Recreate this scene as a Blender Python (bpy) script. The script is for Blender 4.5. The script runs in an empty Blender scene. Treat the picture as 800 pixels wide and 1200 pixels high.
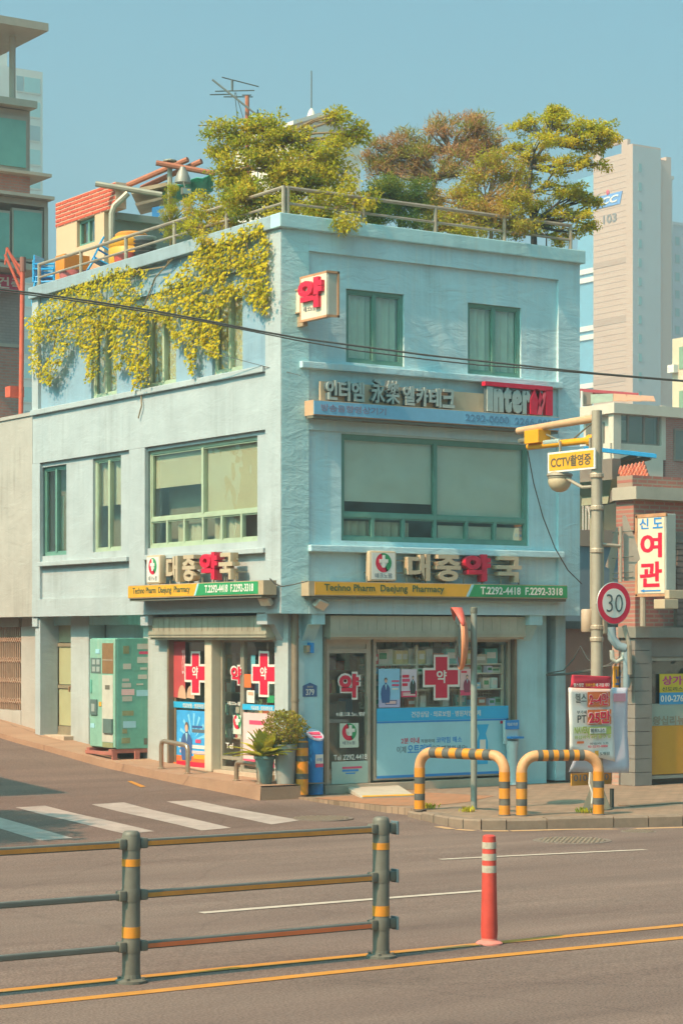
import bpy, bmesh, math, random
from mathutils import Vector, Matrix
S = bpy.context.scene
COL = S.collection
random.seed(7)
# ---------------------------------------------------------------- camera
FP, CXP, YH, D0 = 2589.0, 400.0, 748.0, 31.0       # focal length, centre, horizon (photo pixels, 800 wide); metres to the house corner
YAW = math.atan2(1733.0, 2589.0)
VX, VY = math.sin(YAW), math.cos(YAW)
RX, RY = math.cos(YAW), -math.sin(YAW)
L0 = (330 - CXP) / FP * D0
CAM = Vector((-(D0 * VX + L0 * RX), -(D0 * VY + L0 * RY), (932 - YH) / (FP / D0)))
cd = bpy.data.cameras.new('camera')
cam = bpy.data.objects.new('camera', cd); COL.objects.link(cam); S.camera = cam
cam.location = CAM; cam.rotation_euler = (math.pi / 2, 0, -YAW)
cd.sensor_fit = 'HORIZONTAL'; cd.sensor_width = 36.0; cd.lens = FP / 800 * 36.0
cd.shift_y = (YH - 600) / 800.0
cd.clip_start = 0.5; cd.clip_end = 3000
# ---------------------------------------------------------------- light
SUN_EL, SUN_A = math.radians(48), math.radians(7.0)      # sun stands off the left wall, just grazing the street front
sdir = Vector((-math.cos(SUN_A) * math.cos(SUN_EL), -math.sin(SUN_A) * math.cos(SUN_EL), math.sin(SUN_EL)))
sl = bpy.data.lights.new('sun', 'SUN'); sl.energy = 3.2; sl.angle = math.radians(0.6); sl.color = (1.0, 0.61, 0.385)
so = bpy.data.objects.new('sun', sl); COL.objects.link(so)
so.rotation_euler = sdir.to_track_quat('Z', 'Y').to_euler(); so.location = sdir * 60
wd = bpy.data.worlds.new('World'); S.world = wd; wd.use_nodes = True
wn = wd.node_tree; wn.nodes.clear()
sky = wn.nodes.new('ShaderNodeTexSky'); sky.sky_type = 'NISHITA'; sky.sun_disc = False
sky.sun_elevation = SUN_EL; sky.sun_rotation = math.atan2(sdir.x, sdir.y)
sky.air_density = 1.0; sky.dust_density = 7.5; sky.ozone_density = 1.2
tint = wn.nodes.new('ShaderNodeMix'); tint.data_type = 'RGBA'; tint.blend_type = 'MULTIPLY'; tint.inputs[0].default_value = 1
tint.inputs[7].default_value = (0.27, 0.65, 0.68, 1)
hsv = wn.nodes.new('ShaderNodeHueSaturation'); hsv.inputs['Saturation'].default_value = 0.82
bg = wn.nodes.new('ShaderNodeBackground'); bg.inputs[1].default_value = 0.15
wo = wn.nodes.new('ShaderNodeOutputWorld')
wn.links.new(sky.outputs[0], hsv.inputs['Color']); wn.links.new(hsv.outputs[0], tint.inputs[6])
wn.links.new(tint.outputs[2], bg.inputs[0]); wn.links.new(bg.outputs[0], wo.inputs[0])
vs = S.view_settings; vs.view_transform = 'Standard'; vs.look = 'None'; vs.exposure = 1.06; vs.gamma = 1.0; vs.use_curve_mapping = False
S.cycles.use_denoising = True; S.cycles.max_bounces = 6; S.cycles.diffuse_bounces = 3; S.cycles.glossy_bounces = 3
S.cycles.transparent_max_bounces = 10; S.cycles.volume_bounces = 0; S.cycles.caustics_reflective = False; S.cycles.caustics_refractive = False

# ---------------------------------------------------------------- pixel -> place helpers
def ray(px, py):
    k = (px - CXP) / FP
    return Vector((VX + k * RX, VY + k * RY, (YH - py) / FP))
def onY(px, py, y0): r = ray(px, py); return CAM + r * ((y0 - CAM.y) / r.y)
def onX(px, py, x0): r = ray(px, py); return CAM + r * ((x0 - CAM.x) / r.x)
def onZ(px, py, z0): r = ray(px, py); return CAM + r * ((z0 - CAM.z) / r.z)
def at(px, py, d): return CAM + ray(px, py) * d
def depth(p): return (p[0] - CAM.x) * VX + (p[1] - CAM.y) * VY
def ppm(p): return FP / depth(p)
# a plane is 'R' (faces -Y, u = x) or 'L' (faces -X, u = y); d is the plane's coordinate
def M3(pl, u, d, z): return (u, d, z) if pl == 'R' else (d, u, z)
def on(pl, px, py, d): return onY(px, py, d) if pl == 'R' else onX(px, py, d)
def uz(pl, px, py, d):
    p = on(pl, px, py, d); return (p.x if pl == 'R' else p.y), p.z
def rect(pl, x0, y0, x1, y1, d):
    a, b = uz(pl, x0, y0, d), uz(pl, x1, y1, d)
    return min(a[0], b[0]), max(a[0], b[0]), min(a[1], b[1]), max(a[1], b[1])

# ---------------------------------------------------------------- materials
def lin(h):
    if isinstance(h, str):
        h = h.lstrip('#'); h = [int(h[i:i + 2], 16) / 255 for i in (0, 2, 4)]
        return tuple((c / 12.92 if c <= .04045 else ((c + .055) / 1.055) ** 2.4) for c in h)
    return tuple(h)
MATS = {}
def mat(name, col, rough=0.75, var=0.12, scale=3.0, bump=0.0, bscale=60.0, metal=0.0, dirt=0.0, dirtcol=(.16, .12, .08), streak=False, spec=0.4, coat=0.0, trowel=0.0, grime=0.0):
    if name in MATS: return MATS[name]
    m = bpy.data.materials.new(name); m.use_nodes = True; nt = m.node_tree; N = nt.nodes; K = nt.links.new
    b = N['Principled BSDF']; b.inputs['Roughness'].default_value = rough; b.inputs['Metallic'].default_value = metal
    b.inputs['Specular IOR Level'].default_value = spec
    if coat: b.inputs['Coat Weight'].default_value = coat
    c = lin(col)
    tc = N.new('ShaderNodeTexCoord'); nz = N.new('ShaderNodeTexNoise'); nz.inputs['Scale'].default_value = scale
    nz.inputs['Detail'].default_value = 6; nz.inputs['Roughness'].default_value = .65
    K(tc.outputs['Object'], nz.inputs['Vector'])
    rp = N.new('ShaderNodeValToRGB'); K(nz.outputs[0], rp.inputs[0])
    rp.color_ramp.elements[0].position = .3; rp.color_ramp.elements[1].position = .7
    rp.color_ramp.elements[0].color = tuple(max(0, x * (1 - var)) for x in c) + (1,)
    rp.color_ramp.elements[1].color = tuple(min(1, x * (1 + var)) for x in c) + (1,)
    out = rp.outputs[0]
    if dirt:
        mp = N.new('ShaderNodeMapping'); mp.inputs['Scale'].default_value = (5, 5, .35) if streak else (1, 1, 1)
        K(tc.outputs['Object'], mp.inputs['Vector'])
        n2 = N.new('ShaderNodeTexNoise'); n2.inputs['Scale'].default_value = 1.7; n2.inputs['Detail'].default_value = 8; n2.inputs['Roughness'].default_value = .7
        K(mp.outputs[0], n2.inputs['Vector'])
        r2 = N.new('ShaderNodeValToRGB'); K(n2.outputs[0], r2.inputs[0])
        r2.color_ramp.elements[0].position = .5; r2.color_ramp.elements[1].position = .78
        r2.color_ramp.elements[0].color = (0, 0, 0, 1); r2.color_ramp.elements[1].color = (dirt, dirt, dirt, 1)
        mx = N.new('ShaderNodeMix'); mx.data_type = 'RGBA'
        K(r2.outputs[0], mx.inputs[0]); K(out, mx.inputs[6]); mx.inputs[7].default_value = lin(dirtcol) + (1,)
        out = mx.outputs[2]
    if grime:      # dark rain streaks and soot
        m5 = N.new('ShaderNodeMapping'); m5.inputs['Scale'].default_value = (7, 7, .22); K(tc.outputs['Object'], m5.inputs['Vector'])
        n5 = N.new('ShaderNodeTexNoise'); n5.inputs['Scale'].default_value = 1.0; n5.inputs['Detail'].default_value = 9; n5.inputs['Roughness'].default_value = .72; K(m5.outputs[0], n5.inputs['Vector'])
        n6 = N.new('ShaderNodeTexNoise'); n6.inputs['Scale'].default_value = .9; n6.inputs['Detail'].default_value = 4; K(tc.outputs['Object'], n6.inputs['Vector'])
        mu = N.new('ShaderNodeMath'); mu.operation = 'MULTIPLY'; K(n5.outputs[0], mu.inputs[0]); K(n6.outputs[0], mu.inputs[1])
        r5 = N.new('ShaderNodeValToRGB'); K(mu.outputs[0], r5.inputs[0]); r5.color_ramp.elements[0].position = .27; r5.color_ramp.elements[1].position = .42
        r5.color_ramp.elements[0].color = (1, 1, 1, 1); r5.color_ramp.elements[1].color = (1 - grime, 1 - grime * 1.02, 1 - grime * 1.1, 1)
        x5 = N.new('ShaderNodeMix'); x5.data_type = 'RGBA'; x5.blend_type = 'MULTIPLY'; x5.inputs[0].default_value = 1; K(out, x5.inputs[6]); K(r5.outputs[0], x5.inputs[7]); out = x5.outputs[2]
    K(out, b.inputs['Base Color'])
    if bump:
        n3 = N.new('ShaderNodeTexNoise'); n3.inputs['Scale'].default_value = bscale; n3.inputs['Detail'].default_value = 5
        K(tc.outputs['Object'], n3.inputs['Vector'])
        bp = N.new('ShaderNodeBump'); bp.inputs['Strength'].default_value = min(1, bump * 10); bp.inputs['Distance'].default_value = bump
        K(n3.outputs[0], bp.inputs['Height'])
        if trowel:      # sweeping trowel marks and old drips
            m4 = N.new('ShaderNodeMapping'); m4.inputs['Rotation'].default_value = (0, .6, .5); m4.inputs['Scale'].default_value = (1, 1, 2.6); K(tc.outputs['Object'], m4.inputs['Vector'])
            n4 = N.new('ShaderNodeTexNoise'); n4.inputs['Scale'].default_value = 1.9; n4.inputs['Detail'].default_value = 9; n4.inputs['Roughness'].default_value = .62; n4.inputs['Distortion'].default_value = .8
            K(m4.outputs[0], n4.inputs['Vector'])
            b4 = N.new('ShaderNodeBump'); b4.inputs['Strength'].default_value = .8; b4.inputs['Distance'].default_value = trowel
            K(n4.outputs[0], b4.inputs['Height']); K(b4.outputs[0], bp.inputs['Normal'])
        K(bp.outputs[0], b.inputs['Normal'])
    MATS[name] = m; return m
def glass(name, tintc=(.75, .85, .82), refl=.12, rough=.02):
    if name in MATS: return MATS[name]
    m = bpy.data.materials.new(name); m.use_nodes = True; nt = m.node_tree; N = nt.nodes; N.clear(); K = nt.links.new
    o = N.new('ShaderNodeOutputMaterial'); mx = N.new('ShaderNodeMixShader'); t = N.new('ShaderNodeBsdfTransparent'); g = N.new('ShaderNodeBsdfGlossy')
    t.inputs[0].default_value = tintc + (1,); g.inputs['Roughness'].default_value = rough; g.inputs['Color'].default_value = (.95, .97, .97, 1)
    lw = N.new('ShaderNodeLayerWeight'); lw.inputs[0].default_value = .5; fr = N.new('ShaderNodeMath'); fr.operation = 'POWER'; fr.inputs[1].default_value = 4.0; K(lw.outputs['Facing'], fr.inputs[0])
    ad = N.new('ShaderNodeMath'); ad.inputs[1].default_value = refl + .03; ad.use_clamp = True
    gn = N.new('ShaderNodeTexNoise'); gn.inputs['Scale'].default_value = 1.6; gn.inputs['Detail'].default_value = 2; gt = N.new('ShaderNodeTexCoord'); K(gt.outputs['Object'], gn.inputs['Vector']); gb = N.new('ShaderNodeBump'); gb.inputs['Strength'].default_value = .5; gb.inputs['Distance'].default_value = .02; K(gn.outputs[0], gb.inputs['Height']); K(gb.outputs[0], g.inputs['Normal'])
    K(fr.outputs[0], ad.inputs[0]); K(ad.outputs[0], mx.inputs[0]); K(t.outputs[0], mx.inputs[1]); K(g.outputs[0], mx.inputs[2]); K(mx.outputs[0], o.inputs[0])
    MATS[name] = m; return m
def leafmat(name):
    if name in MATS: return MATS[name]
    m = bpy.data.materials.new(name); m.use_nodes = True; nt = m.node_tree; N = nt.nodes; K = nt.links.new
    b = N['Principled BSDF']; b.inputs['Roughness'].default_value = .75; b.inputs['Specular IOR Level'].default_value = .12
    at_ = N.new('ShaderNodeAttribute'); at_.attribute_name = 'Col'
    K(at_.outputs['Color'], b.inputs['Base Color'])
    tr = N.new('ShaderNodeBsdfTranslucent'); K(at_.outputs['Color'], tr.inputs[0])
    mx = N.new('ShaderNodeMixShader'); mx.inputs[0].default_value = .5
    K(b.outputs[0], mx.inputs[1]); K(tr.outputs[0], mx.inputs[2]); K(mx.outputs[0], N['Material Output'].inputs[0])
    MATS[name] = m; return m
def brickmat(name, c1, c2, mortar, pl, bw=.21, bh=.07, ms=.012):
    if name in MATS: return MATS[name]
    m = bpy.data.materials.new(name); m.use_nodes = True; nt = m.node_tree; N = nt.nodes; K = nt.links.new
    b = N['Principled BSDF']; b.inputs['Roughness'].default_value = .85
    tc = N.new('ShaderNodeTexCoord'); sx = N.new('ShaderNodeSeparateXYZ'); cb = N.new('ShaderNodeCombineXYZ')
    K(tc.outputs['Object'], sx.inputs[0]); K(sx.outputs['X' if pl == 'R' else 'Y'], cb.inputs[0]); K(sx.outputs['Z'], cb.inputs[1])
    br = N.new('ShaderNodeTexBrick'); K(cb.outputs[0], br.inputs['Vector'])
    br.inputs['Color1'].default_value = lin(c1) + (1,); br.inputs['Color2'].default_value = lin(c2) + (1,); br.inputs['Mortar'].default_value = lin(mortar) + (1,)
    br.inputs['Scale'].default_value = 1; br.inputs['Brick Width'].default_value = bw; br.inputs['Row Height'].default_value = bh; br.inputs['Mortar Size'].default_value = ms
    nz = N.new('ShaderNodeTexNoise'); nz.inputs['Scale'].default_value = 2.5; nz.inputs['Detail'].default_value = 6; K(tc.outputs['Object'], nz.inputs['Vector'])
    mx = N.new('ShaderNodeMix'); mx.data_type = 'RGBA'; mx.blend_type = 'MULTIPLY'; mx.inputs[0].default_value = .5
    rp = N.new('ShaderNodeValToRGB'); rp.color_ramp.elements[0].color = (.55, .55, .55, 1); rp.color_ramp.elements[1].color = (1.3, 1.3, 1.3, 1); K(nz.outputs[0], rp.inputs[0])
    K(br.outputs[0], mx.inputs[6]); K(rp.outputs[0], mx.inputs[7]); K(mx.outputs[2], b.inputs['Base Color'])
    bp = N.new('ShaderNodeBump'); bp.inputs['Strength'].default_value = .6; bp.inputs['Distance'].default_value = .01; bp.invert = True
    K(br.outputs['Fac'], bp.inputs['Height']); K(bp.outputs[0], b.inputs['Normal'])
    MATS[name] = m; return m

# ---------------------------------------------------------------- mesh helpers
class MB:
    def __init__(s): s.v = []; s.f = []; s.c = []
    def quad(s, a, b, c, d): n = len(s.v); s.v += [tuple(a), tuple(b), tuple(c), tuple(d)]; s.f.append((n, n + 1, n + 2, n + 3)); return s
    def poly(s, pts): n = len(s.v); s.v += [tuple(p) for p in pts]; s.f.append(tuple(range(n, n + len(pts)))); return s
    def hexa(s, p):       # 8 corners: bottom ring 0-3, top ring 4-7
        n = len(s.v); s.v += [tuple(q) for q in p]
        for f in ((3, 2, 1, 0), (4, 5, 6, 7), (0, 1, 5, 4), (1, 2, 6, 5), (2, 3, 7, 6), (3, 0, 4, 7)): s.f.append(tuple(n + i for i in f))
        return s
    def box(s, x0, x1, y0, y1, z0, z1, bev=0.0):
        if bev <= 0:
            return s.hexa([(x0, y0, z0), (x1, y0, z0), (x1, y1, z0), (x0, y1, z0), (x0, y0, z1), (x1, y0, z1), (x1, y1, z1), (x0, y1, z1)])
        bm = bmesh.new(); bmesh.ops.create_cube(bm, size=1)
        for v in bm.verts: v.co = Vector(((x0 + x1) / 2 + v.co.x * (x1 - x0), (y0 + y1) / 2 + v.co.y * (y1 - y0), (z0 + z1) / 2 + v.co.z * (z1 - z0)))
        bmesh.ops.bevel(bm, geom=bm.edges[:], offset=bev, segments=2, affect='EDGES', profile=.6)
        s.add(bm); bm.free(); return s
    def add(s, bm, mx=None):
        n = len(s.v); bm.verts.ensure_lookup_table(); bm.verts.index_update()
        for v in bm.verts: s.v.append(tuple(mx @ v.co) if mx else tuple(v.co))
        for f in bm.faces: s.f.append(tuple(n + v.index for v in f.verts))
    def pbox(s, pl, u0, u1, d0, d1, z0, z1, bev=0.0):
        return s.box(u0, u1, d0, d1, z0, z1, bev) if pl == 'R' else s.box(d0, d1, u0, u1, z0, z1, bev)
    def ring(s, c, a, b, r, n): return [c + (a * math.cos(6.28318 * i / n) + b * math.sin(6.28318 * i / n)) * r for i in range(n)]
    def tube(s, pts, r, n=8, cap=True):
        pts = [Vector(p) for p in pts]; rs = r if isinstance(r, (list, tuple)) else [r] * len(pts)
        prev = None; base = len(s.v); a = None
        for i, p in enumerate(pts):
            t = (pts[min(i + 1, len(pts) - 1)] - pts[max(i - 1, 0)]).normalized()
            if a is None: a = t.orthogonal().normalized()
            else: a = (a - t * a.dot(t)).normalized()
            b = t.cross(a)
            s.v += [tuple(q) for q in s.ring(p, a, b, rs[i], n)]
            if i:
                for j in range(n):
                    k = base + (i - 1) * n; s.f.append((k + j, k + (j + 1) % n, k + n + (j + 1) % n, k + n + j))
        if cap:
            s.f.append(tuple(base + j for j in reversed(range(n)))); k = base + (len(pts) - 1) * n; s.f.append(tuple(k + j for j in range(n)))
        return s
    def lathe(s, c, prof, n=20, axis=Vector((0, 0, 1)), xax=None):
        c = Vector(c); axis = Vector(axis).normalized(); a = (xax or axis.orthogonal()).normalized(); b = axis.cross(a); base = len(s.v)
        for (r, h) in prof: s.v += [tuple(q) for q in s.ring(c + axis * h, a, b, max(r, 1e-4), n)]
        for i in range(len(prof) - 1):
            for j in range(n):
                k = base + i * n; s.f.append((k + j, k + (j + 1) % n, k + n + (j + 1) % n, k + n + j))
        s.f.append(tuple(base + j for j in reversed(range(n)))); k = base + (len(prof) - 1) * n; s.f.append(tuple(k + j for j in range(n)))
        return s
    def prism(s, pts, off):   # polygon extruded by a vector
        n = len(s.v); off = Vector(off); pts = [Vector(p) for p in pts]; k = len(pts)
        s.v += [tuple(p) for p in pts] + [tuple(p + off) for p in pts]
        s.f.append(tuple(range(n, n + k))); s.f.append(tuple(n + k + i for i in reversed(range(k))))
        for i in range(k): s.f.append((n + i, n + (i + 1) % k, n + k + (i + 1) % k, n + k + i))
        return s
    def ball(s, c, rad, n=14, m=8):
        c = Vector(c); rx, ry, rz = rad if isinstance(rad, (tuple, list)) else (rad,) * 3; base = len(s.v)
        for i in range(m + 1):
            th = math.pi * i / m
            for j in range(n): s.v.append((c.x + rx * max(math.sin(th), .001) * math.cos(6.28318 * j / n), c.y + ry * max(math.sin(th), .001) * math.sin(6.28318 * j / n), c.z - rz * math.cos(th)))
        for i in range(m):
            for j in range(n): k = base + i * n; s.f.append((k + j, k + (j + 1) % n, k + n + (j + 1) % n, k + n + j))
        return s
    def wall(s, pl, u0, u1, z0, z1, holes, d0, d1):
        us = sorted({u0, u1} | {h[0] for h in holes} | {h[1] for h in holes}); zs = sorted({z0, z1} | {h[2] for h in holes} | {h[3] for h in holes})
        q = lambda u, d, z: M3(pl, u, d, z)
        for i in range(len(us) - 1):
            for j in range(len(zs) - 1):
                cu, cz = (us[i] + us[i + 1]) / 2, (zs[j] + zs[j + 1]) / 2
                if any(h[0] < cu < h[1] and h[2] < cz < h[3] for h in holes): continue
                a, b, e, g = us[i], us[i + 1], zs[j], zs[j + 1]
                s.quad(q(a, d0, e), q(b, d0, e), q(b, d0, g), q(a, d0, g)); s.quad(q(b, d1, e), q(a, d1, e), q(a, d1, g), q(b, d1, g))
        for (a, b, e, g) in list(holes) + [(u0, u1, z0, z1)]:
            s.quad(q(a, d0, e), q(a, d1, e), q(a, d1, g), q(a, d0, g)); s.quad(q(b, d0, e), q(b, d1, e), q(b, d1, g), q(b, d0, g))
            s.quad(q(a, d0, e), q(b, d0, e), q(b, d1, e), q(a, d1, e)); s.quad(q(a, d0, g), q(b, d0, g), q(b, d1, g), q(a, d1, g))
        return s
    def build(s, name, m, parent=None, smooth=False, fixn=True):
        me = bpy.data.meshes.new(name); me.from_pydata(s.v, [], s.f)
        if fixn and len(s.f) < 60000:
            bm = bmesh.new(); bm.from_mesh(me); bmesh.ops.remove_doubles(bm, verts=bm.verts, dist=1e-5) if smooth else None
            bmesh.ops.recalc_face_normals(bm, faces=bm.faces); bm.to_mesh(me); bm.free()
        if s.c:
            ca = me.color_attributes.new('Col', 'FLOAT_COLOR', 'CORNER'); k = 0
            flat = []
            for fi, f in enumerate(s.f): flat += list(s.c[fi]) * len(f)
            ca.data.foreach_set('color', flat)
        if m: me.materials.append(m)
        if smooth:
            me.polygons.foreach_set('use_smooth', [True] * len(me.polygons))
            try: me.set_sharp_from_angle(angle=math.radians(40))
            except Exception: pass
        o = bpy.data.objects.new(name, me); COL.objects.link(o)
        if parent: o.parent = parent
        return o
def tag(o, label=None, cat=None, group=None, kind=None):
    if label: o['label'] = label
    if cat: o['category'] = cat
    if group: o['group'] = group
    if kind: o['kind'] = kind
    return o
def thing(name, label, cat, group=None, loc=(0, 0, 0)):
    o = bpy.data.objects.new(name, None); COL.objects.link(o); o.location = loc; o.empty_display_size = .2
    return tag(o, label, cat, group)
def struct(o): o['kind'] = 'structure'; return o
def copy_tree(o, parent=None):
    c = o.copy(); COL.objects.link(c); c.parent = parent
    for ch in list(o.children): copy_tree(ch, c)
    return c
TXT = {}
def text_mesh(body, bold, ext):
    key = (body, bold, ext)
    if key in TXT: return TXT[key]
    cu = bpy.data.curves.new('lettering', 'FONT'); cu.body = body; cu.size = 1; cu.offset = bold; cu.extrude = .5; cu.resolution_u = 3
    o = bpy.data.objects.new('lettering', cu); COL.objects.link(o)
    dg = bpy.context.evaluated_depsgraph_get(); dg.update()
    me = bpy.data.meshes.new_from_object(o.evaluated_get(dg))
    v = [x.co.copy() for x in me.vertices]; f = [tuple(p.vertices) for p in me.polygons]
    bpy.data.objects.remove(o); bpy.data.curves.remove(cu); bpy.data.meshes.remove(me)
    TXT[key] = (v, f); return TXT[key]
def text(body, m, pl, u0, u1, z0, z1, d, ext=.004, bold=.0, parent=None, name='lettering', shear=0.0, dz=0.0):
    """fit a word into a rectangle of the plane; d is the front's coordinate, thickness ext goes inwards; dz: rise along reading direction"""
    v, f = text_mesh(body, bold, 1)
    x0 = min(p.x for p in v); x1 = max(p.x for p in v); y0 = min(p.y for p in v); y1 = max(p.y for p in v)
    mb = MB(); mb.f = list(f)
    for p in v:
        a = (p.x - x0) / (x1 - x0); b = (p.y - y0) / (y1 - y0)
        uu = u0 + (u1 - u0) * a if pl == 'R' else u1 - (u1 - u0) * a
        mb.v.append(M3(pl, uu + shear * (b - .5) * (1 if pl == 'R' else -1), d + ext * (.5 - p.z), z0 + (z1 - z0) * b + dz * a))
    return mb.build(name, m, parent)
def ptext(body, m, pl, x0, y0, x1, y1, d, **k):
    a = uz(pl, x0, y0, d); b = uz(pl, x1, y0, d); c = uz(pl, x0, y1, d)
    u0, u1 = min(a[0], b[0]), max(a[0], b[0])
    return text(body, m, pl, u0, u1, min(a[1], c[1]), max(a[1], c[1]), d, **k)
# ================================================================ SETTING
def interp(x, pts):
    if x <= pts[0][0]: return pts[0][1]
    for (a, b), (c, d) in zip(pts, pts[1:]):
        if x <= c: t = (x - a) / (c - a); return b + (d - b) * t
    return pts[-1][1]
GZ = [(-5, -.16), (-3.4, -.145), (-.6, -.075), (.2, -.04), (2, .045), (4.6, .2), (7.5, .45), (9.2, .62), (20, 1.6), (60, 4.0)]
AZ = [(-1, .13), (2.4, .20), (4.6, .31), (7.5, .53), (9.2, .70), (20, 1.65), (60, 4.1)]
def gz(x, y):
    z = interp(y, GZ); z += .004 * math.sin(x * .9 + y * 1.3)
    if x > 1.0: t = min(1, (x - 1.0) / .6); z = z * (1 - t) - .17 * t
    if y > -4: z += .0
    return z
def onG(px, py, lift=0.0):
    z = -.1
    for _ in range(12): p = onZ(px, py, z + lift); z = gz(p.x, p.y)
    p.z = z + lift; return p
def groundmat(name, c1, c2, speck, fine=170, bump=.006, crack=.86):
    m = bpy.data.materials.new(name); m.use_nodes = True; nt = m.node_tree; N = nt.nodes; K = nt.links.new
    b = N['Principled BSDF']; b.inputs['Roughness'].default_value = .85; b.inputs['Specular IOR Level'].default_value = .25
    tc = N.new('ShaderNodeTexCoord')
    def noise(sc, det=6, vec=None):
        n = N.new('ShaderNodeTexNoise'); n.inputs['Scale'].default_value = sc; n.inputs['Detail'].default_value = det; n.inputs['Roughness'].default_value = .6
        K(vec or tc.outputs['Object'], n.inputs['Vector']); return n.outputs[0]
    mp = N.new('ShaderNodeMapping'); mp.inputs['Scale'].default_value = (.25, 1.2, 1); K(tc.outputs['Object'], mp.inputs['Vector'])
    r1 = N.new('ShaderNodeValToRGB'); K(noise(.9, 8, mp.outputs[0]), r1.inputs[0])
    r1.color_ramp.elements[0].position = .35; r1.color_ramp.elements[1].position = .68
    r1.color_ramp.elements[0].color = lin(c1) + (1,); r1.color_ramp.elements[1].color = lin(c2) + (1,)
    r2 = N.new('ShaderNodeValToRGB'); K(noise(fine, 2), r2.inputs[0])
    r2.color_ramp.elements[0].position = .36; r2.color_ramp.elements[1].position = .66
    r2.color_ramp.elements[0].color = (1 - speck,) * 3 + (1,); r2.color_ramp.elements[1].color = (1 + speck,) * 3 + (1,)
    mx = N.new('ShaderNodeMix'); mx.data_type = 'RGBA'; mx.blend_type = 'MULTIPLY'; mx.inputs[0].default_value = 1
    K(r1.outputs[0], mx.inputs[6]); K(r2.outputs[0], mx.inputs[7])
    out = mx.outputs[2]
    # hairline cracks and seams: thin lines where a warped voronoi edge is near
    vo = N.new('ShaderNodeTexVoronoi'); vo.feature = 'DISTANCE_TO_EDGE'; vo.inputs['Scale'].default_value = .33
    wv = N.new('ShaderNodeMix'); wv.data_type = 'RGBA'; wv.inputs[0].default_value = .22
    nn = N.new('ShaderNodeTexNoise'); nn.inputs['Scale'].default_value = 1.3; nn.inputs['Detail'].default_value = 7; K(tc.outputs['Object'], nn.inputs['Vector'])
    K(tc.outputs['Object'], wv.inputs[6]); K(nn.outputs['Color'], wv.inputs[7]); K(wv.outputs[2], vo.inputs['Vector'])
    rc = N.new('ShaderNodeValToRGB'); K(vo.outputs['Distance'], rc.inputs[0])
    rc.color_ramp.elements[0].position = .0; rc.color_ramp.elements[1].position = .007
    rc.color_ramp.elements[0].color = (crack, crack, crack, 1); rc.color_ramp.elements[1].color = (1, 1, 1, 1)
    m2 = N.new('ShaderNodeMix'); m2.data_type = 'RGBA'; m2.blend_type = 'MULTIPLY'; m2.inputs[0].default_value = 1
    K(out, m2.inputs[6]); K(rc.outputs[0], m2.inputs[7]); 
    # oil spots and darker worn stains
    rs = N.new('ShaderNodeValToRGB'); K(noise(2.2, 7), rs.inputs[0]); rs.color_ramp.elements[0].position = .60; rs.color_ramp.elements[1].position = .80
    rs.color_ramp.elements[0].color = (1, 1, 1, 1); rs.color_ramp.elements[1].color = (.78, .78, .78, 1)
    m6 = N.new('ShaderNodeMix'); m6.data_type = 'RGBA'; m6.blend_type = 'MULTIPLY'; m6.inputs[0].default_value = 1; K(m2.outputs[2], m6.inputs[6]); K(rs.outputs[0], m6.inputs[7])
    mt = N.new('ShaderNodeMapping'); mt.inputs['Scale'].default_value = (.05, 1.5, 1); K(tc.outputs['Object'], mt.inputs['Vector'])
    rt = N.new('ShaderNodeValToRGB'); K(noise(1.0, 3, mt.outputs[0]), rt.inputs[0]); rt.color_ramp.elements[0].position = .35; rt.color_ramp.elements[1].position = .65
    rt.color_ramp.elements[0].color = (.90, .90, .90, 1); rt.color_ramp.elements[1].color = (1.08, 1.07, 1.06, 1)
    m7 = N.new('ShaderNodeMix'); m7.data_type = 'RGBA'; m7.blend_type = 'MULTIPLY'; m7.inputs[0].default_value = 1; K(m6.outputs[2], m7.inputs[6]); K(rt.outputs[0], m7.inputs[7])
    K(m7.outputs[2], b.inputs['Base Color'])
    bp = N.new('ShaderNodeBump'); bp.inputs['Strength'].default_value = .5; bp.inputs['Distance'].default_value = bump
    K(noise(fine * .8, 3), bp.inputs['Height']); K(bp.outputs[0], b.inputs['Normal'])
    return m
ASPH = groundmat('asphalt', '#68554c', '#7b675c', .34, 55)
EARTH = groundmat('earth', '#847a6c', '#958a7a', .1)
PAVE = groundmat('apron_concrete', '#9a7860', '#a8866c', .10, 90, .004, .7)
# far ground, one sheet out to the horizon
struct(MB().quad((-1500, -900, -1.2), (1500, -900, -1.2), (1500, 2400, -1.2), (-1500, 2400, -1.2)).build('ground', EARTH))
mb = MB()
xs = [-60, -40, -25] + [-16 + .8 * i for i in range(20)] + [-.2, .3, .6, .9, 3, 8, 20, 40, 70]
ys = [-60, -40, -25] + [-18 + 1.0 * i for i in range(13)] + [-5 + .5 * i for i in range(30)] + [11, 14, 20, 30, 45]
n = len(mb.v)
for y in ys:
    for x in xs: mb.v.append((x, y, gz(x, y)))
W = len(xs)
for j in range(len(ys) - 1):
    for i in range(W - 1): mb.f.append((j * W + i, j * W + i + 1, (j + 1) * W + i + 1, (j + 1) * W + i))
struct(mb.build('road', ASPH, smooth=True))
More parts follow.
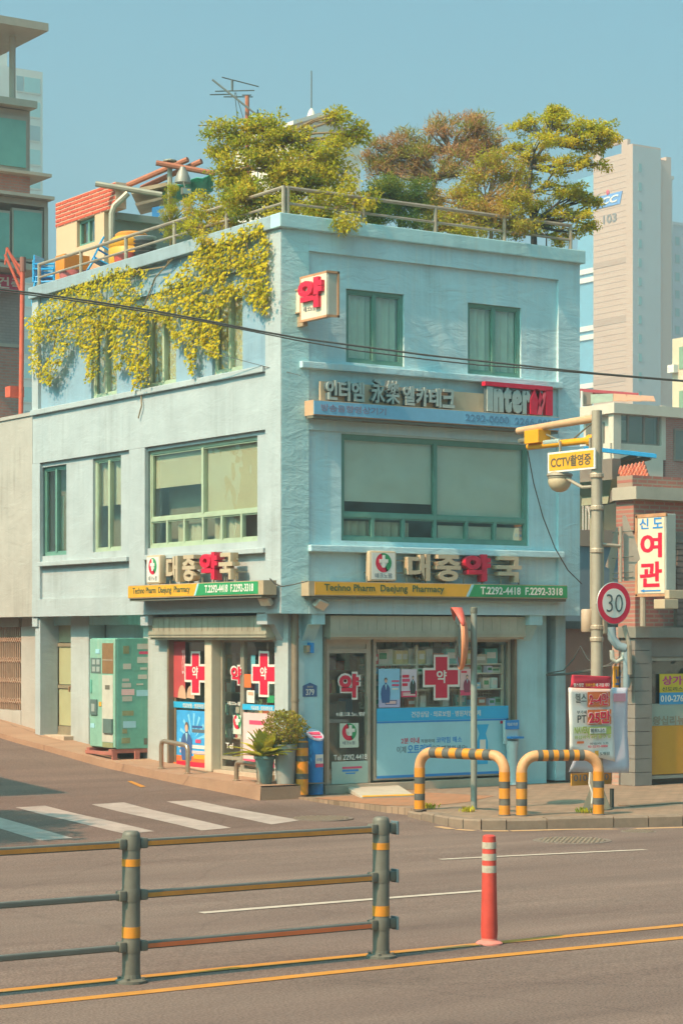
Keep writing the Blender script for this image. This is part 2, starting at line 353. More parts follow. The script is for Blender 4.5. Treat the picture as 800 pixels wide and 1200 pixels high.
# block paving: colour varies by block, joints are fine
def pavermat(name, c1, c2, mort, bw=.24, bh=.12):
    m = brickmat(name, c1, c2, mort, 'R', bw, bh, .008)
    nt = m.node_tree; br = next(x for x in nt.nodes if x.type == 'TEX_BRICK'); tc = next(x for x in nt.nodes if x.type == 'TEX_COORD')
    nt.links.new(tc.outputs['Object'], br.inputs['Vector']); return m
PAV = pavermat('paving_blocks', '#9c8068', '#86705a', '#735e4a')
PAVO = pavermat('orange_paving_blocks', '#ac7450', '#9e7252', '#8a6648')
ZP = -.03
kerb = [(60, -6.5), (14, -6.3), (7, -6.15), (4.6, -5.95), (2.5, -5.5), (1.6, -5.22), (.75, -4.95), (.25, -4.78), (-.02, -4.62), (-.12, -4.38), (-.1, -4.05), (0, -3.6), (.1, -3.2), (.2, -2.75)]
edge = kerb + [(.27, -2.2), (.25, -1.2), (.2, -.1)]
inner = []
for i, p in enumerate(kerb):
    a = Vector(kerb[max(0, i - 1)]); b = Vector(kerb[min(len(kerb) - 1, i + 1)]); t = (b - a).normalized(); inner.append(Vector(p) + Vector((t.y, -t.x)) * .17)
poly = [(p.x, p.y) for p in inner] + edge[len(kerb):] + [(.34, .34), (60, .34)]
mb = MB(); mb.poly([(x, y, ZP) for x, y in poly])
for (xa, ya), (xb, yb) in zip(poly, poly[1:]): mb.quad((xa, ya, ZP), (xb, yb, ZP), (xb, yb, -.4), (xa, ya, -.4))
pavement = struct(mb.build('pavement', PAV))
bm = bmesh.new(); bm.from_mesh(pavement.data); bmesh.ops.remove_doubles(bm, verts=bm.verts, dist=1e-4); bmesh.ops.triangulate(bm, faces=bm.faces)
for v in list(bm.verts): pass
bmesh.ops.recalc_face_normals(bm, faces=bm.faces); bm.to_mesh(pavement.data); bm.free()

mb = MB(); mb.poly([(.26, -.4, ZP + .004), (.30, -2.1, ZP + .004), (.75, -2.5, ZP + .004), (1.6, -2.2, ZP + .004), (2.6, -1.5, ZP + .004), (2.2, -.35, ZP + .004)])
struct(mb.build('orange_paving', PAVO))
mb = MB(); mb.poly([(5.2, -3.5, ZP + .004), (9, -4.1, ZP + .004), (9, -3.4, ZP + .004), (5.4, -2.9, ZP + .004)])
struct(mb.build('orange_paving_strip', PAVO))
KM = mat('kerb_granite', '#84705e', .85, .14, 9, .004, 120, dirt=.35, dirtcol='#6a5d4c')
kerbE = thing('kerb', None, None); kerbE['kind'] = 'structure'
# walk along the kerb and set stones of about 0.6 m with open joints
acc = []
for i in range(len(kerb) - 1):
    a, b, ia, ib = Vector(kerb[i]), Vector(kerb[i + 1]), inner[i], inner[i + 1]
    L = (b - a).length; k = max(1, round(L / .62))
    if i < 1: continue
    for j in range(k):
        t0, t1 = j / k + .008 / L, (j + 1) / k - .008 / L
        p = [a.lerp(b, t0), a.lerp(b, t1), ib.lerp(ia, 1 - t1), ib.lerp(ia, 1 - t0)]
        dz = random.uniform(-.006, .006); low = max(0, (p[0].y + 3.6)) * .07
        m_ = MB(); ch = .02
        q = [(c.x, c.y) for c in p]; o_ = (Vector(q[3]) - Vector(q[0])).normalized() * ch
        zt = ZP + .004 + dz - low
        m_.hexa([(q[0][0], q[0][1], -.3), (q[1][0], q[1][1], -.3), (q[2][0], q[2][1], -.3), (q[3][0], q[3][1], -.3), (q[0][0], q[0][1], zt - ch), (q[1][0], q[1][1], zt - ch), (q[2][0], q[2][1], zt - ch), (q[3][0], q[3][1], zt - ch)])
        m_.hexa([(q[0][0], q[0][1], zt - ch), (q[1][0], q[1][1], zt - ch), (q[2][0], q[2][1], zt - ch), (q[3][0], q[3][1], zt - ch), (q[0][0] + o_.x, q[0][1] + o_.y, zt), (q[1][0] + o_.x, q[1][1] + o_.y, zt), (q[2][0], q[2][1], zt), (q[3][0], q[3][1], zt)])
        m_.build('kerb_stone', KM, kerbE)
# raised apron along the left side of the house
mb = MB(); ya = [-.12, .6, 1.5, 2.4, 3.5, 4.6, 6, 7.5, 9.2, 12, 16]
for a, b in zip(ya, ya[1:]):
    za, zb = interp(a, AZ), interp(b, AZ); xa, xb = -.42 - .012 * a, -.42 - .012 * b
    mb.quad((xa, a, za), (xb, b, zb), (.7, b, zb), (.7, a, za)); mb.quad((xa, a, za), (xb, b, zb), (xb - .03, b, zb - .5), (xa - .03, a, za - .5))
mb.quad((-.42, -.12, .13), (.34, -.12, .13), (.34, -.12, -.4), (-.42, -.12, -.4)); mb.quad((.34, -.12, .13), (.34, .5, .13), (.34, .5, -.4), (.34, -.12, -.4))
struct(mb.build('apron', PAVE))
# painted markings, 4 mm above the asphalt
def paint(name, pts, m):
    mb = MB(); k = len(pts) // 2
    for i in range(k - 1): mb.quad(pts[2 * i], pts[2 * i + 1], pts[2 * i + 3], pts[2 * i + 2])
    return struct(mb.build(name, m))
WP = mat('road_white', '#b4a494', .8, .12, 6, .003, 150, dirt=.5, dirtcol='#70665c')
YP = mat('road_yellow', '#b87a28', .8, .12, 6, .003, 150, dirt=.35, dirtcol='#93857a')
def line(name, m, p0, p1, w, seg=14):
    pts = []
    for i in range(seg + 1):
        t = i / seg; x, y = p0[0] + (p1[0] - p0[0]) * t, p0[1] + (p1[1] - p0[1]) * t
        pts += [(x, y - w / 2, gz(x, y - w / 2) + .005), (x, y + w / 2, gz(x, y + w / 2) + .005)]
    return paint(name, pts, m)
line('centre_line', YP, (-40, -13.26), (40, -13.26), .125, 60)
line('centre_line', YP, (-40, -12.68), (40, -12.68), .125, 60)
line('lane_line', WP, (-7.0, -9.80), (-3.95, -9.85), .11)
line('lane_line', WP, (6.0, -9.9), (11, -9.95), .11)
line('lane_line', WP, (-17, -9.8), (-12, -9.8), .11)
line('lane_line', WP, (-2.6, -7.27), (-.05, -7.66), .10)
for i in range(len(kerb) - 3):     # worn orange line along the gutter
    a, b = kerb[i + 1], kerb[i + 2]
    if a[0] > 20: continue
    k = 4; pts = []
    for j in range(k + 1):
        t = j / k; p = Vector(a).lerp(Vector(b), t); q = Vector(b) - Vector(a); nn_ = Vector((-q.y, q.x)).normalized() * -.0
        nrm = Vector((q.y, -q.x)).normalized()
        o1, o2 = p - nrm * .10, p - nrm * .22
        pts += [(o1.x, o1.y, gz(o1.x, o1.y) + .005), (o2.x, o2.y, gz(o2.x, o2.y) + .005)]
    if i < 9: paint('gutter_line', pts, mat('worn_yellow', '#bd9468', .85, .15, 5, dirt=.6, dirtcol='#93877c'))
def gquad(name, m, pix, rows=8):     # marking given by its four corners on the photograph: far-left, far-right, near-right, near-left
    a, b, c, d = [onG(*p) for p in pix]; pts = []
    for i in range(rows + 1):
        t = i / rows; p, q = a.lerp(d, t), b.lerp(c, t)
        pts += [(p.x, p.y, gz(p.x, p.y) + .006), (q.x, q.y, gz(q.x, q.y) + .006)]
    return paint(name, pts, m)
WPC = mat('worn_crosswalk_white', '#a4948a', .85, .15, 5, .003, 150, dirt=.75, dirtcol='#80746a')
for pix in ([(-62, 951), (-28, 950), (86, 983), (47, 986)], [(18, 947), (53, 945), (181, 975), (146, 978)], [(107, 943.5), (145, 941), (271, 971), (236, 974)], [(195, 940), (229, 938.5), (352, 962), (318, 967)]):
    gquad('crosswalk_stripe', WPC, pix)
gquad('side_line', YP, [(-20, 867), (-20, 865), (50, 886), (47, 887.5)])
gquad('side_line', YP, [(149, 915), (154, 914.5), (171, 922), (165, 923)])
gquad('side_line', WP, [(-14, 876), (-4, 872.5), (14, 882), (0, 884)])
# tar-dark repair patch in the junction
PATCH = groundmat('asphalt_patch', '#655248', '#766056', .34, 55)
mb = MB()
xg = [-9 + .5 * i for i in range(18)]; yg = [-3.9 + .3 * i for i in range(19)]
for xa, xb in zip(xg, xg[1:]):
    for yc, yd in zip(yg, yg[1:]): mb.quad(*[(x + .12 * (y + 1), y + .06 * x, gz(x + .12 * (y + 1), y + .06 * x) + .003) for x, y in ((xa, yc), (xb, yc), (xb, yd), (xa, yd))])
struct(mb.build('asphalt_patch', PATCH))
# manhole covers
def manhole(px, py, r, label, square=False):
    c = onG(px, py); e = thing('manhole_cover', label, 'manhole cover'); 
    IR = mat('manhole_iron', '#7c6c60', .7, .25, 30, metal=.2)
    N_ = 28; rim = MB(); rim.lathe((c.x, c.y, gz(c.x, c.y) - .03), [(r, 0), (r, .036), (r - .03, .038), (r - .035, .036)], N_); rim.build('rim', IR, e)
    lid = MB(); lid.lathe((c.x, c.y, gz(c.x, c.y) - .03), [(r - .04, 0), (r - .04, .037), (.01, .037)], N_); l = lid.build('lid', IR, e)
    st = MB()
    for i in range(-5, 6):
        for j in range(-5, 6):
            if i * i + j * j < 27: x, y = c.x + i * r * .16, c.y + j * r * .16; st.box(x - r * .045, x + r * .045, y - r * .045, y + r * .045, gz(c.x, c.y) + .005, gz(c.x, c.y) + .013)
    st.build('studs', mat('manhole_stud', '#94826f', .6, .2, 30, metal=.3), l)['kind'] = 'stuff'
manhole(376, 959.5, .42, 'round iron manhole cover beside the end of the crosswalk')
manhole(670, 985.5, .46, 'round iron manhole cover in the main road beside the white dash')
manhole(748, 975, .22, 'small iron manhole cover in the gutter below the kerb')
# ================================================================ PHARMACY BUILDING
PB = thing('corner_building', 'three-storey pale blue corner building with ground-floor pharmacy and rooftop greenery', 'building')
def stucco(name, c, dirtc, dirt=.35, bump=.012, bs=16, trowel=.012):
    return mat(name, c, .9, .10, 1.4, bump, bs, dirt=dirt, dirtcol=dirtc, streak=True, spec=.2, trowel=trowel, grime=.17)
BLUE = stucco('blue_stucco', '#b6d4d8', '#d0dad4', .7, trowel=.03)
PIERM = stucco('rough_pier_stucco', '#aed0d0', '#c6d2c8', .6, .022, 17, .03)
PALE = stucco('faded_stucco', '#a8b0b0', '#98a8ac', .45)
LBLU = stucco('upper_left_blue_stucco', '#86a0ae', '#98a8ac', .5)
def pb(name, m, *boxes, bev=0.0):
    mb = MB()
    for b in boxes: mb.pbox(*b, bev)
    return mb.build(name, m, PB)
XR, YL, ZT = 5.42, 7.95, 8.17
GREEN = mat('green_window_frame', '#649080', .5, .12, 5, dirt=.3, dirtcol='#6b9a86')
OLIVE = mat('faded_window_frame', '#a3b296', .55, .12, 5, dirt=.3, dirtcol='#a5a58a')
GL = glass('window_glass', (.94, .96, .94), .085)
BLIND = mat('roller_blind', '#cfcaa6', .9, .05, 2, bump=.006, bscale=3)
BLIND2 = mat('pale_green_blind', '#eef4de', .9, .06, 2, bump=.008, bscale=3)  # pale green blind cloth
CURT = mat('curtain', '#cfccae', .95, .08, 4)
CURG = mat('green_curtain', '#dcead0', .95, .08, 4)
DARK = mat('room_dark', '#8e8e7a', .9, .1, 2)
# --- window holes
R3 = [rect('R', 404, 338, 472, 430, .08), rect('R', 546.5, 354.3, 609, 443, .08)]
R2 = rect('R', 398.4, 508, 618, 640, .08)
L3 = [rect('L', 110, 375, 140, 464, .1), rect('L', 174.5, 357, 209.5, 449, .1), rect('L', 252, 338, 287.5, 434, .1)]
zt3 = sum(r[3] for r in L3) / 3; zb3 = sum(r[2] for r in L3) / 3
L3 = [(r[0], r[1], zb3 + .02, 7.28) for r in L3]
L2n = [rect('L', 52, 548, 81, 650, .1), rect('L', 112, 538, 145, 645, .1)]
L2w = rect('L', 175.5, 529, 305, 634, .1)
mb = MB().wall('R', .02, XR, 2.55, 7.98, R3 + [R2], .05, .32); mb.build('front_wall', BLUE, PB)
mb = MB().wall('L', .33, YL, 2.57, 6.02, L2n + [L2w], .05, .32); mb.build('side_wall', PALE, PB)
mb = MB().wall('L', .33, YL, 6.02, 7.98, L3, .052, .32); mb.build('upper_side_wall', LBLU, PB)
pb('corner_pier', PIERM, ('R', 0, .455, 0, .42, 2.55, 7.97))
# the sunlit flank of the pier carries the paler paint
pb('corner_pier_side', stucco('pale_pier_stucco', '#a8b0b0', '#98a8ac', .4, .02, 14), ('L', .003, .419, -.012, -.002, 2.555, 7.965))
pb('end_pier', BLUE, ('R', 5.0, XR + .002, 0, .06, 2.55, 7.97))
pb('top_band', BLUE, ('R', .456, 4.998, -.004, .06, 7.69, 7.97))
pb('lintel_band', BLUE, ('R', .456, 4.998, .004, .06, 5.16, 5.50))
pb('beam', BLUE, ('R', .456, 4.998, -.006, .06, 2.55, 2.98))
pb('sill_ledge', BLUE, ('R', .30, 5.04, -.07, .06, 6.02, 6.115), bev=.012)
pb('sill_ledge', BLUE, ('R', .44, 5.06, -.08, .06, 3.43, 3.525), bev=.012)
COP = stucco('coping_stucco', '#accfd0', '#c0ccc0', .6)
pb('coping', COP, ('R', -.07, XR + .06, -.07, .2, 7.97, ZT), bev=.015)
pb('coping', stucco('side_coping_stucco', '#90a0a6', '#808e8a', .6), ('L', .202, YL + .03, -.068, .2, 7.972, ZT - .002), bev=.015)
pb('side_ledge', LBLU, ('L', .42, YL - .05, -.01, .06, 7.52, 7.60))
pb('side_sill_ledge', PALE, ('L', .42, YL - .02, -.06, .06, 5.985, 6.075), bev=.012)
pb('spandrel', PALE, ('L', .42, YL - .02, -.004, .06, 5.17, 5.983))
pb('end_pier', PALE, ('L', 7.66, YL + .002, -.002, .06, 2.575, 5.168), ('L', 7.72, YL + .004, -.006, .06, 6.08, 7.968))
pb('side_pier', PALE, ('L', 3.98, 4.49, -.002, .06, 2.575, 5.168))
pb('side_sill_ledge', PALE, ('L', 4.492, 7.655, -.05, .06, 3.415, 3.49), bev=.01)
pb('side_sill_ledge', PALE, ('L', .42, 3.978, -.05, .06, 3.415, 3.49), bev=.01)
pb('side_beam', PALE, ('L', .33, YL + .001, -.008, .06, 2.568, 2.86))
SOFF = stucco('soffit_paint', '#a8cfd2', '#b8ccc8', .3)
pb('soffit', SOFF, ('R', .06, XR, .06, YL, 2.60, 2.66))
pb('rear_wall', PALE, ('R', 0.05, XR, YL - .2, YL - .01, 0, 7.96)); pb('far_side_wall', BLUE, ('L', .33, YL - .21, XR - .2, XR - .01, 0, 7.96))
pb('roof_deck', mat('roof_screed', '#7f9a86', .9, .2, 2), ('R', .2, XR - .2, .2, YL - .2, 7.70, 7.85))
pb('floor_slab', DARK, ('R', .33, XR - .2, .33, YL - .2, 5.30, 5.40))
pb('parapet', BLUE, ('R', XR - .2, XR + .01, .2, YL, 7.6, ZT - .004), ('R', .2, XR - .2, YL - .2, YL, 7.6, ZT - .004))
# --- windows
def window(pl, r, d, fm, cols, transom=None, low=None, fw=.05, name='window', backing=None, curtain=None, blinds=None, sill=None, sash=True):
    u0, u1, z0, z1 = r; mb = MB(); dp = .07
    bx = lambda a, b, e, g, q=0.0: mb.pbox(pl, a, b, d + q, d + dp + q, e, g)
    bx(u0, u0 + fw, z0, z1); bx(u1 - fw, u1, z0, z1); bx(u0 + fw, u1 - fw, z0, z0 + fw); bx(u0 + fw, u1 - fw, z1 - fw, z1)
    cells = []; zt = z0 + fw
    if transom:
        bx(u0 + fw, u1 - fw, transom - fw / 2, transom + fw / 2, -.004)
        for a, b in zip(low, low[1:]): cells.append((a, b, z0 + fw, transom - fw / 2))
        for c in low[1:-1]: bx(c - .025, c + .025, z0 + fw, transom - fw / 2, -.002)
        zt = transom + fw / 2
    cs = [u0 + fw] + cols + [u1 - fw]
    for c in cols: bx(c - .03, c + .03, zt, z1 - fw, -.008)
    for a, b in zip(cs, cs[1:]): cells.append((a, b, zt, z1 - fw))
    if sash:
        for (a, b, e, g) in cells:
            s_ = .022
            for t in ((a, a + s_, e, g), (b - s_, b, e, g), (a + s_, b - s_, e, e + s_), (a + s_, b - s_, g - s_, g)): mb.pbox(pl, t[0], t[1], d + .012, d + .05, t[2], t[3])
    w = mb.build(name, fm, PB)
    for (a, b, e, g) in cells: MB().pbox(pl, a, b, d + .030, d + .036, e, g).build('pane', GL, w)
    if blinds:
        for (a, b, e, g, m_) in blinds: MB().pbox(pl, a, b, d + .075, d + .085, e, g).build('blind', m_, w)
    if curtain:
        for (a, b, e, g, m_) in curtain:
            c = MB(); k = max(8, int((b - a) / .03)); pts = [(a + (b - a) * i / k, d + .10 + .022 * math.sin(i * 1.35) + random.uniform(-.006, .006)) for i in range(k + 1)]
            for p, q in zip(pts, pts[1:]): c.quad(M3(pl, p[0], p[1], e), M3(pl, q[0], q[1], e), M3(pl, q[0], q[1], g), M3(pl, p[0], p[1], g))
            c.build('curtain', m_, w, smooth=True)
    if backing: MB().pbox(pl, u0 - .02, u1 + .02, d + backing, d + backing + .02, z0 - .02, z1 + .02).build('room_back', DARK, w)
    if sill: MB().pbox(pl, u0 - .03, u1 + .03, d - .06, d, z0 - .04, z0 - .001).build('sill', fm, w)
    return w
mid = lambda r: (r[0] + r[1]) / 2
for r in R3: window('R', r, .085, GREEN, [mid(r)], curtain=[(r[0], r[1], r[2], r[3], CURG)])
tz = uz('R', 398, 603, .1)[1]; mu = uz('R', 509, 600, .1)[0]
lows = [R2[0] + .05] + [uz('R', p, 620, .1)[0] for p in (436, 472, 509, 546, 579)] + [R2[1] - .05]
bz = uz('R', 420, 588, .2)[1]
window('R', R2, .085, GREEN, [mu], tz, lows, fw=.06, backing=.9,
       blinds=[(R2[0], mu, bz, R2[3], BLIND2), (mu, R2[1], tz, R2[3], BLIND2), (mu + .1, R2[1] - .1, R2[2], tz - .1, CURG)], curtain=[(R2[0] + .1, mu - .4, R2[2], tz - .08, CURT)])
for r in L3: window('L', r, .10, OLIVE, [mid(r)], curtain=[(r[0], r[1], r[2], r[3], CURT)])
for i, r in enumerate(L2n): window('L', r, .10, GREEN if i == 0 else OLIVE, [mid(r)], curtain=[(mid(r) - .05, mid(r) + .1, r[2], r[3] - .5, CURG)] if i == 0 else [(r[0], r[1], r[2] + .75, r[3], CURT)], backing=.3)
tzl = uz('L', 240, 604, .12)[1]; mul = uz('L', 239, 600, .12)[0]
lowl = sorted([L2w[0] + .05] + [uz('L', p, 620, .12)[0] for p in (197, 217, 239, 261, 284)] + [L2w[1] - .05])
bzl = uz('L', 200, 571, .2)[1]
window('L', L2w, .10, OLIVE, [mul], tzl, lowl, fw=.055, backing=.35,
       blinds=[(mul, L2w[1], bzl, L2w[3], BLIND), (L2w[0], mul, tzl, L2w[3], BLIND)], curtain=[(mul - .9, mul - .2, L2w[2], tzl - .05, CURT), (mul + .2, mul + .9, L2w[2], tzl - .1, CURT)])
# --- ground floor
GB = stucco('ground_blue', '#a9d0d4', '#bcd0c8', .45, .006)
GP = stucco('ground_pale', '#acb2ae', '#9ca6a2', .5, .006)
pb('column', GB, ('R', .47, .885, .30, .62, -.05, 2.60)); pb('column', GB, ('R', 4.40, 5.005, .30, .7, -.05, 2.60))
pb('column', GP, ('L', .302, .66, .296, .62, .1, 2.60))
pb('column', GP, ('L', 3.74, 4.58, .30, .7, .1, 2.60)); pb('wall_strip', GP, ('L', 6.45, 7.10, .30, .6, .2, 2.60)); pb('column', GP, ('L', 7.84, 8.40, .302, .6, .2, 2.59))
pb('recess_wall', GB, ('L', 4.58, 6.45, .62, .7, .1, 2.60)); pb('lintel', GB, ('L', 4.58, 7.84, .31, .6, 2.42, 2.60))
pb('shop_floor', mat('shop_floor', '#b5a894', .6, .1, 3), ('R', .4, 5.0, .45, 4.6, .0, .08))
pb('threshold', mat('stone_step', '#b9a48c', .8, .12, 5, .003, 80), ('R', .89, 4.40, .24, .5, -.04, .085)); pb('threshold', mat('stone_step', '#b9a48c'), ('L', .66, 3.74, .24, .5, .15, .235))
def bracket(pl, u0, u1):        # concrete haunch under the beam
    mb = MB(); pts = [M3(pl, u0, .02, 2.56), M3(pl, u0, .02, 2.40), M3(pl, u0, .14, 2.40), M3(pl, u0, .31, 2.15), M3(pl, u0, .31, 2.56)]
    mb.prism(pts, (u1 - u0, 0, 0) if pl == 'R' else (0, u1 - u0, 0)); mb.build('bracket', PALE if pl == 'L' else GB, PB)
bracket('L', 3.92, 4.16); bracket('L', .42, .70); bracket('L', 7.80, 8.0); bracket('R', .52, .74); bracket('R', 4.45, 4.7)
# shutter housings: weathered metal with vertical seams
SHUT = mat('shutter_metal', '#aaa48f', .55, .15, 2, metal=.25, dirt=.55, dirtcol='#76674f', streak=True)
SHUTR = mat('shutter_metal_front', '#b6b8a4', .45, .15, 2, metal=.3, dirt=.4, dirtcol='#8b8068')
def housing(pl, u0, u1, z0, z1, d0, d1, m):
    h = MB().pbox(pl, u0, u1, d0, d1, z0, z1, .01).build('shutter_housing', m, PB)
    s = MB(); k = int((u1 - u0) / .16)
    for i in range(1, k): u = u0 + (u1 - u0) * i / k; s.pbox(pl, u - .006, u + .006, d0 - .006, d0 + .004, z0 + .1, z1 - .015)
    s.pbox(pl, u0, u1, d0 - .012, d0 + .004, z0 + .045, z0 + .06); s.build('seams', m, h)
    MB().pbox(pl, u0 + .02, u1 - .02, d0 + .03, d1 - .03, z0 - .03, z0 + .01).build('bottom_rail', mat('rail_aluminium', '#b8a88f', .4, .1, 4, metal=.5), h)
housing('R', .90, 4.46, 2.215, 2.53, .12, .40, SHUTR); housing('L', .58, 4.05, 2.21, 2.53, .10, .40, SHUT)
ALU = mat('aluminium', '#b5ab97', .4, .12, 4, metal=.45, dirt=.3, dirtcol='#8d7f69')
BRN = mat('brown_steel', '#8b7b66', .5, .15, 4, metal=.3, dirt=.3, dirtcol='#6a5843')
# corner downpipe
mb = MB(); mb.tube([(.36, .22, 2.56), (.36, .22, .3), (.34, .20, .16)], .055, 12); 
for z in (2.2, 1.3, .5): mb.lathe((.36, .22, z), [(.062, 0), (.062, .04)], 12)
mb.build('downpipe', BRN, PB, smooth=True)
pb('shutter_guide', BRN, ('R', .386, .466, .302, .40, .0, 2.56))
pb('shutter_guide', BRN, ('R', .888, .93, .26, .40, .0, 2.2)); pb('shutter_guide', BRN, ('R', 4.36, 4.398, .26, .40, .085, 2.2)); pb('shutter_guide', BRN, ('L', 3.69, 3.74, .26, .42, .2, 2.2))
# --- right shop front: door and display window at y = .34
def bars(pl, r, d, w, dp, cols=(), rows=()):
    u0, u1, z0, z1 = r; mb = MB()
    for t in ((u0, u0 + w, z0, z1), (u1 - w, u1, z0, z1), (u0 + w, u1 - w, z0, z0 + w), (u0 + w, u1 - w, z1 - w, z1)): mb.pbox(pl, t[0], t[1], d, d + dp, t[2], t[3])
    for c in cols: mb.pbox(pl, c - w / 2, c + w / 2, d + .002, d + dp - .002, z0 + w, z1 - w)
    for c in rows: mb.pbox(pl, u0 + w, u1 - w, d + .003, d + dp - .003, c - w / 2, c + w / 2)
    return mb
SGL = glass('shop_glass', (.97, .98, .97), .0, .01)
D1 = .34
dr = (.955, 1.745, .09, 2.19); wr = (1.80, 4.335, .12, 2.19)
zb_, zt_ = uz('R', 410, 918, D1)[1], uz('R', 410, 769, D1)[1]
door = bars('R', dr, D1, .07, .06, rows=(.27, 2.02)).build('door', ALU, PB)
MB().pbox('R', dr[0] + .07, dr[1] - .07, D1 + .03, D1 + .036, .30, 1.99).build('pane', SGL, door)
MB().pbox('R', dr[0] + .07, dr[1] - .07, D1 + .02, D1 + .045, 2.06, 2.12).build('transom_panel', ALU, door)
mb = MB(); mb.pbox('R', 1.66, 1.69, D1 - .05, D1 - .02, .8, 1.35); mb.pbox('R', 1.665, 1.685, D1 - .03, D1 + .01, .85, .88); mb.pbox('R', 1.665, 1.685, D1 - .03, D1 + .01, 1.27, 1.30); mb.build('handle', ALU, door)
win = bars('R', wr, D1, .045, .06).build('shop_window', ALU, PB)
MB().pbox('R', wr[0] + .045, wr[1] - .045, D1 + .03, D1 + .036, wr[2] + .045, wr[3] - .045).build('pane', SGL, win)
RED = mat('sign_red', '#d0203f', .45, .06, 4); WHT = mat('vinyl_white', '#ded8cc', .5, .04, 4); CYAN = mat('vinyl_cyan', '#2fa9d6', .5, .05, 4); PCY = mat('vinyl_pale_cyan', '#9ccbd4', .5, .06, 2)
BLU = mat('vinyl_blue', '#2e86c8', .5, .05, 4); GRY = mat('vinyl_grey', '#5e6a70', .6, .05, 4); PNK = mat('vinyl_pink', '#d64b6c', .5, .05, 4); GRN = mat('sign_green', '#2f9059', .5, .08, 4); YEL = mat('sign_yellow', '#e0a02c', .5, .08, 4); ORG = mat('vinyl_orange', '#e0703a', .5, .05, 4)
BLK = mat('ink_dark', '#3f4640', .6, .05, 4); HAIRP = mat('print_hair', '#6a5a52', .6, .1, 9); SKIN = mat('print_skin', '#d6a98c', .6, .05, 4); NAVY = mat('print_navy', '#3f5f8f', .6, .05, 4); CREAM = mat('letter_cream', '#bca98c', .5, .08, 6, dirt=.3, dirtcol='#a48f74')
DF = D1 - .012
def film(pl, x0, y0, x1, y1, d, m, parent, name='film', t=.004):
    r = rect(pl, x0, y0, x1, y1, d); return MB().pbox(pl, r[0], r[1], d, d + t, r[2], r[3]).build(name, m, parent)
def frect(pl, u0, u1, z0, z1, d, m, parent, name='film', t=.004): return MB().pbox(pl, u0, u1, d, d + t, z0, z1).build(name, m, parent)
# lower vinyl: header strip, pale panel, blue frame line, writing (on the glass)
zpt, zpb, zht = .985, .135, 1.175
frect('R', wr[0] + .05, wr[1] - .05, zpt, zht, DF, CYAN, win); pan = frect('R', wr[0] + .05, wr[1] - .05, zpb + .05, zpt - .001, DF, PCY, win, 'vinyl_panel')
frect('R', wr[0] + .05, wr[1] - .05, zpb + .012, zpb + .049, DF, BLU, win); frect('R', wr[1] - .09, wr[1] - .052, zpb + .05, zpt, DF - .003, BLU, win); frect('R', wr[0] + .05, wr[1] - .05, zpt - .03, zpt - .004, DF - .003, BLU, win)
ptext('건강상담 · 의료보험 · 병원처방조제', WHT, 'R', 482, 834, 563, 841, DF - .003, parent=win, bold=.006)
def wtext(b, m, x0, y0, x1, y1, bold=.01): return ptext(b, m, 'R', x0, y0, x1, y1, DF - .003, parent=win, bold=bold)
wtext('2분 이내', RED, 470, 865, 491, 872); wtext('작용하여', GRY, 493, 866.5, 509, 871, 0); wtext('코막힘 해소', BLU, 511, 864, 541, 871)
wtext('이제', GRY, 465, 875, 475.5, 883, 0); wtext('오트리빈', BLU, 477.5, 873, 505, 884, .02); wtext('으로', GRY, 506, 874, 515, 881, 0); wtext('해결하세요!', GRY, 517, 874, 547, 881, .005)
# spray bottle picture on the vinyl
mb = MB(); o = uz('R', 565, 880, DF)[0]; zz = .42
mb.poly([(o - .10, DF - .003, zz - .12), (o + .10, DF - .003, zz - .12), (o + .10, DF - .003, zz + .22), (o + .06, DF - .003, zz + .34), (o + .12, DF - .003, zz + .48), (o - .12, DF - .003, zz + .48), (o - .06, DF - .003, zz + .34), (o - .10, DF - .003, zz + .22)]); mb.build('bottle_print', CYAN, win)
frect('R', o - .05, o + .06, zz + .0, zz + .25, DF - .006, WHT, win, 'bottle_label'); film('R', 586, 845, 590, 848, DF - .004, RED, win, 'red_mark')
def cross(pl, px, py, half, arm, d, parent, word='약'):
    u, z = uz(pl, px, py, d); e = None
    for (h, a, m, dd) in ((half + .035, arm + .035, WHT, 0), (half, arm, RED, -.003)):
        pts = [(-a, -h), (a, -h), (a, -a), (h, -a), (h, a), (a, a), (a, h), (-a, h), (-a, a), (-h, a), (-h, -a), (-a, -a)]
        mb = MB(); mb.prism([M3(pl, u + x, d + dd, z + y) for x, y in pts], (0, .003, 0) if pl == 'R' else (.003, 0, 0)); o = mb.build('cross_emblem' if e is None else 'red_cross', m, parent if e is None else e); e = e or o
    text(word, WHT, pl, u - arm * .85, u + arm * .85, z - arm * .8, z + arm * 1.0, d - .008, parent=e, bold=.02)
cross('R', 517, 794, .305, .108, DF, PB)
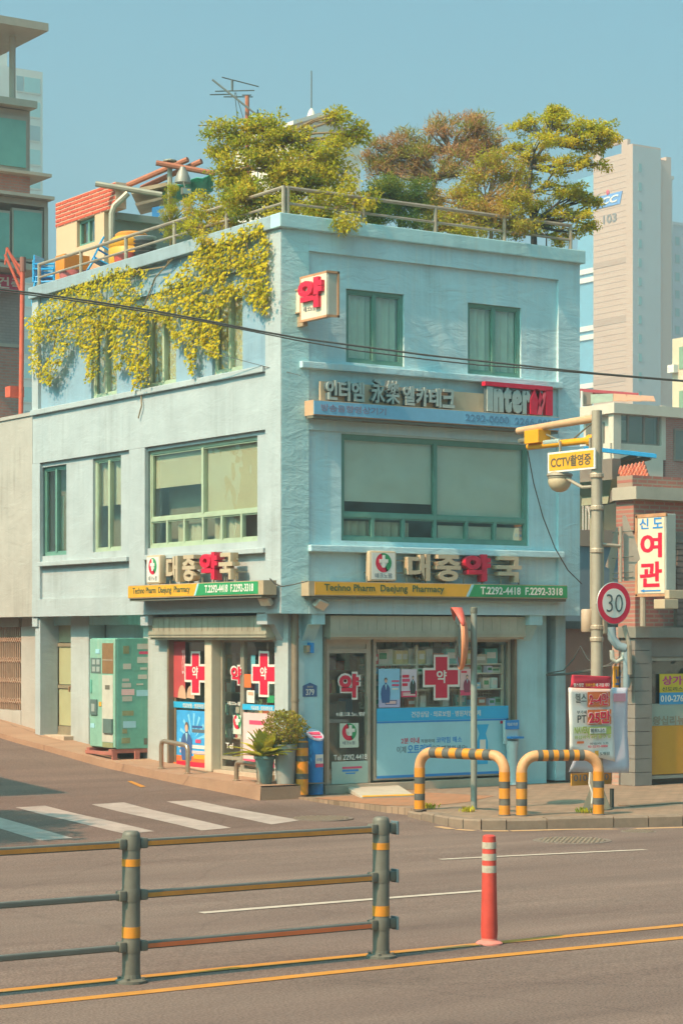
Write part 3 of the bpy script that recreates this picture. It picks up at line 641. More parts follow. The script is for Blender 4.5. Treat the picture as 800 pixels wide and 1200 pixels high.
# posters stuck inside the glass
def poster(pl, x0, y0, x1, y1, d, base, bands, person, label, name='poster'):
    """bands: (left, right, bottom, top, material) in fractions; person: (x, scale, suit material)"""
    r = rect(pl, x0, y0, x1, y1, d); u0, u1, z0, z1 = r; W_, H_ = u1 - u0, z1 - z0
    U = lambda a: u0 + W_ * a if pl == 'R' else u1 - W_ * a
    p = tag(frect(pl, u0, u1, z0, z1, d, base, None, name, .005), label, 'poster')
    for i, (a, b, e, g, m_) in enumerate(bands): ua, ub = sorted((U(a), U(b))); frect(pl, ua, ub, z0 + H_ * e, z0 + H_ * g, d - .002 - .0006 * i, m_, p, 'print')
    if person:
        x, s, sm = person; mb = MB(); dd = d - .008; f = lambda a, b: M3(pl, U(x + a * s), dd, z0 + H_ * b)
        mb.poly([f(-.42, .12), f(.42, .12), f(.5, .36), f(.46, .50), f(.30, .57), f(.10, .61), f(.07, .66), f(-.07, .66), f(-.10, .61), f(-.32, .57), f(-.48, .49), f(-.55, .34)]); mb.build('figure_print', sm, p)
        for (rr, cy, m_, q, nm) in ((.17, .715, HAIRP, .001, 'hair_print'), (.135, .685, SKIN, .003, 'face_print')):
            mb = MB(); mb.poly([M3(pl, U(x + rr * s * math.cos(t * .5236)), dd - q, z0 + H_ * cy + rr * s * W_ * 1.25 * math.sin(t * .5236)) for t in range(12)]); mb.build(nm, m_, p)
        mb = MB(); mb.poly([M3(pl, U(x + a * s), dd - .002, z0 + H_ * b) for a, b in ((-.10, .6), (.10, .6), (.02, .44))]); mb.build('shirt_print', PCY, p)
    return p
LILAC = mat('print_lilac', '#b9b3d2', .6, .08, 5); PPINK = mat('print_pale_pink', '#e0b9b4', .6, .08, 5)
poster('R', 443.5, 784, 468.5, 829, DF, mat('print_skyblue', '#8fc3dc', .6, .1, 4), [(0, 1, 0, .2, LILAC), (.3, .85, .07, .19, NAVY), (.34, .81, .09, .17, PPINK), (.62, .95, .55, .6, PNK), (.62, .92, .46, .5, WHT), (.6, .95, .66, .7, PNK)], (.32, .42, NAVY), 'sky blue poster of a person in a blue suit on the pharmacy display window')
poster('R', 470, 784.5, 488, 817, DF, mat('print_lightlilac', '#d3c6cf', .6, .08, 4), [(0, 1, 0, .22, PNK), (.06, .55, .55, .66, PNK), (.06, .5, .7, .8, RED), (.06, .4, .4, .5, RED), (.1, .9, .06, .1, WHT), (.1, .7, .13, .16, WHT)], (.74, .36, BLK), 'lilac poster with a dark-suited figure and a pink foot, beside the sky blue poster')
poster('R', 539, 784, 552, 815, DF, PPINK, [(0, 1, 0, .2, PNK), (.1, .6, .85, .92, RED)], (.6, .6, mat('print_wine', '#8f4256', .6, .08, 4)), 'pale pink poster with a wine-coloured figure beside the mirror pole')
# door lettering
dt = lambda b, m, x0, y0, x1, y1, bold=.01, dd=-.003: ptext(b, m, 'R', x0, y0, x1, y1, DF + dd, parent=door, bold=bold)
dt('약', WHT, 395.5, 787.5, 422.5, 820.5, .085, 0); dt('약', RED, 397.5, 790, 420.5, 818, .045, -.006)
dt('테크노팜', WHT, 394, 835, 428, 840, .02)
lg = film('R', 398, 848, 420, 876, DF, mat('vinyl_frost', '#c2cbb9', .7, .05, 3), PB, 'emblem')
def swirl(pl, u, z, r, d, parent):    # round emblem: red leaf, green leaf, white cross
    for (a0, a1, m_, nm) in ((1.75, 5.3, RED, 'red_leaf'), (-1.2, 1.9, GRN, 'green_leaf')):
        mb = MB(); k = 14; o1 = [(math.cos(a0 + (a1 - a0) * i / k) * r, math.sin(a0 + (a1 - a0) * i / k) * r) for i in range(k + 1)]; o2 = [(x * .45, y * .45) for x, y in o1]
        for i in range(k): mb.quad(*[M3(pl, u + (p[0] if pl == 'R' else -p[0]), d, z + p[1]) for p in (o1[i], o1[i + 1], o2[i + 1], o2[i])])
        mb.build(nm, m_, parent)
    mb = MB()
    for (a, b) in ((.2, .62), (.62, .2)): mb.pbox(pl, u + (.15 if pl == 'R' else -.15) * r - r * a, u + (.15 if pl == 'R' else -.15) * r + r * a, d - .004 - .001 * (a < .5), d - .002, z + .18 * r - r * b, z + .18 * r + r * b)
    mb.build('cross_mark', WHT, parent)
u_, z_ = uz('R', 409, 858, DF); swirl('R', u_, z_, .125, DF - .003, lg); dt('테크노팜', GRY, 401.5, 869, 416, 873, 0)
dt('Tel 2292.4418', WHT, 391, 885, 430, 891.5, .012)
film('R', 388.5, 893, 431, 917.5, DF, mat('vinyl_frost_green', '#a9bcae', .7, .08, 3), door, 'frosted_panel'); film('R', 401, 899, 424, 900.5, DF - .003, PNK, door, 'fine_print'); film('R', 401, 902.5, 420, 904, DF - .003, BLU, door, 'fine_print'); film('R', 405, 906, 416, 907, DF - .003, BLU, door, 'fine_print')
# --- left shop front at x = .36
E1 = .36; EF = E1 - .012
yy = lambda px: uz('L', px, 830, E1)[0]
w1 = (yy(249), 3.69, .24, 2.19); d1 = (yy(283.5), yy(258.5), .24, 2.19); w2 = (.665, yy(283.5) - .01, .24, 2.19)
lw1 = bars('L', w1, E1, .05, .06).build('shop_window', BRN, PB); MB().pbox('L', w1[0] + .05, w1[1] - .05, E1 + .03, E1 + .036, .29, 2.14).build('pane', SGL, lw1)
ld = bars('L', d1, E1, .05, .05, rows=(.42,)).build('door', ALU, PB); MB().pbox('L', d1[0] + .05, d1[1] - .05, E1 + .02, E1 + .026, .29, 2.14).build('pane', SGL, ld)
lw2 = bars('L', w2, E1, .04, .06, rows=(.38,)).build('shop_window', ALU, PB); MB().pbox('L', w2[0] + .04, w2[1] - .04, E1 + .03, E1 + .036, .29, 2.14).build('pane', SGL, lw2)
MB().pbox('L', yy(258) , yy(250), E1 - .16, E1 + .02, .2, 2.19, .02).build('door_jamb', mat('jamb_cream', '#c9bda4', .6, .06, 4), PB)
lt = lambda b, m, x0, y0, x1, y1, par, bold=.01, dd=-.003: ptext(b, m, 'L', x0, y0, x1, y1, EF + dd, parent=par, bold=bold)
cross('L', 229, 789, .30, .105, EF, PB); cross('L', 309, 790, .30, .105, EF, PB)
def lfilm(x0, y0, x1, y1, m, par, dd=0.0, name='film'): return film('L', x0, y0, x1, y1, EF + dd, m, par, name)
lfilm(203, 822, 248, 831.5, CYAN, lw1, .002); lt('의료보험 · 병원처방조제', WHT, 214, 824, 244, 829.5, lw1, .01, -.003)
poster('L', 207, 832, 248, 902, EF, mat('print_sky', '#3f9fd8', .6, .2, 5), [(0, 1, 0, .2, ORG), (0, 1, 0, .1, RED), (.45, 1, .62, .68, GRY), (.45, .75, .70, .74, NAVY), (.1, .95, .25, .30, PPINK), (.05, .9, .34, .40, WHT), (.5, .95, .16, .24, YEL), (.55, .7, .44, .5, PNK)], (.3, .32, NAVY), 'large blue and orange poster of a suited man on the side window')
mb = MB(); uc, zc = uz('L', 226, 868, EF)     # burst of rays on the poster
for i in range(9):
    a = -.2 + i * .42
    if math.sin(a) < -.1: continue
    p = [(math.cos(a + s) * l, math.sin(a + s) * l) for s, l in ((-.05, .12), (.05, .12), (.07, .42), (-.07, .42))]
    mb.quad(*[M3('L', min(max(uc - x, w1[0] + .08), w1[1] - .16), EF - .0025, min(zc + y, 1.12)) for x, y in p])
mb.build('rays_print', mat('print_ray', '#7fc6e4', .6, .1, 4), lw1)
lfilm(203, 893, 207, 902, ORG, lw1); lfilm(203, 752, 217, 818, mat('print_brick_red', '#b8494a', .6, .15, 3), lw1, .003, 'banner'); lt('건강', PPINK, 213, 760, 217, 790, lw1, .01, -.0)
lfilm(241, 757, 248, 782, CYAN, lw1, .003, 'banner'); lfilm(243, 786, 248, 820, mat('print_azure', '#3b9ac4', .6, .1, 3), lw1, .003, 'banner')
mb = MB()
for px, py, r_ in ((213, 812, .16), (223, 812, .15)):
    u, z = uz('L', px, py, EF); mb.poly([M3('L', u + r_ * .8 * math.cos(t * .4), EF + .002, z - .08 + r_ * 1.25 * math.sin(t * .4)) for t in range(9)])
mb.build('rounded_print', mat('print_tan', '#c9a284', .6, .1, 4), lw1)
lt('약', WHT, 269.5, 779, 283, 803, ld, .075, 0); lt('약', RED, 270.5, 781, 282.5, 801.5, ld, .04, -.006); lt('테크노팜', WHT, 267, 822, 282, 826.5, ld, .015); lt('Tel', WHT, 264.5, 870.5, 273, 877, ld, .012)
l2 = lfilm(273, 838, 282.5, 861, mat('vinyl_frost', '#c2cbb9'), PB, 0, 'emblem'); u_, z_ = uz('L', 278, 846, EF); swirl('L', u_, z_, .11, EF - .003, l2)
lfilm(284, 825, 321, 833.5, CYAN, lw2); lt('의료보험 · 병원처방조제', WHT, 294, 827, 319, 832, lw2, .01)
poster('L', 285, 835, 321, 900, EF, PPINK, [(0, 1, 0, .12, PNK), (.2, .7, .78, .86, PNK), (.1, .9, .5, .6, WHT)], None, 'salmon pink poster on the side window behind the potted plants')
lfilm(286, 790, 294, 806, ORG, lw2, .002, 'note'); lfilm(289, 809, 298, 824, WHT, lw2, .002, 'note'); lfilm(290.5, 811, 296.5, 815, mat('print_tan', '#c9a284'), lw2, -.002, 'note_print'); lfilm(294, 768, 299, 800, mat('print_sea', '#5fa5ad', .6, .1, 4), lw2, .002, 'note'); lfilm(313, 815, 321, 824, GRN, lw2, .002, 'note')
# side door with transom
sd = (7.13, 7.81, .55, 2.12); E2 = .38; SDF = mat('door_frame_brown', '#8a8068', .55, .12, 5, dirt=.3, dirtcol='#6f6350')
sdoor = bars('L', sd, E2, .06, .06, rows=(1.38,)).build('door', SDF, PB)
for z0, z1 in ((.72, 1.34), (1.42, 2.06)): MB().pbox('L', sd[0] + .07, sd[1] - .07, E2 + .02, E2 + .03, z0, z1).build('panel', mat('door_panel', '#a8a77f', .5, .06, 3), sdoor)
MB().pbox('L', sd[0] + .05, sd[1] - .05, E2 + .01, E2 + .04, .60, .71).build('kick_plate', SDF, sdoor); MB().pbox('L', 7.11, 7.83, E2 + .02, E2 + .1, 2.13, 2.46).build('transom_panel', mat('transom_board', '#a39b7d', .6, .08, 4), sdoor)
mb = MB(); mb.tube([(E2 - .01, 7.2, 1.38), (E2 - .06, 7.2, 1.38), (E2 - .06, 7.2, 1.30)], .018, 8); mb.lathe((E2 - .01, 7.2, 1.46), [(.025, 0), (.025, .03)], 8); mb.build('handle', mat('brass_handle', '#b98f6a', .35, .1, 4, metal=.5), sdoor)
MB().box(.12, .42, 7.0, 7.85, .30, .565, .01).build('doorstep', mat('stone_step', '#b9a48c'), PB)
# ================================================================ SHOP INTERIOR
pb('shop_back_wall', mat('shop_wall', '#d0ccb8', .9, .05, 2), ('R', 1.3, 4.98, 1.9, 2.0, .08, 2.55)); pb('shop_side_wall', mat('shop_wall', '#b8b49c'), ('L', .5, 1.9, 4.9, 4.98, .08, 2.55)); pb('shop_inner_wall', mat('shop_wall', '#b8b49c'), ('R', .62, 1.3, 3.76, 3.8, .08, 2.55))
rack = thing('display_rack', 'cream wire display rack behind the pharmacy window', 'rack')
RK = mat('rack_cream', '#d2ccb2', .6, .06, 5); mb = MB()
X0, X1, YK = 1.84, 4.3, .50
for x in (X0, 2.68, 3.5, X1): mb.box(x - .02, x + .02, YK - .02, YK + .02, .09, 2.1)
mb.build('uprights', RK, rack)
for z in (1.16, 1.42, 1.66, 1.80): MB().box(X0, X1, YK - .03, YK + .26, z, z + .018).build('shelf', RK, rack)
for (a, b, c, d) in ((X0, 2.68, 1.2, 1.8), (2.68, 3.5, 1.2, 1.8), (3.5, X1, 1.2, 1.8)):      # wire grid backs
    mb = MB(); k = int((b - a) / .05)
    for i in range(1, k): x = a + (b - a) * i / k; mb.box(x - .007, x + .007, YK + .27, YK + .28, c, d)
    k = int((d - c) / .05)
    for i in range(k + 1): z = c + (d - c) * i / k; mb.box(a, b, YK + .265, YK + .275, z - .007, z + .007)
    mb.build('wire_grid', RK, rack)
cols = ['#e0dac2', '#c8744f', '#d4605c', '#8cc4a8', '#e4e0d0', '#6cb8ac', '#cbbfd4', '#dcc888', '#7fc0d8', '#e2d0bc', '#bcae96', '#d0e2d8']
bmats = [mat('carton_%s' % 'abcdefghijkl'[i], c, .6, .08, 9) for i, c in enumerate(cols)]
meshes = []
for i in range(12):
    w, h, d = random.uniform(.05, .10), random.uniform(.08, .17), .09
    o = MB().box(-w, w, -d / 2, d / 2, 0, h).build('medicine_carton', bmats[i]); MB().box(-w * .7, w * .7, -d / 2 - .002, -d / 2, h * .35, h * .75).build('carton_label', WHT if i % 3 else GRN, o)
    tag(o, 'small medicine carton on the cream wire rack behind the pharmacy window', 'carton', 'cartons on the window display rack'); meshes.append((o, w, h))
used = set()
for z in (1.178, 1.438, 1.678, 1.818):
    x = X0 + .06
    while x < X1 - .1:
        i = random.randrange(12); o, w, h = meshes[i]
        if z < 1.6 and random.random() < .35: x += .15; continue
        if i in used: o = copy_tree(o)
        used.add(i); o.location = (x + w, YK + random.uniform(.03, .14), z); o.rotation_euler.z = random.uniform(-.15, .15)
        if z > 1.7: o.scale = (1.25, 1, 1.35)
        x += 2 * w + random.uniform(.01, .06)
for i in range(12):
    if i not in used: bpy.data.objects.remove(meshes[i][0].children[0]); bpy.data.objects.remove(meshes[i][0])
# counter and wall shelves deep in the shop (seen through the doors)
ct = thing('shop_counter', 'pale counter inside the pharmacy behind the glass doors', 'counter')
MB().box(1.32, 1.76, 1.0, 1.5, .08, .95).build('body', mat('counter_body', '#a89f86', .6, .08, 3), ct); MB().box(1.30, 1.78, .96, 1.54, .95, 1.0).build('top', WHT, ct)
sh = thing('wall_shelves', 'wall shelves stacked with goods at the back of the pharmacy', 'shelves')
for z in (.3, .65, 1.0, 1.35, 1.7, 2.05): MB().box(1.32, 4.8, 1.6, 1.89, z, z + .02).build('shelf', RK, sh)
for z in (.67, 1.02, 1.37, 1.72, 2.07):
    x = 1.35; k = 0
    while x < (4.6 if z > 1.1 else 2.2): w = random.uniform(.06, .16); tag(MB().box(x, x + w, 1.62, 1.84, z, z + random.uniform(.12, .28)).build('goods_packet', random.choice(bmats)), 'goods packet on the wall shelves at the back of the pharmacy', 'packet', 'packets on the back wall shelves'); x += w + .015
s2 = thing('side_shelves', 'goods shelves facing the side door of the pharmacy', 'shelves')
for z in (.3, .65, 1.0, 1.35, 1.7, 2.05): MB().box(1.0, 1.28, 1.55, 3.7, z, z + .02).build('shelf', RK, s2)
MB().box(1.285, 1.30, 1.5, 3.74, .08, 2.4).build('back_panel', mat('shop_wall', '#d0ccb8'), s2)
for z in (.67, 1.02, 1.37, 1.72):
    y = 1.58
    while y < 3.55: w = random.uniform(.06, .16); tag(MB().box(1.03, 1.22, y, y + w, z, z + random.uniform(.12, .28)).build('goods_packet', random.choice(bmats)), 'goods packet on the shelves facing the side door of the pharmacy', 'packet', 'packets on the side shelves'); y += w + .015
tag(MB().box(.95, 1.25, 1.2, 1.5, .08, .6, .02).build('stool_box', mat('carton_brown', '#9a7a55', .8, .1, 4)), 'brown storage box standing behind the pharmacy door', 'box')
# ================================================================ SIGNS ON THE BUILDING
DKM = mat('sign_case_dark', '#6b6a5c', .6, .12, 4); CASE = mat('sign_case_beige', '#b09a7c', .6, .15, 4, dirt=.4, dirtcol='#8a6f52')
SILV = mat('letter_silver', '#a9b5ae', .4, .1, 6, metal=.2); SDK = mat('letter_side_dark', '#4f5f62', .6, .1, 5)
def board(pl, x0, yt, yb, x1, d, dp, label, split, front=True):
    """two-coloured shop board; x0/x1 photo columns of its ends, measured at x0"""
    u0, z1 = uz(pl, x0, yt, d); _, z0 = uz(pl, x0, yb, d); u1, _ = uz(pl, x1, yt, d); s = thing('shop_sign', label, 'sign')
    a, b = min(u0, u1), max(u0, u1)
    MB().pbox(pl, a - (.1 if pl == 'R' else .14), b + (.0 if pl == 'R' else .0), d + .006, d + dp, z0 - .015, z1 + .012).build('case', CASE, s)
    MB().pbox(pl, a - .05, b, d + .03, d + dp + .12, z0 - .055, z0 - .016).build('under_tray', DKM, s)
    us = uz(pl, split, yt, d)[0]; k = .10
    if pl == 'R': pa = [(a, z0), (us - k / 2, z0), (us + k / 2, z1), (a, z1)]; pw = [(us - k / 2, z0), (us - k / 2 + .05, z0), (us + k / 2 + .05, z1), (us + k / 2, z1)]; pg = [(us - k / 2 + .05, z0), (b, z0), (b, z1), (us + k / 2 + .05, z1)]
    else: pa = [(b, z0), (us + k / 2, z0), (us - k / 2, z1), (b, z1)]; pw = [(us + k / 2, z0), (us + k / 2 - .05, z0), (us - k / 2 - .05, z1), (us - k / 2, z1)]; pg = [(us + k / 2 - .05, z0), (a, z0), (a, z1), (us - k / 2 - .05, z1)]
    for nm, pts, m_ in (('yellow_panel', pa, YEL), ('white_stripe', pw, PCY), ('green_panel', pg, GRN)):
        MB().prism([M3(pl, u, d, z) for u, z in pts], (0, .006, 0) if pl == 'R' else (.006, 0, 0)).build(nm, m_, s)
    return s, z0, z1
def letter(ch, m, pl, x0, y0, x1, y1, d, dp, par, bold=.03, side=None):
    o = ptext(ch, m, pl, x0, y0, x1, y1, d, ext=dp * .35 if side else dp, bold=bold, parent=par, name='letter')
    if side: ptext(ch, side, pl, x0, y0, x1, y1, d + dp * .35 + .001, ext=dp * .65, bold=bold, parent=o, name='letter_side')
    return o
CSIDE = mat('letter_cream_side', '#b79c78', .6, .1, 6); RSIDE = mat('letter_red_side', '#b93a44', .5, .08, 6); DGT = mat('sign_text_green', '#3d5a3c', .6, .05, 4)
def shop_sign(pl, spec, d):
    s, z0, z1 = board(pl, *spec['board'], d, .22, spec['label'], spec['split'])
    h = z1 - z0; t = spec['t1']; text('Techno Pharm  Daejung  Pharmacy', DGT, pl, *sorted((uz(pl, t[0], 690, d)[0], uz(pl, t[1], 690, d)[0])), z0 + h * .16, z0 + h * .86, d - .004, parent=s, bold=.012)
    t = spec['t2']; text('T.2292-4418  F.2292-3318', WHT, pl, *sorted((uz(pl, t[0], 690, d)[0], uz(pl, t[1], 690, d)[0])), z0 + h * .2, z0 + h * .84, d - .004, parent=s, bold=.02)
    dl = d + .05
    zl0 = z1 + .045; H = .40
    U = lambda px: uz(pl, px, 670, dl)[0]
    mb = MB(); mb.pbox(pl, *sorted((U(spec['logo'][0]), U(spec['logo'][1]))), dl, dl + .12, zl0 - .02, zl0 + .42, .035); lg = mb.build('emblem_box', CREAM, s, smooth=True)
    um = (U(spec['logo'][0]) + U(spec['logo'][1])) / 2; hw = abs(U(spec['logo'][0]) - U(spec['logo'][1])) / 2
    frect(pl, um - hw * .86, um + hw * .86, zl0 + .01, zl0 + .39, dl - .003, WHT, lg, 'emblem_face')
    # the emblem's round mark and its words sit on the box
    for (a0, a1, m_, nm) in ((1.75, 5.3, RED, 'red_leaf'), (-1.2, 1.9, GRN, 'green_leaf')):
        m2 = MB(); k = 14; r = hw * .58; o1 = [(math.cos(a0 + (a1 - a0) * i / k) * r, math.sin(a0 + (a1 - a0) * i / k) * r) for i in range(k + 1)]; o2 = [(x * .45, y * .45) for x, y in o1]
        for i in range(k): m2.quad(*[M3(pl, um + (p[0] if pl == 'R' else -p[0]), dl - .006, zl0 + .25 + p[1]) for p in (o1[i], o1[i + 1], o2[i + 1], o2[i])])
        m2.build(nm, m_, lg)
    m2 = MB(); m2.pbox(pl, um - hw * .1, um + hw * .1, dl - .011, dl - .007, zl0 + .18, zl0 + .36); m2.pbox(pl, um - hw * .32, um + hw * .32, dl - .012, dl - .007, zl0 + .25, zl0 + .30); m2.build('cross_mark', WHT, lg)
    text('테크노팜', GRY, pl, um - hw * .62, um + hw * .62, zl0 + .03, zl0 + .10, dl - .006, parent=lg)
    for ch, a, b in spec['letters']:
        u0, u1 = sorted((U(a), U(b))); red = ch == '약'
        o = text(ch, RED if red else CREAM, pl, u0, u1, zl0 + (.01 if red else .0), zl0 + H * (1.02 if red else .97), dl, ext=.05, bold=.045 if red else .035, parent=s, name='letter')
        text(ch, RSIDE if red else CSIDE, pl, u0, u1, zl0, zl0 + H * (1.02 if red else .97), dl + .051, ext=.08, bold=.045 if red else .035, parent=o, name='letter_side')
    mb = MB()
    ua, ub = sorted((U(spec['logo'][0]), U(spec['letters'][-1][2])))
    for i in range(9): u = ua + (ub - ua) * i / 8; mb.pbox(pl, u - .01, u + .01, dl + .06, dl + .08, z1, zl0 + .05)
    mb.pbox(pl, ua, ub, dl + .10, dl + .12, zl0 + .1, zl0 + .12); mb.pbox(pl, ua, ub, dl + .10, dl + .12, zl0 + .28, zl0 + .30); mb.pbox(pl, ua, ua + .02, dl + .12, .0, zl0 + .1, zl0 + .12) if d < 0 else None
    mb.build('letter_rack', mat('rack_steel', '#8d8a78', .5, .1, 4, metal=.3), s)
    return s
shop_sign('R', dict(board=(369, 682, 697, 664.5), split=549, t1=(380, 520), t2=(563, 659), logo=(433, 465), letters=[('대', 478, 504), ('중', 511, 540), ('약', 545, 575), ('국', 582, 611)], label='yellow and green pharmacy sign board with large letters on the shaded street front'), -.20)
shop_sign('L', dict(board=(150, 687.4, 700.6, 302), split=229, t1=(155.7, 222.5), t2=(240, 297), logo=(171, 187.3), letters=[('대', 194.5, 208), ('중', 213.4, 228), ('약', 233.5, 254), ('국', 256, 272)], label='yellow and green pharmacy sign board with large letters on the sunlit side wall'), -.30)
# --- electronics shop sign on the second-floor band
DI = -.24
IS = thing('shop_sign', 'blue box sign with silver letters and a red angular emblem above the large front window', 'sign')
u0, z1 = uz('R', 368, 469, DI); u1, _ = uz('R', 655, 490, DI); z0 = uz('R', 368, 485, DI)[1]
MB().pbox('R', u0 - .0, u1, DI, DI + .012, z0, z1).build('blue_face', mat('sign_blue', '#78acc8', .45, .12, 3, dirt=.3, dirtcol='#7fb3cc'), IS)
MB().pbox('R', u0 - .004, u1 + .004, DI + .013, .045, z0 - .01, z1 + .01).build('case', mat('sign_case_sunlit_peach', '#c9a07c', .6, .1, 4), IS); MB().pbox('R', u0, u1, DI + .03, DI + .2, z0 - .05, z0 - .011).build('under_tray', DKM, IS)  # case colour has the orange sunlight on the box end painted in
text('2292-0000  2266-0090', mat('faint_blue_text', '#5f86a4', .6, .05, 4), 'R', uz('R', 545, 500, DI)[0], uz('R', 652, 500, DI)[0], z0 + .05, z1 - .04, DI - .004, parent=IS, bold=.01)
text('방송음향영상기기', mat('faint_rose_text', '#8d8296', .6, .05, 4), 'R', uz('R', 376, 480, DI)[0], uz('R', 452, 480, DI)[0], z0 + .05, z1 - .04, DI - .004, parent=IS, bold=.01)
DL = DI + .06
u2, u3 = uz('R', 380, 460, DL)[0], uz('R', 572, 470, DL)[0]
MB().pbox('R', u2, u3, DL + .10, DL + .14, z1 + .02, z1 + .30).build('backing_plate', CREAM, IS)
def put(ch, x0, x1, zlo, zhi, bold, m=SILV, side=SDK, nm='letter', dp=.09, sp=0):
    a, b = uz('R', x0, 460, DL)[0], uz('R', x1, 460, DL)[0]
    o = text(ch, m, 'R', a, b, zlo, zhi, DL, ext=.025, bold=bold, parent=IS, name=nm); text(ch, side, 'R', a, b, zlo, zhi, DL + .026, ext=dp - .026, bold=bold, parent=o, name='letter_side')
zl = z1 + .035
for ch, a, b in (('인', 383, 395.5), ('터', 397.5, 410.5), ('엠', 412.5, 427), ('永', 436, 451), ('樂', 453, 468.5), ('엘', 473, 486), ('카', 488, 501.5), ('테', 503.5, 517), ('크', 518.5, 533)): put(ch, a, b, zl, zl + (.34 if ch in '永樂' else .28), .015 if ch in '永樂' else .03)
xs_ = 571
for ch, w in (('ı', 6.5), ('n', 11.5), ('t', 8.5), ('e', 11.5), ('r', 9)): put(ch, xs_, xs_ + w, z1 + .03, z1 + (.40 if ch == 'ı' else .38 if ch != 't' else .47), .07); xs_ += w + .9
def strokes(pts, m, nm, t=.09):
    P_ = [(uz('R', px, py, DL)) for px, py in pts]
    MB().prism([(u, DL - .01, z) for u, z in P_], (0, t, 0)).build(nm, m, IS)
strokes([(568, 446.5), (647, 453), (647, 458.5), (568, 451.5)], RED, 'red_bar'); strokes([(639.5, 457), (647, 457.6), (647, 487), (639.5, 486.2)], RED, 'red_post')
strokes([(621, 468), (626, 456), (632, 456.5), (628, 486), (621, 485)], RED, 'red_stroke'); strokes([(626, 457), (632, 457.5), (636, 470), (633, 478)], RED, 'red_stroke'); strokes([(629, 485.5), (637, 460), (639, 460), (638, 470), (634, 486)], mat('sign_red_light', '#e25a68', .5, .06, 4), 'red_stroke')
# --- projecting box sign at the corner pier
PS = thing('projecting_sign', 'white box sign with a red character jutting out from the corner pier', 'sign')
XS = .20; ya_, za_ = uz('L', 351, 324, XS); yb_, zb2 = uz('L', 383.4, 371, XS); zt2 = uz('L', 383.4, 317, XS)[1]; zlow = uz('L', 351, 377.5, XS)[1]
PZ0, PZ1 = (zlow + zb2) / 2, (za_ + zt2) / 2; PY0, PY1 = min(ya_, yb_), max(ya_, yb_); IVO = mat('sign_ivory', '#ddcdb4', .5, .06, 4, dirt=.3, dirtcol='#b98f68'); RST = mat('sign_rust', '#b98863', .7, .2, 8)
MB().box(XS + .01, XS + .19, PY0 + .01, PY1, PZ0 + .02, PZ1 - .02, .02).build('case', mat('sign_grey_side', '#a9aa9c', .5, .08, 4), PS)
mb = MB(); mb.box(XS, XS + .03, PY0, PY1, PZ0, PZ0 + .03); mb.box(XS, XS + .03, PY0, PY1, PZ1 - .03, PZ1); mb.box(XS, XS + .03, PY1 - .03, PY1, PZ0 + .03, PZ1 - .03); mb.box(XS, XS + .2, PY0 - .005, PY0 + .015, PZ1 - .03, PZ1); mb.box(XS, XS + .2, PY0 - .005, PY0 + .015, PZ0, PZ0 + .03); mb.box(XS + .17, XS + .2, PY0 - .005, PY0 + .015, PZ0, PZ1); mb.build('trim', RST, PS)
frect('L', PY0 + .02, PY1 - .03, PZ0 + .03, PZ1 - .03, XS + .002, IVO, PS, 'face'); hh = PZ1 - PZ0; ww = PY1 - PY0
text('약', RED, 'L', PY0 + ww * .10, PY1 - ww * .03, PZ0 + hh * .24, PZ1 - hh * .10, XS - .05, ext=.05, bold=.05, parent=PS, name='character')
text('테크노팜', GRY, 'L', PY0 + ww * .42, PY1 - ww * .16, PZ0 + hh * .2, PZ0 + hh * .32, XS - .004, parent=PS)
mb = MB(); mb.box(XS + .04, XS + .16, PY1, .0, PZ0 + .16, PZ1 - .16); mb.build('bracket', IVO, PS); mb = MB(); mb.box(XS + .06, XS + .14, PY1 + .01, -.0, PZ0 - .04, PZ0 + .15); mb.box(XS + .02, XS + .18, PY1 - .0, -.001, PZ1 - .17, PZ1 - .15); mb.box(XS + .02, XS + .18, PY1 - .0, -.001, PZ0 + .145, PZ0 + .159); mb.build('junction_box', CASE, PS)
# --- house-number plate, switch box, floodlights
NP = thing('number_plate', 'dark blue house number plate on the front column', 'plate'); r = rect('R', 355, 801.5, 371.5, 816.5, .29)
MB().prism([(r[0], .292, r[2]), (r[1], .292, r[2]), (r[1], .292, r[3] - .03), ((r[0] + r[1]) / 2, .292, r[3] + .015), (r[0], .292, r[3] - .03)], (0, .006, 0)).build('plate', mat('plate_blue', '#46648c', .4, .05, 4), NP)
text('379', WHT, 'R', r[0] + .05, r[1] - .05, r[2] + .02, r[2] + .11, .288, parent=NP, bold=.02); text('왕십리로', WHT, 'R', r[0] + .07, r[1] - .07, r[3] - .06, r[3] - .03, .288, parent=NP)
SB = thing('switch_box', 'small blue and beige alarm box high on the front column', 'box'); MB().box(*[uz('R', 356.5, 755, .28)[0], uz('R', 360.5, 755, .28)[0]], .22, .3, 2.0, 2.10).build('base', CASE, SB); MB().box(uz('R', 360.6, 755, .28)[0], uz('R', 364.5, 755, .28)[0], .20, .3, 1.99, 2.14, .008).build('cover', BLU, SB)
def flood(c, ang, label, pl):
    e = thing('floodlight', label, 'floodlight', loc=c); FL = mat('flood_body', '#c3bba8', .5, .1, 4)
    mb = MB(); mb.box(-.10, .10, -.035, .035, -.07, .07, .012); o = mb.build('head', FL, e); o.rotation_euler = ang
    g = MB(); g.box(-.085, .085, -.040, -.036, -.055, .055); g = g.build('lens', mat('flood_lens', '#d8c8ae', .2, .04, 5), o)
    a = MB(); a.tube([(0, 0, 0), (.02, .05, .10), (.02, .10, .16)], .012, 6); a.build('arm', DKM, e)
flood(tuple(onX(311, 704, -.12)), (.6, 0, -1.57 + .3), 'small square floodlight below the left end sign', 'L'); flood(tuple(onY(376, 708, -.1)), (.7, .3, .2), 'small square floodlight under the front sign beside the corner', 'R')
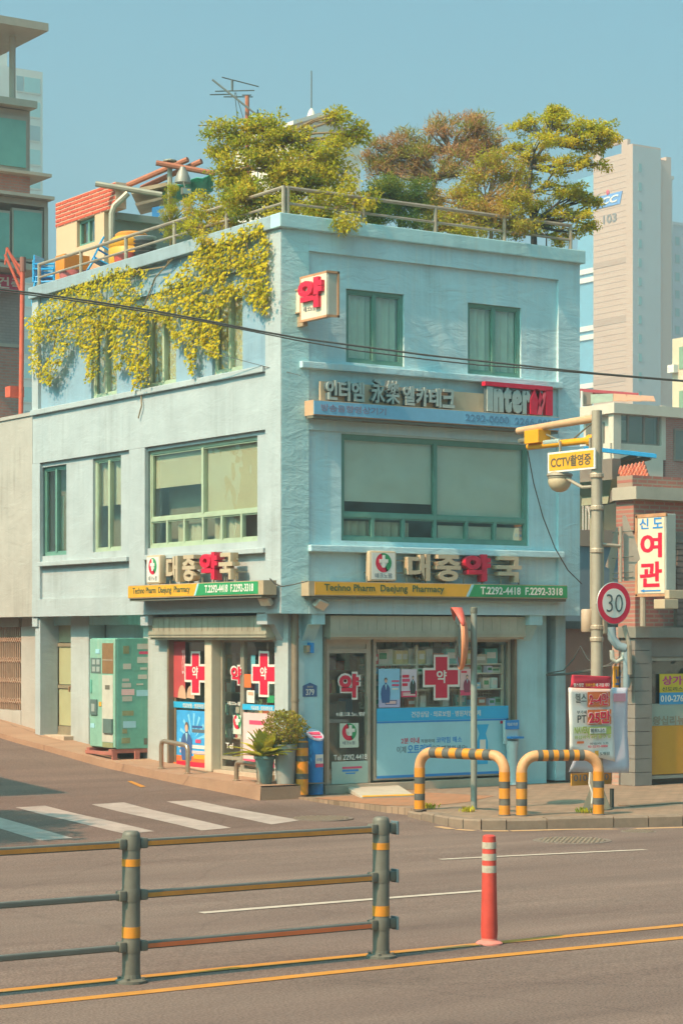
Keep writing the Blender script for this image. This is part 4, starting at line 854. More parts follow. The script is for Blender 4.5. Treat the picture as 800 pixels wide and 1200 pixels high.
# ================================================================ PLANTS
LEAF = leafmat('leaf'); BARK = mat('bark', '#7d6a58', .9, .25, 12, .01, 40); BARKD = mat('dark_bark', '#5a5650', .9, .25, 12, .01, 40); TWIG = mat('twig', '#8f7a5c', .9, .2, 12)
rnd = random.Random(11)
def leaf(mb, p, tip, nrm, size, col, wid=.5, fold=.12):
    tip = tip.normalized(); side = tip.cross(nrm)
    if side.length < 1e-4: side = tip.orthogonal()
    side = side.normalized() * size * wid * .5; up = side.cross(tip).normalized() * size * fold
    n = len(mb.v); mb.v += [tuple(p), tuple(p + tip * size * .45 + side + up), tuple(p + tip * size), tuple(p + tip * size * .45 - side + up)]
    mb.f.append((n, n + 1, n + 2, n + 3)); mb.c.append(col)
def rvec(): 
    while True:
        v = Vector((rnd.uniform(-1, 1), rnd.uniform(-1, 1), rnd.uniform(-1, 1)))
        if .05 < v.length < 1: return v.normalized()
def shade(c, a=.25): k = 1 + rnd.uniform(-a, a); return (c[0] * k, c[1] * k * rnd.uniform(.93, 1.07), c[2] * k, 1)
def limb(mb, a, b, r0, r1, n=6, bend=.12, seg=5):
    a, b = Vector(a), Vector(b); o = rvec() * (b - a).length * bend; pts = [a.lerp(b, t / seg) + o * math.sin(math.pi * t / seg) for t in range(seg + 1)]
    mb.tube(pts, [r0 + (r1 - r0) * t / seg for t in range(seg + 1)], n); return pts
def plant(name, label, cat, base, trunk, blobs, cols, size=.1, clumps=26, per=16, cr=.16, wid=.5, bark=None, tr=.06, group=None, droop=.2, needle=False, dens=1.35, lsc=.66, mult=2.2):
    """trunk: list of points from the base up; blobs: (centre, horizontal radius, vertical radius)"""
    e = thing(name, label, cat, group, loc=base); inv = -Vector(base)
    wb = MB(); lb = MB(); trunk = [Vector(base)] + [Vector(t) for t in trunk]
    wb.tube(trunk, [tr * (1 - .55 * i / max(1, len(trunk) - 1)) for i in range(len(trunk))], 8)
    more = []
    for (c, rh, rv) in blobs:
        for _ in range(2):
            d = rvec(); more.append((Vector(c) + Vector((d.x * rh * .95, d.y * rh * .6, d.z * rv * .9)), rh * rnd.uniform(.5, .75), rv * rnd.uniform(.5, .8)))
    for (c, rh, rv) in blobs + more:
        c = Vector(c)
        j = min(range(len(trunk)), key=lambda i: (trunk[i] - c).length + (.6 * max(0, trunk[i].z - c.z + .1)))
        pts = limb(wb, trunk[j], c, tr * .45, tr * .18)
        col0 = rnd.choice(cols); k = max(4, int(dens * clumps * (rh * rh * rv / .12) ** .6))
        for q in range(k):
            d = rvec(); rr = rnd.random() ** .4; p = c + Vector((d.x * rh * rr, d.y * rh * rr, d.z * rv * rr))
            if q % 3 == 0: limb(wb, pts[rnd.randrange(2, 6)], p, tr * .16, tr * .05, 4, .1, 3)
            col = col0 if rnd.random() < .5 else rnd.choice(cols)
            out = (p - c); out = out.normalized() if out.length > .01 else rvec()
            for _ in range(int(per * mult)):
                o = rvec() * cr * rnd.random() ** .5; o.z *= .6
                if needle: t = (out * .5 + rvec() + Vector((0, 0, .7))).normalized()
                else: t = (out * .6 + rvec() + Vector((0, 0, -droop))).normalized()
                leaf(lb, p + o, t, (rvec() + Vector((0, 0, 1.1))).normalized(), size * lsc * rnd.uniform(.55, 1.2), shade(col), wid)
    for m_ in (wb, lb): m_.v = [tuple(Vector(v) + inv) for v in m_.v]
    w = wb.build('trunk', bark or BARK, e, smooth=True, fixn=False); l = lb.build('crown', LEAF, e, fixn=False); l['kind'] = 'stuff'
    return e
C = lambda *h: [lin(x) for x in h]
YG = C('#c0b62e', '#c8bc34', '#aeac2e', '#d4c23c'); OLV = C('#a6a636', '#b6ae3a', '#969c34', '#c4b240'); DGR = C('#6c803c', '#7a8c3e', '#627a3c', '#90963e'); RDB = C('#c0946c', '#b48c5c', '#a29a4c', '#c8a068', '#a09c4a'); PKB = C('#c8aa54', '#c49c56', '#b4aa42', '#bcb044')
def B(d, *l): return [(at(px, py, d + o), r / (FP / d), v / (FP / d)) for px, py, r, v, o in l]
RZ = 7.85
def rootat(px, d): p = at(px, 300, d); return (p.x, p.y, RZ)
# big round-leaved shrub behind the corner of the parapet
plant('rooftop_shrub', 'large olive-green shrub spilling over the corner of the rooftop', 'shrub', rootat(345, 32.3), [at(343, 240, 32.3), at(338, 200, 32.4), at(330, 165, 32.6)],
      B(32.3, (262, 160, 22, 14, .3), (268, 200, 22, 18, 0), (300, 170, 30, 22, .2), (330, 190, 32, 26, .1), (355, 215, 30, 24, -.2), (390, 205, 30, 24, 0), (310, 225, 34, 24, -.1), (285, 240, 30, 20, -.2), (385, 240, 30, 20, -.5), (402, 170, 14, 12, .2), (400, 140, 12, 12, .3), (420, 150, 9, 14, .3), (345, 160, 20, 14, .2), (415, 235, 20, 16, -.4), (408, 262, 12, 12, -.9), (350, 245, 26, 14, -.6), (295, 145, 20, 10, .2), (256, 182, 10, 9, .3), (325, 150, 18, 12, .2), (375, 180, 24, 20, .1), (275, 215, 20, 16, .1)), OLV + YG, .10, 34, 20, .17, .55, TWIG, .05)
plant('rooftop_shrub', 'drooping yellow shrub growing through the rail above the creeper', 'shrub', rootat(262, 33.0), [at(258, 262, 33.0)],
      B(32.9, (235, 240, 18, 16, .2), (228, 262, 16, 14, .2), (250, 258, 20, 16, 0), (268, 272, 20, 12, -.2), (245, 280, 14, 10, -.3), (285, 262, 16, 14, -.2)), YG + PKB[:1], .09, 34, 18, .14, .5, TWIG, .035)
plant('columnar_conifer', 'narrow yellow-green conifer beside the water tank on the roof', 'conifer', rootat(200, 35.3), [at(200, 262, 35.3), at(199, 225, 35.3)],
      B(35.2, (199, 224, 6, 9, 0), (200, 238, 9, 11, 0), (201, 254, 12, 12, 0), (203, 272, 13, 12, 0), (222, 262, 8, 10, 0), (220, 246, 6, 8, 0)), YG, .05, 60, 26, .07, .3, TWIG, .03, droop=-.6, dens=2.2)
plant('dark_conifer', 'dense dark green conifer shrub behind the front parapet rail', 'conifer', rootat(468, 33.6), [at(468, 240, 33.6)],
      B(33.6, (444, 238, 26, 18, .1), (478, 228, 26, 18, .1), (460, 228, 24, 14, .1), (430, 248, 16, 14, .1), (470, 246, 26, 16, -.1), (500, 244, 18, 14, .1), (440, 256, 18, 10, -.1), (455, 218, 12, 8, .2), (490, 262, 20, 8, -.2)), DGR + OLV[:1], .07, 44, 24, .13, .35, BARKD, .05, droop=-.3, dens=2.0)
plant('rooftop_pine', 'reddish brown pine with twisted bare branches on the rooftop', 'pine', rootat(505, 34.6), [at(500, 250, 34.6), at(510, 210, 34.6), at(530, 178, 34.7)],
      B(34.6, (545, 150, 24, 9, .2), (520, 158, 22, 9, 0), (570, 152, 14, 9, .2), (480, 162, 14, 8, .2), (455, 178, 14, 8, .3), (530, 180, 26, 10, -.2), (500, 190, 18, 10, 0), (560, 180, 18, 10, 0), (470, 200, 16, 9, .1), (445, 195, 10, 7, .2), (540, 205, 24, 12, -.2), (500, 172, 22, 9, .1), (555, 165, 24, 9, 0), (515, 205, 22, 12, -.1), (560, 140, 14, 7, .2), (485, 180, 18, 9, .1), (575, 170, 12, 9, .1), (460, 188, 14, 8, .2), (440, 172, 12, 8, .2), (450, 205, 16, 9, .2), (436, 185, 10, 7, .2), (470, 172, 16, 8, .2), (520, 148, 18, 7, .2), (575, 190, 16, 10, .1), (490, 205, 18, 10, .1)), RDB, .13, 46, 26, .14, .12, BARK, .055, needle=True, lsc=1.0, mult=1.2, dens=.85)
plant('rooftop_maple', 'tall layered yellow-green tree leaning over the right end of the rooftop', 'tree', rootat(626, 34.3), [at(625, 262, 34.3), at(618, 228, 34.3), at(622, 195, 34.3), at(640, 165, 34.3)],
      B(34.3, (642, 136, 30, 7, .2), (668, 146, 32, 7, 0), (702, 150, 28, 8, -.1), (618, 150, 20, 8, .2), (604, 172, 14, 7, .2), (645, 164, 30, 8, -.2), (684, 166, 30, 8, 0), (714, 158, 14, 7, -.1), (620, 190, 22, 8, .1), (660, 196, 26, 8, -.3), (694, 192, 14, 8, 0), (608, 212, 22, 9, .2), (650, 222, 26, 9, -.3), (676, 226, 24, 8, -.1), (694, 234, 10, 6, 0), (668, 250, 26, 8, -.2), (684, 262, 10, 6, -.2), (630, 242, 20, 8, -.2), (655, 128, 12, 5, .1)), YG, .095, 44, 20, .11, .42, BARKD, .055, droop=.1, dens=1.05)
plant('rooftop_azalea', 'loose orange-tinged bush between the pine and the layered tree', 'bush', rootat(575, 33.6), [at(575, 262, 33.6), at(570, 235, 33.7)],
      B(33.6, (550, 215, 22, 14, .2), (575, 200, 20, 14, .2), (595, 228, 24, 14, 0), (560, 242, 26, 14, 0), (585, 256, 26, 12, -.1), (612, 244, 16, 10, -.1), (535, 232, 18, 12, .1), (520, 250, 18, 10, .1), (605, 268, 18, 8, -.2), (548, 266, 20, 8, -.2), (590, 276, 18, 7, .1), (525, 268, 16, 7, .1), (500, 258, 16, 9, .1), (508, 232, 14, 10, .2), (618, 262, 14, 8, .1), (540, 252, 22, 12, 0), (600, 205, 18, 12, .3), (585, 185, 14, 10, .3)), PKB + OLV[1:2] + YG[:1], .09, 42, 20, .16, .4, TWIG, .035)
plant('rooftop_weed', 'leafy green weeds along the foot of the front railing', 'weeds', rootat(640, 34.7), [at(640, 276, 34.7)],
      B(34.6, (600, 262, 12, 8, 0), (640, 270, 18, 7, 0), (665, 272, 12, 6, 0), (560, 270, 14, 7, -.2), (655, 280, 8, 5, -.3)), YG + DGR[:1], .09, 30, 14, .1, .45, TWIG, .02)
# creeper on the side wall
VINE = thing('creeper', 'yellow-green creeper hanging over the upper side wall', 'creeper')
polyA = [(32, 374), (38, 438), (46, 442), (58, 452), (66, 436), (77, 415), (85, 391), (98, 418), (104, 430), (101, 449), (113, 440), (115, 400), (127, 387), (136, 432), (142, 434), (144, 413), (159, 455), (172, 451), (175, 417), (171, 370), (158, 352), (166, 336), (176, 318), (150, 312), (127, 315), (85, 334), (55, 352)]
polyB = [(174, 353), (195, 328), (221, 302), (238, 285), (272, 270), (306, 258), (315, 280), (312, 315), (315, 340), (313, 370), (304, 362), (297, 356), (286, 345), (266, 352), (257, 360), (256, 419), (240, 414), (231, 400), (226, 440), (219, 432), (217, 400), (204, 404), (202, 387), (187, 374), (170, 372)]
holes = [[(118, 342), (132, 336), (134, 346), (120, 352)], [(146, 384), (156, 380), (157, 396), (148, 400)], [(70, 372), (80, 368), (82, 378), (72, 384)], [(204, 372), (214, 368), (216, 384), (208, 388)], [(284, 282), (300, 276), (302, 288), (286, 296)], [(220, 320), (232, 314), (233, 324), (222, 328)], [(150, 322), (172, 318), (164, 334), (154, 344)], [(48, 400), (62, 396), (64, 412), (52, 428), (44, 420)], [(262, 318), (280, 312), (284, 326), (266, 334)], [(88, 368), (98, 366), (98, 374), (90, 376)], [(238, 336), (252, 330), (252, 342), (240, 345)], [(196, 350), (206, 344), (208, 352), (198, 358)]]
def inside(x, y, P_):
    r = False
    for i in range(len(P_)):
        (x1, y1), (x2, y2) = P_[i], P_[i - 1]
        if (y1 > y) != (y2 > y) and x < (x2 - x1) * (y - y1) / (y2 - y1) + x1: r = not r
    return r
lb = MB(); rnd.seed(5); VC = C('#ccb822', '#d6c02a', '#baae22', '#dec836', '#a8a228')
cnt = 0
while cnt < 8000:
    x, y = rnd.uniform(28, 318), rnd.uniform(255, 458); jx, jy = x + rnd.gauss(0, 2), y + rnd.gauss(0, 2)
    if not (inside(jx, jy, polyA) or inside(jx, jy, polyB)) or any(inside(jx, jy, h) for h in holes): continue
    if y < 270 and rnd.random() < .3: continue
    cnt += 1; off = -.04 - abs(rnd.gauss(0, .05)) - (.10 if inside(x, y - 12, polyA) and inside(x, y + 12, polyA) else 0) * rnd.random()
    p = onX(x, y, off); out = Vector((-1, rnd.gauss(0, .5), rnd.uniform(.1, .9))).normalized(); col = rnd.choice(VC); sz = rnd.uniform(.038, .07)
    dn = (Vector((-.5, rnd.gauss(0, .45), -1))).normalized()
    for a in (-.75, 0, .75):
        leaf(lb, p, Matrix.Rotation(a, 3, out) @ dn, out, sz * (1 if a == 0 else .8), shade(col, .18), .55, .05)
l = lb.build('leaves', LEAF, VINE, fixn=False); l['kind'] = 'stuff'
mb = MB()
for path in ([(60, 450), (52, 430), (62, 410), (70, 380), (95, 345), (130, 318), (150, 308)], [(100, 446), (108, 400), (130, 350), (160, 320), (175, 300)], [(165, 452), (160, 400), (168, 360), (182, 325), (205, 300), (215, 285)], [(222, 436), (226, 395), (236, 340), (250, 290), (262, 262)], [(310, 362), (302, 320), (290, 290), (285, 262)], [(150, 318), (170, 316), (195, 312), (200, 300)], [(165, 455), (166, 475), (162, 490)], [(250, 414), (245, 380), (262, 330), (275, 280)]):
    mb.tube([onX(px, py, -.035 + rnd.uniform(-.01, .01)) for px, py in path], .012, 5)
mb.build('stems', TWIG, VINE, smooth=True, fixn=False)
# ================================================================ ROOF RAIL AND ROOF CLUTTER
STEEL = mat('rail_steel', '#a89a86', .45, .15, 5, metal=.35, dirt=.4, dirtcol='#8c6f55')
def railing(name, label, p0, p1, n, skip=()):
    e = thing(name, label, 'railing'); p0, p1 = Vector(p0), Vector(p1)
    for z, r in ((.40, .028), (.18, .02)):
        MB().tube([p0 + Vector((0, 0, z)), p1 + Vector((0, 0, z))], r, 8).build('rail', STEEL, e, smooth=True)
    for i in range(n + 1):
        p = p0.lerp(p1, i / n)
        MB().tube([p, p + Vector((0, 0, .42))], .03, 8).build('post', STEEL, e, smooth=True)
railing('roof_railing', 'steel pipe railing along the side parapet above the creeper', (.08, .08, 8.16), (.08, 7.85, 8.16), 5)
railing('roof_railing', 'steel pipe railing along the front parapet before the rooftop trees', (.15, .08, 8.16), (5.3, .08, 8.16), 4)
CHB = mat('blue_plastic', '#2f9bd0', .4, .06, 4)
def chair(loc, rz, label, tilt=0.0, stack=1):
    e = thing('plastic_chair', label, 'chair', loc=loc); e.rotation_euler = (tilt, 0, rz)
    MB().box(-.2, .2, -.2, .2, .40, .43, .012).build('seat', CHB, e)
    mb = MB(); mb.box(-.2, .2, .19, .22, .66, .80, .01)
    for x in (-.185, -.095, 0, .095, .185): mb.box(x - .022, x + .022, .19, .215, .42, .67)
    mb.build('backrest', CHB, e)
    for x in (-.18, .18):
        for y in (-.18, .18): MB().tube([(x, y, .41), (x * 1.2, y * 1.2, 0)], .02, 6).build('leg', CHB, e)
        MB().tube([(x, -.18, .40), (x * 1.1, -.17, .62), (x * 1.1, .2, .64)], .018, 6).build('armrest', CHB, e)
    return e
p = onX(57, 315, .55); chair((p.x, p.y, RZ + .1), .7, 'blue plastic garden chair standing upright at the end of the side railing'); q = chair((p.x + .02, p.y, RZ + .19), .7, 'blue plastic garden chair stacked on top of another chair')
p = onX(109, 300, .5); chair((p.x, p.y, RZ + .22), 1.2, 'blue plastic garden chair tipped backwards behind the railing', .45)
p = onX(154, 285, .75); TK = thing('water_tank', 'round yellow plastic water tank with a lid on the roof', 'tank', loc=(p.x, p.y, RZ + .12)); TY = mat('tank_yellow', '#d0982a', .45, .08, 4)
MB().lathe((0, 0, 0), [(.34, 0), (.37, .06), (.37, .14), (.355, .16), (.37, .18), (.375, .60), (.36, .62), (.375, .64), (.37, .74), (.30, .80)], 28).build('body', TY, TK, smooth=True); MB().lathe((0, 0, .80), [(.27, 0), (.27, .05), (.22, .085), (.02, .10)], 24).build('lid', mat('tank_orange', '#c9822c', .5, .08, 4), TK, smooth=True); MB().box(-.35, .35, -.35, .35, -.12, 0).build('plinth', mat('plinth', '#9a8f80', .9, .1, 4), TK)
p = onX(170, 292, .5); e = thing('tray_stack', 'stack of dark round trays beside the yellow tank', 'trays', loc=(p.x, p.y, RZ))
for i in range(8): MB().lathe((0, 0, .3 + i * .06), [(.14, 0), (.19, .045), (.18, .05)], 18).build('tray', mat('tray_dark', '#6f6f6c', .6, .1, 4) if i < 7 else mat('tray_pale', '#b9c2c8', .5, .05, 4), e)
MB().box(-.15, .15, -.15, .15, 0, .29).build('stand', mat('plinth', '#9a8f80'), e)
p = onX(150, 300, .45); tag(MB().lathe((p.x, p.y, RZ), [(.16, 0), (.22, .45), (.235, .56), (.22, .55)], 20).build('red_tub', mat('tub_red', '#bd5348', .6, .08, 4), smooth=True), 'red plastic tub below the yellow tank at the railing', 'tub')
p = onX(85, 306, .6); e = thing('orange_crate', 'orange plastic crate between the two groups of blue chairs', 'crate', loc=(p.x, p.y, RZ)); OC = mat('crate_orange', '#d5822a', .5, .08, 4)
for z in (.0, .3, .6): mb = MB(); mb.box(-.24, .24, -.17, .17, z, z + .02); [mb.box(a, b, c, d, z + .02, z + .27) for a, b, c, d in ((-.24, -.22, -.17, .17), (.22, .24, -.17, .17), (-.22, .22, -.17, -.15), (-.22, .22, .15, .17))]; mb.build('crate_tier', OC, e)
p = onX(88, 318, .35); tag(MB().lathe((p.x, p.y, RZ), [(.2, 0), (.26, .42), (.27, .5), (.25, .5)], 18).build('rose_tub', mat('tub_rose', '#b5605c', .6, .1, 4), smooth=True), 'dull red tub in front of the orange crate', 'tub')
# shed at the rear of the roof with a parapet of painted bricks
SX = 1.0; SD = thing('rooftop_shed', 'beige rooftop shed with a red brick parapet and a small green window', 'shed'); BEI = mat('shed_beige', '#cfae8c', .9, .06, 2, .004, 40); SGR = mat('shed_shade_grey', '#8f9187', .9, .1, 2, .004, 40)  # grey of the front wall has its shade painted in
y0, y1 = uz('L', 122, 260, SX)[0], uz('L', 66, 260, SX)[0]; zt = uz('L', 66, 238, SX)[1]; zb = uz('L', 66, 267, SX)[1]
wr_ = rect('L', 90, 259, 111, 283, SX)
mb = MB().wall('L', y0, y1, 6.0, zb, [wr_], SX, SX + .18); mb.build('side_wall', BEI, SD)
MB().box(SX + .18, SX + 2.6, y0 + .02, y0 + .15, 7.0, zb).build('front_wall', SGR, SD); MB().box(SX + .18, SX + 2.6, y1 - .15, y1, 6, zb).build('rear_wall', SGR, SD); MB().box(SX + .2, SX + 2.6, y0 - .1, y1 - .16, zb - .12, zb - .002).build('roof', SGR, SD)
MB().box(SX - .005, SX + .2, y0 - .42, y1 + .01, zb + .001, zt).build('parapet', mat('brick_joint', '#e0b69a', .9, .06, 3), SD)
w_ = bars('L', wr_, SX + .06, .05, .05, cols=((wr_[0] + wr_[1]) / 2,)).build('window', GREEN, SD); MB().pbox('L', wr_[0], wr_[1], SX + .09, SX + .095, wr_[2], wr_[3]).build('pane', GL, w_); MB().pbox('L', wr_[0], wr_[1], SX + .17, SX + .175, wr_[2], wr_[3]).build('room_back', DARK, w_)
SBR = [mat('painted_brick_a', '#c8553c', .8, .1, 6), mat('painted_brick_b', '#bd4f3a', .8, .1, 6)]; bh = (zt - zb) / 6.0; bl = .27; bmesh_ = {}
for row in range(6):
    u = y0 - .42 - (bl / 2 if row % 2 else 0)
    while u < y1:
        a, b = max(u + .012, y0 - .41), min(u + bl - .012, y1)
        if b - a > .05: MB().box(SX - .016, SX - .003, a, b, zb + row * bh + .014, zb + (row + 1) * bh - .012).build('brick', SBR[rnd.random() < .4], SD)
        u += bl
CN = thing('rooftop_canopy', 'makeshift canopy of rusty poles and boards with green tarpaulin over the roof yard', 'canopy'); PIP = mat('galvanised_pipe', '#a09a88', .5, .15, 5, metal=.3); RPO = mat('rusty_pole', '#a8674c', .7, .2, 6)
dS = 38.0
MB().tube([at(112, 215, 37.2), at(190, 228, 37.2)], .05, 8).build('pole', PIP, CN, smooth=True)
MB().tube([at(131, 312, 37.2), at(131, 250, 37.2), at(134, 241, 37.2), at(150, 226, 37.2)], .055, 8).build('bent_pipe', PIP, CN, smooth=True)
for a, b, r_ in (((142, 220), (220, 186.5), .05), ((166, 220), (236, 188.5), .05)): MB().tube([at(*a, 38.6), at(*b, 38.0)], r_, 8).build('pole', RPO, CN, smooth=True)
MB().tube([at(183, 190.5, 37.8), at(252, 203, 37.8)], .05, 8).build('pole', RPO, CN, smooth=True); MB().tube([at(199, 262, 37.9), at(199, 190, 37.9)], .045, 8).build('pole', PIP, CN, smooth=True)
for (a, b, c, d, m_) in (((158, 238), (190, 230), (190, 233), (160, 241), BRN), ((152, 222), (200, 212), (200, 216), (154, 227), CASE)): MB().prism([at(*q, 38.3) for q in (a, b, c, d)], Vector((VX, VY, 0)) * .8).build('board', m_, CN)
GT = mat('green_tarp', '#2f9c80', .6, .15, 5); mb = MB(); NN = 10
for i in range(NN):
    for j in range(6):
        f = lambda a, b: at(186 + 64 * a, 224 - 22 * a + 20 * b + 2.2 * math.sin(a * 17 + b * 5), 38.4 + 1.2 * b + .15 * math.sin(a * 23))
        mb.quad(f(i / NN, j / 6), f((i + 1) / NN, j / 6), f((i + 1) / NN, (j + 1) / 6), f(i / NN, (j + 1) / 6))
tarp = mb.build('tarpaulin', GT, CN, smooth=True); sm_ = tarp.modifiers.new('thickness', 'SOLIDIFY'); sm_.thickness = .02
MB().prism([at(178, 243, 38.2), at(192, 240, 38.2), at(192, 275, 38.2), at(178, 275, 38.2)], Vector((VX, VY, 0)) * .05).build('blue_sheet', mat('blue_sheet', '#2f7fb8', .6, .1, 4), CN)
c = at(214, 214, 37.6); MB().lathe(c, [(.14, 0), (.13, .08), (.09, .18), (.05, .24), (.045, .27)], 16).build('vent_cowl', mat('cowl_grey', '#8d8a80', .5, .1, 5, metal=.3), CN, smooth=True)
c = at(199, 189, 37.9); MB().lathe(c, [(.12, 0), (.12, .02), (.02, .05)], 14).build('pole_cap', PIP, CN)
e = thing('roof_floodlight', 'black floodlight hung under the canopy beside the shrub', 'floodlight'); c = at(218, 224, 37.4); MB().box(c.x - .09, c.x + .09, c.y - .03, c.y + .03, c.z - .06, c.z + .06, .01).build('housing', DKM, e); MB().box(c.x - .075, c.x + .075, c.y - .036, c.y - .031, c.z - .045, c.z + .045).build('lens', SILV, e); MB().tube([c + Vector((0, .03, .05)), c + Vector((0, .1, .22))], .012, 6).build('arm', DKM, e)
# aerials
AN = thing('tv_aerial', 'television aerial on a rusty mast above the rooftop shrub', 'aerial'); AM = mat('aerial_metal', '#6f7470', .5, .1, 5, metal=.4); d_ = 35.5
MB().tube([at(290, 230, d_), at(289.5, 112, d_)], .035, 8).build('mast', RPO, AN); MB().tube([at(249, 93, d_), at(312, 143, d_ - .3)], .018, 6).build('boom', AM, AN); MB().tube([at(272, 106, d_), at(272, 93, d_)], .02, 6).build('stub', AM, AN)
for a, b in (((252, 106.5), (298, 105.5)), ((260, 90), (303, 101)), ((246, 110.5), (270, 110)), ((284, 111), (294, 111)), ((262, 113), (296, 113))): MB().tube([at(*a, d_), at(*b, d_ + .2)], .010, 5).build('element', AM, AN)
for a, b in (((275, 108), (278, 138)), ((276, 108), (285, 138))): MB().tube([at(*a, d_), at(*b, d_)], .006, 4).build('feed_wire', AM, AN)
e = thing('tv_aerial', 'thin low aerial rods sticking out left of the rooftop shrub', 'aerial'); MB().tube([at(232, 146.5, 35.8), at(258, 146, 35.8)], .011, 5).build('element', AM, e); MB().tube([at(256, 250, 35.8), at(256, 140, 35.8)], .015, 5).build('mast', AM, e); MB().tube([at(300, 132, 35.8), at(322, 134, 35.8)], .009, 5).build('element', AM, e); MB().tube([at(302, 230, 35.8), at(302, 128, 35.8)], .012, 5).build('mast', AM, e)
# ================================================================ STREET OBJECTS
POST = mat('grey_green_post', '#6a665a', .55, .16, 8, dirt=.5, dirtcol='#7e7464', metal=.1, bump=.002, bscale=60); BANDO = mat('reflective_orange', '#cf8428', .4, .12, 12, dirt=.4, dirtcol='#b98a50'); RAILG = mat('rail_grey', '#6a6a62', .45, .12, 5, metal=.3); STRIPO = mat('strip_orange', '#b87a34', .5, .15, 8, dirt=.4, dirtcol='#8f6a40'); STRIPR = mat('strip_red_orange', '#c4673c', .5, .1, 5)
MR = thing('median_railing', 'grey-green median railing with three rails and orange reflective strips', 'railing')
YM = -12.84; zr = -.16; PXS = [-13.49, -11.40, -9.32, -7.235]
for i, x in enumerate(PXS):
    z0 = gz(x, YM); mb = MB(); mb.lathe((x, YM, z0), [(.062, .03), (.062, 1.01), (.058, 1.028), (.045, 1.04)], 20); po = mb.build('post', POST, MR, smooth=True)
    for (a, b) in ((.80, .85), (.31, .385)): MB().lathe((x, YM, z0), [(.0645, a), (.0645, b)], 20).build('reflective_band', BANDO, po, smooth=True)
    mb = MB(); mb.lathe((x, YM, z0), [(.11, .0), (.11, .018), (.068, .03), (.066, .055)], 16)
    for a in range(4): mb.lathe((x + .085 * math.cos(a * 1.57 + .78), YM + .085 * math.sin(a * 1.57 + .78), z0 + .018), [(.014, 0), (.014, .022)], 6)
    mb.build('foot_plate', POST, po)
    for zz in (.955, .60, .25):
        br_ = MB()
        for s in (-1, 1): br_.box(x + s * .055 - (.055 if s < 0 else 0), x + s * .055 + (.055 if s > 0 else 0), YM - .045, YM + .025, z0 + zz - .036, z0 + zz + .036, .010)
        br_.lathe((x, YM, z0 + zz), [(.0645, -.045), (.066, -.038), (.066, .038), (.0645, .045)], 16); br_.build('bracket', POST, po, smooth=True)
        if i == 3: MB().box(x + .108, x + .125, YM - .055, YM + .035, z0 + zz - .05, z0 + zz + .05, .006).build('end_cap', mat('cap_slate', '#5f7378', .4, .08, 5), po)
for i, (a, b) in enumerate(zip(PXS, PXS[1:])):
    for k, zz in enumerate((.955, .60, .25)):
        h = .027 if i == 2 or k == 0 else .021; z0 = gz(a, YM) + zz
        r_ = MB().box(a + .1, b - .1, YM - .036, YM + .016, z0 - h, z0 + h, .010).build('rail', RAILG, MR)
        if i == 2 or k == 0: MB().box(a + .1, b - .1, YM - .0395, YM - .034, z0 - h * .62, z0 + h * .45).build('reflective_strip', STRIPR if k == 2 else STRIPO, r_)
# flexible delineator
p = onG(573, 1107); DL_ = thing('delineator_post', 'red flexible delineator post with worn reflective bands on the centre line', 'delineator', loc=(p.x, p.y, gz(p.x, p.y))); DR = mat('delineator_red', '#c24638', .5, .12, 8, dirt=.5, dirtcol='#a05e4c'); DBND = mat('worn_reflective', '#b3a592', .5, .25, 18, dirt=.7, dirtcol='#857565')
MB().lathe((0, 0, 0), [(.105, 0), (.105, .012), (.085, .026), (.062, .034), (.06, .06)], 24).build('base', mat('delineator_base', '#c9796a', .7, .15, 6), DL_, smooth=True)
MB().lathe((0, 0, .05), [(.062, 0), (.066, .06), (.058, .40), (.053, .75), (.050, .785), (.035, .795)], 24).build('tube', DR, DL_, smooth=True)
for a, b in ((.505, .56), (.60, .652), (.69, .74)): MB().lathe((0, 0, .05), [(.0590 - a * .004, a), (.0575 - b * .003, b)], 24).build('reflective_band', DBND, DL_, smooth=True)
# striped arch bollards
BO = mat('bollard_orange', '#d08420', .4, .10, 9, coat=.1, dirt=.45, dirtcol='#b88c54'); BK = mat('bollard_black', '#55544e', .5, .25, 14, dirt=.6, dirtcol='#8a7c66'); BP = mat('bollard_peach', '#cc9464', .5, .15, 8, dirt=.6, dirtcol='#b0875f')
def arch(a, b, label):
    e = thing('arch_bollard', label, 'bollard'); a, b = Vector(a), Vector(b); H, R, r_ = .755, .20, .068; u = (b - a).normalized(); up = Vector((0, 0, 1))
    path = [a, a + up * (H - R)]; 
    for i in range(1, 9): t = i / 8 * 1.5708; path.append(a + up * (H - R + R * math.sin(t)) + u * (R - R * math.cos(t)))
    n0 = len(path); L = (b - a).length
    for i in range(0, 9): t = 1.5708 - i / 8 * 1.5708; path.append(b + up * (H - R + R * math.sin(t)) - u * (R - R * math.cos(t)))
    path += [b]
    MB().tube(path, r_, 16).build('pipe', BP, e, smooth=True)
    def sleeve(p, q, m_, nm): MB().tube([p, q], r_ + .003, 16).build(nm, m_, e, smooth=True)
    for f in (a, b):
        z = .0
        for h, m_, nm in ((.13, BO, 'orange_band'), (.085, BK, 'black_band'), (.13, BO, 'orange_band'), (.085, BK, 'black_band'), (.12, BO, 'orange_band')):
            sleeve(f + up * z, f + up * (z + h - .001), m_, nm); z += h
        MB().lathe(f, [(.085, 0), (.085, .008), (.07, .014)], 16).build('foot_ring', BK, e)
    s0, s1 = R + .0, L - R; k = 9; w = (s1 - s0) / k
    for i in range(k): sleeve(a + up * H + u * (s0 + w * i), a + up * H + u * (s0 + w * (i + 1) - .001), BK if i % 2 == 0 else BO, 'black_band' if i % 2 == 0 else 'orange_band')
def pv(px, py): return onZ(px, py, ZP)
arch(pv(491.5, 949.5), pv(591, 956), 'orange and black striped arch bollard beside the convex mirror pole'); arch(pv(611, 956.5), pv(701, 955), 'orange and black striped arch bollard in front of the hanging banners')
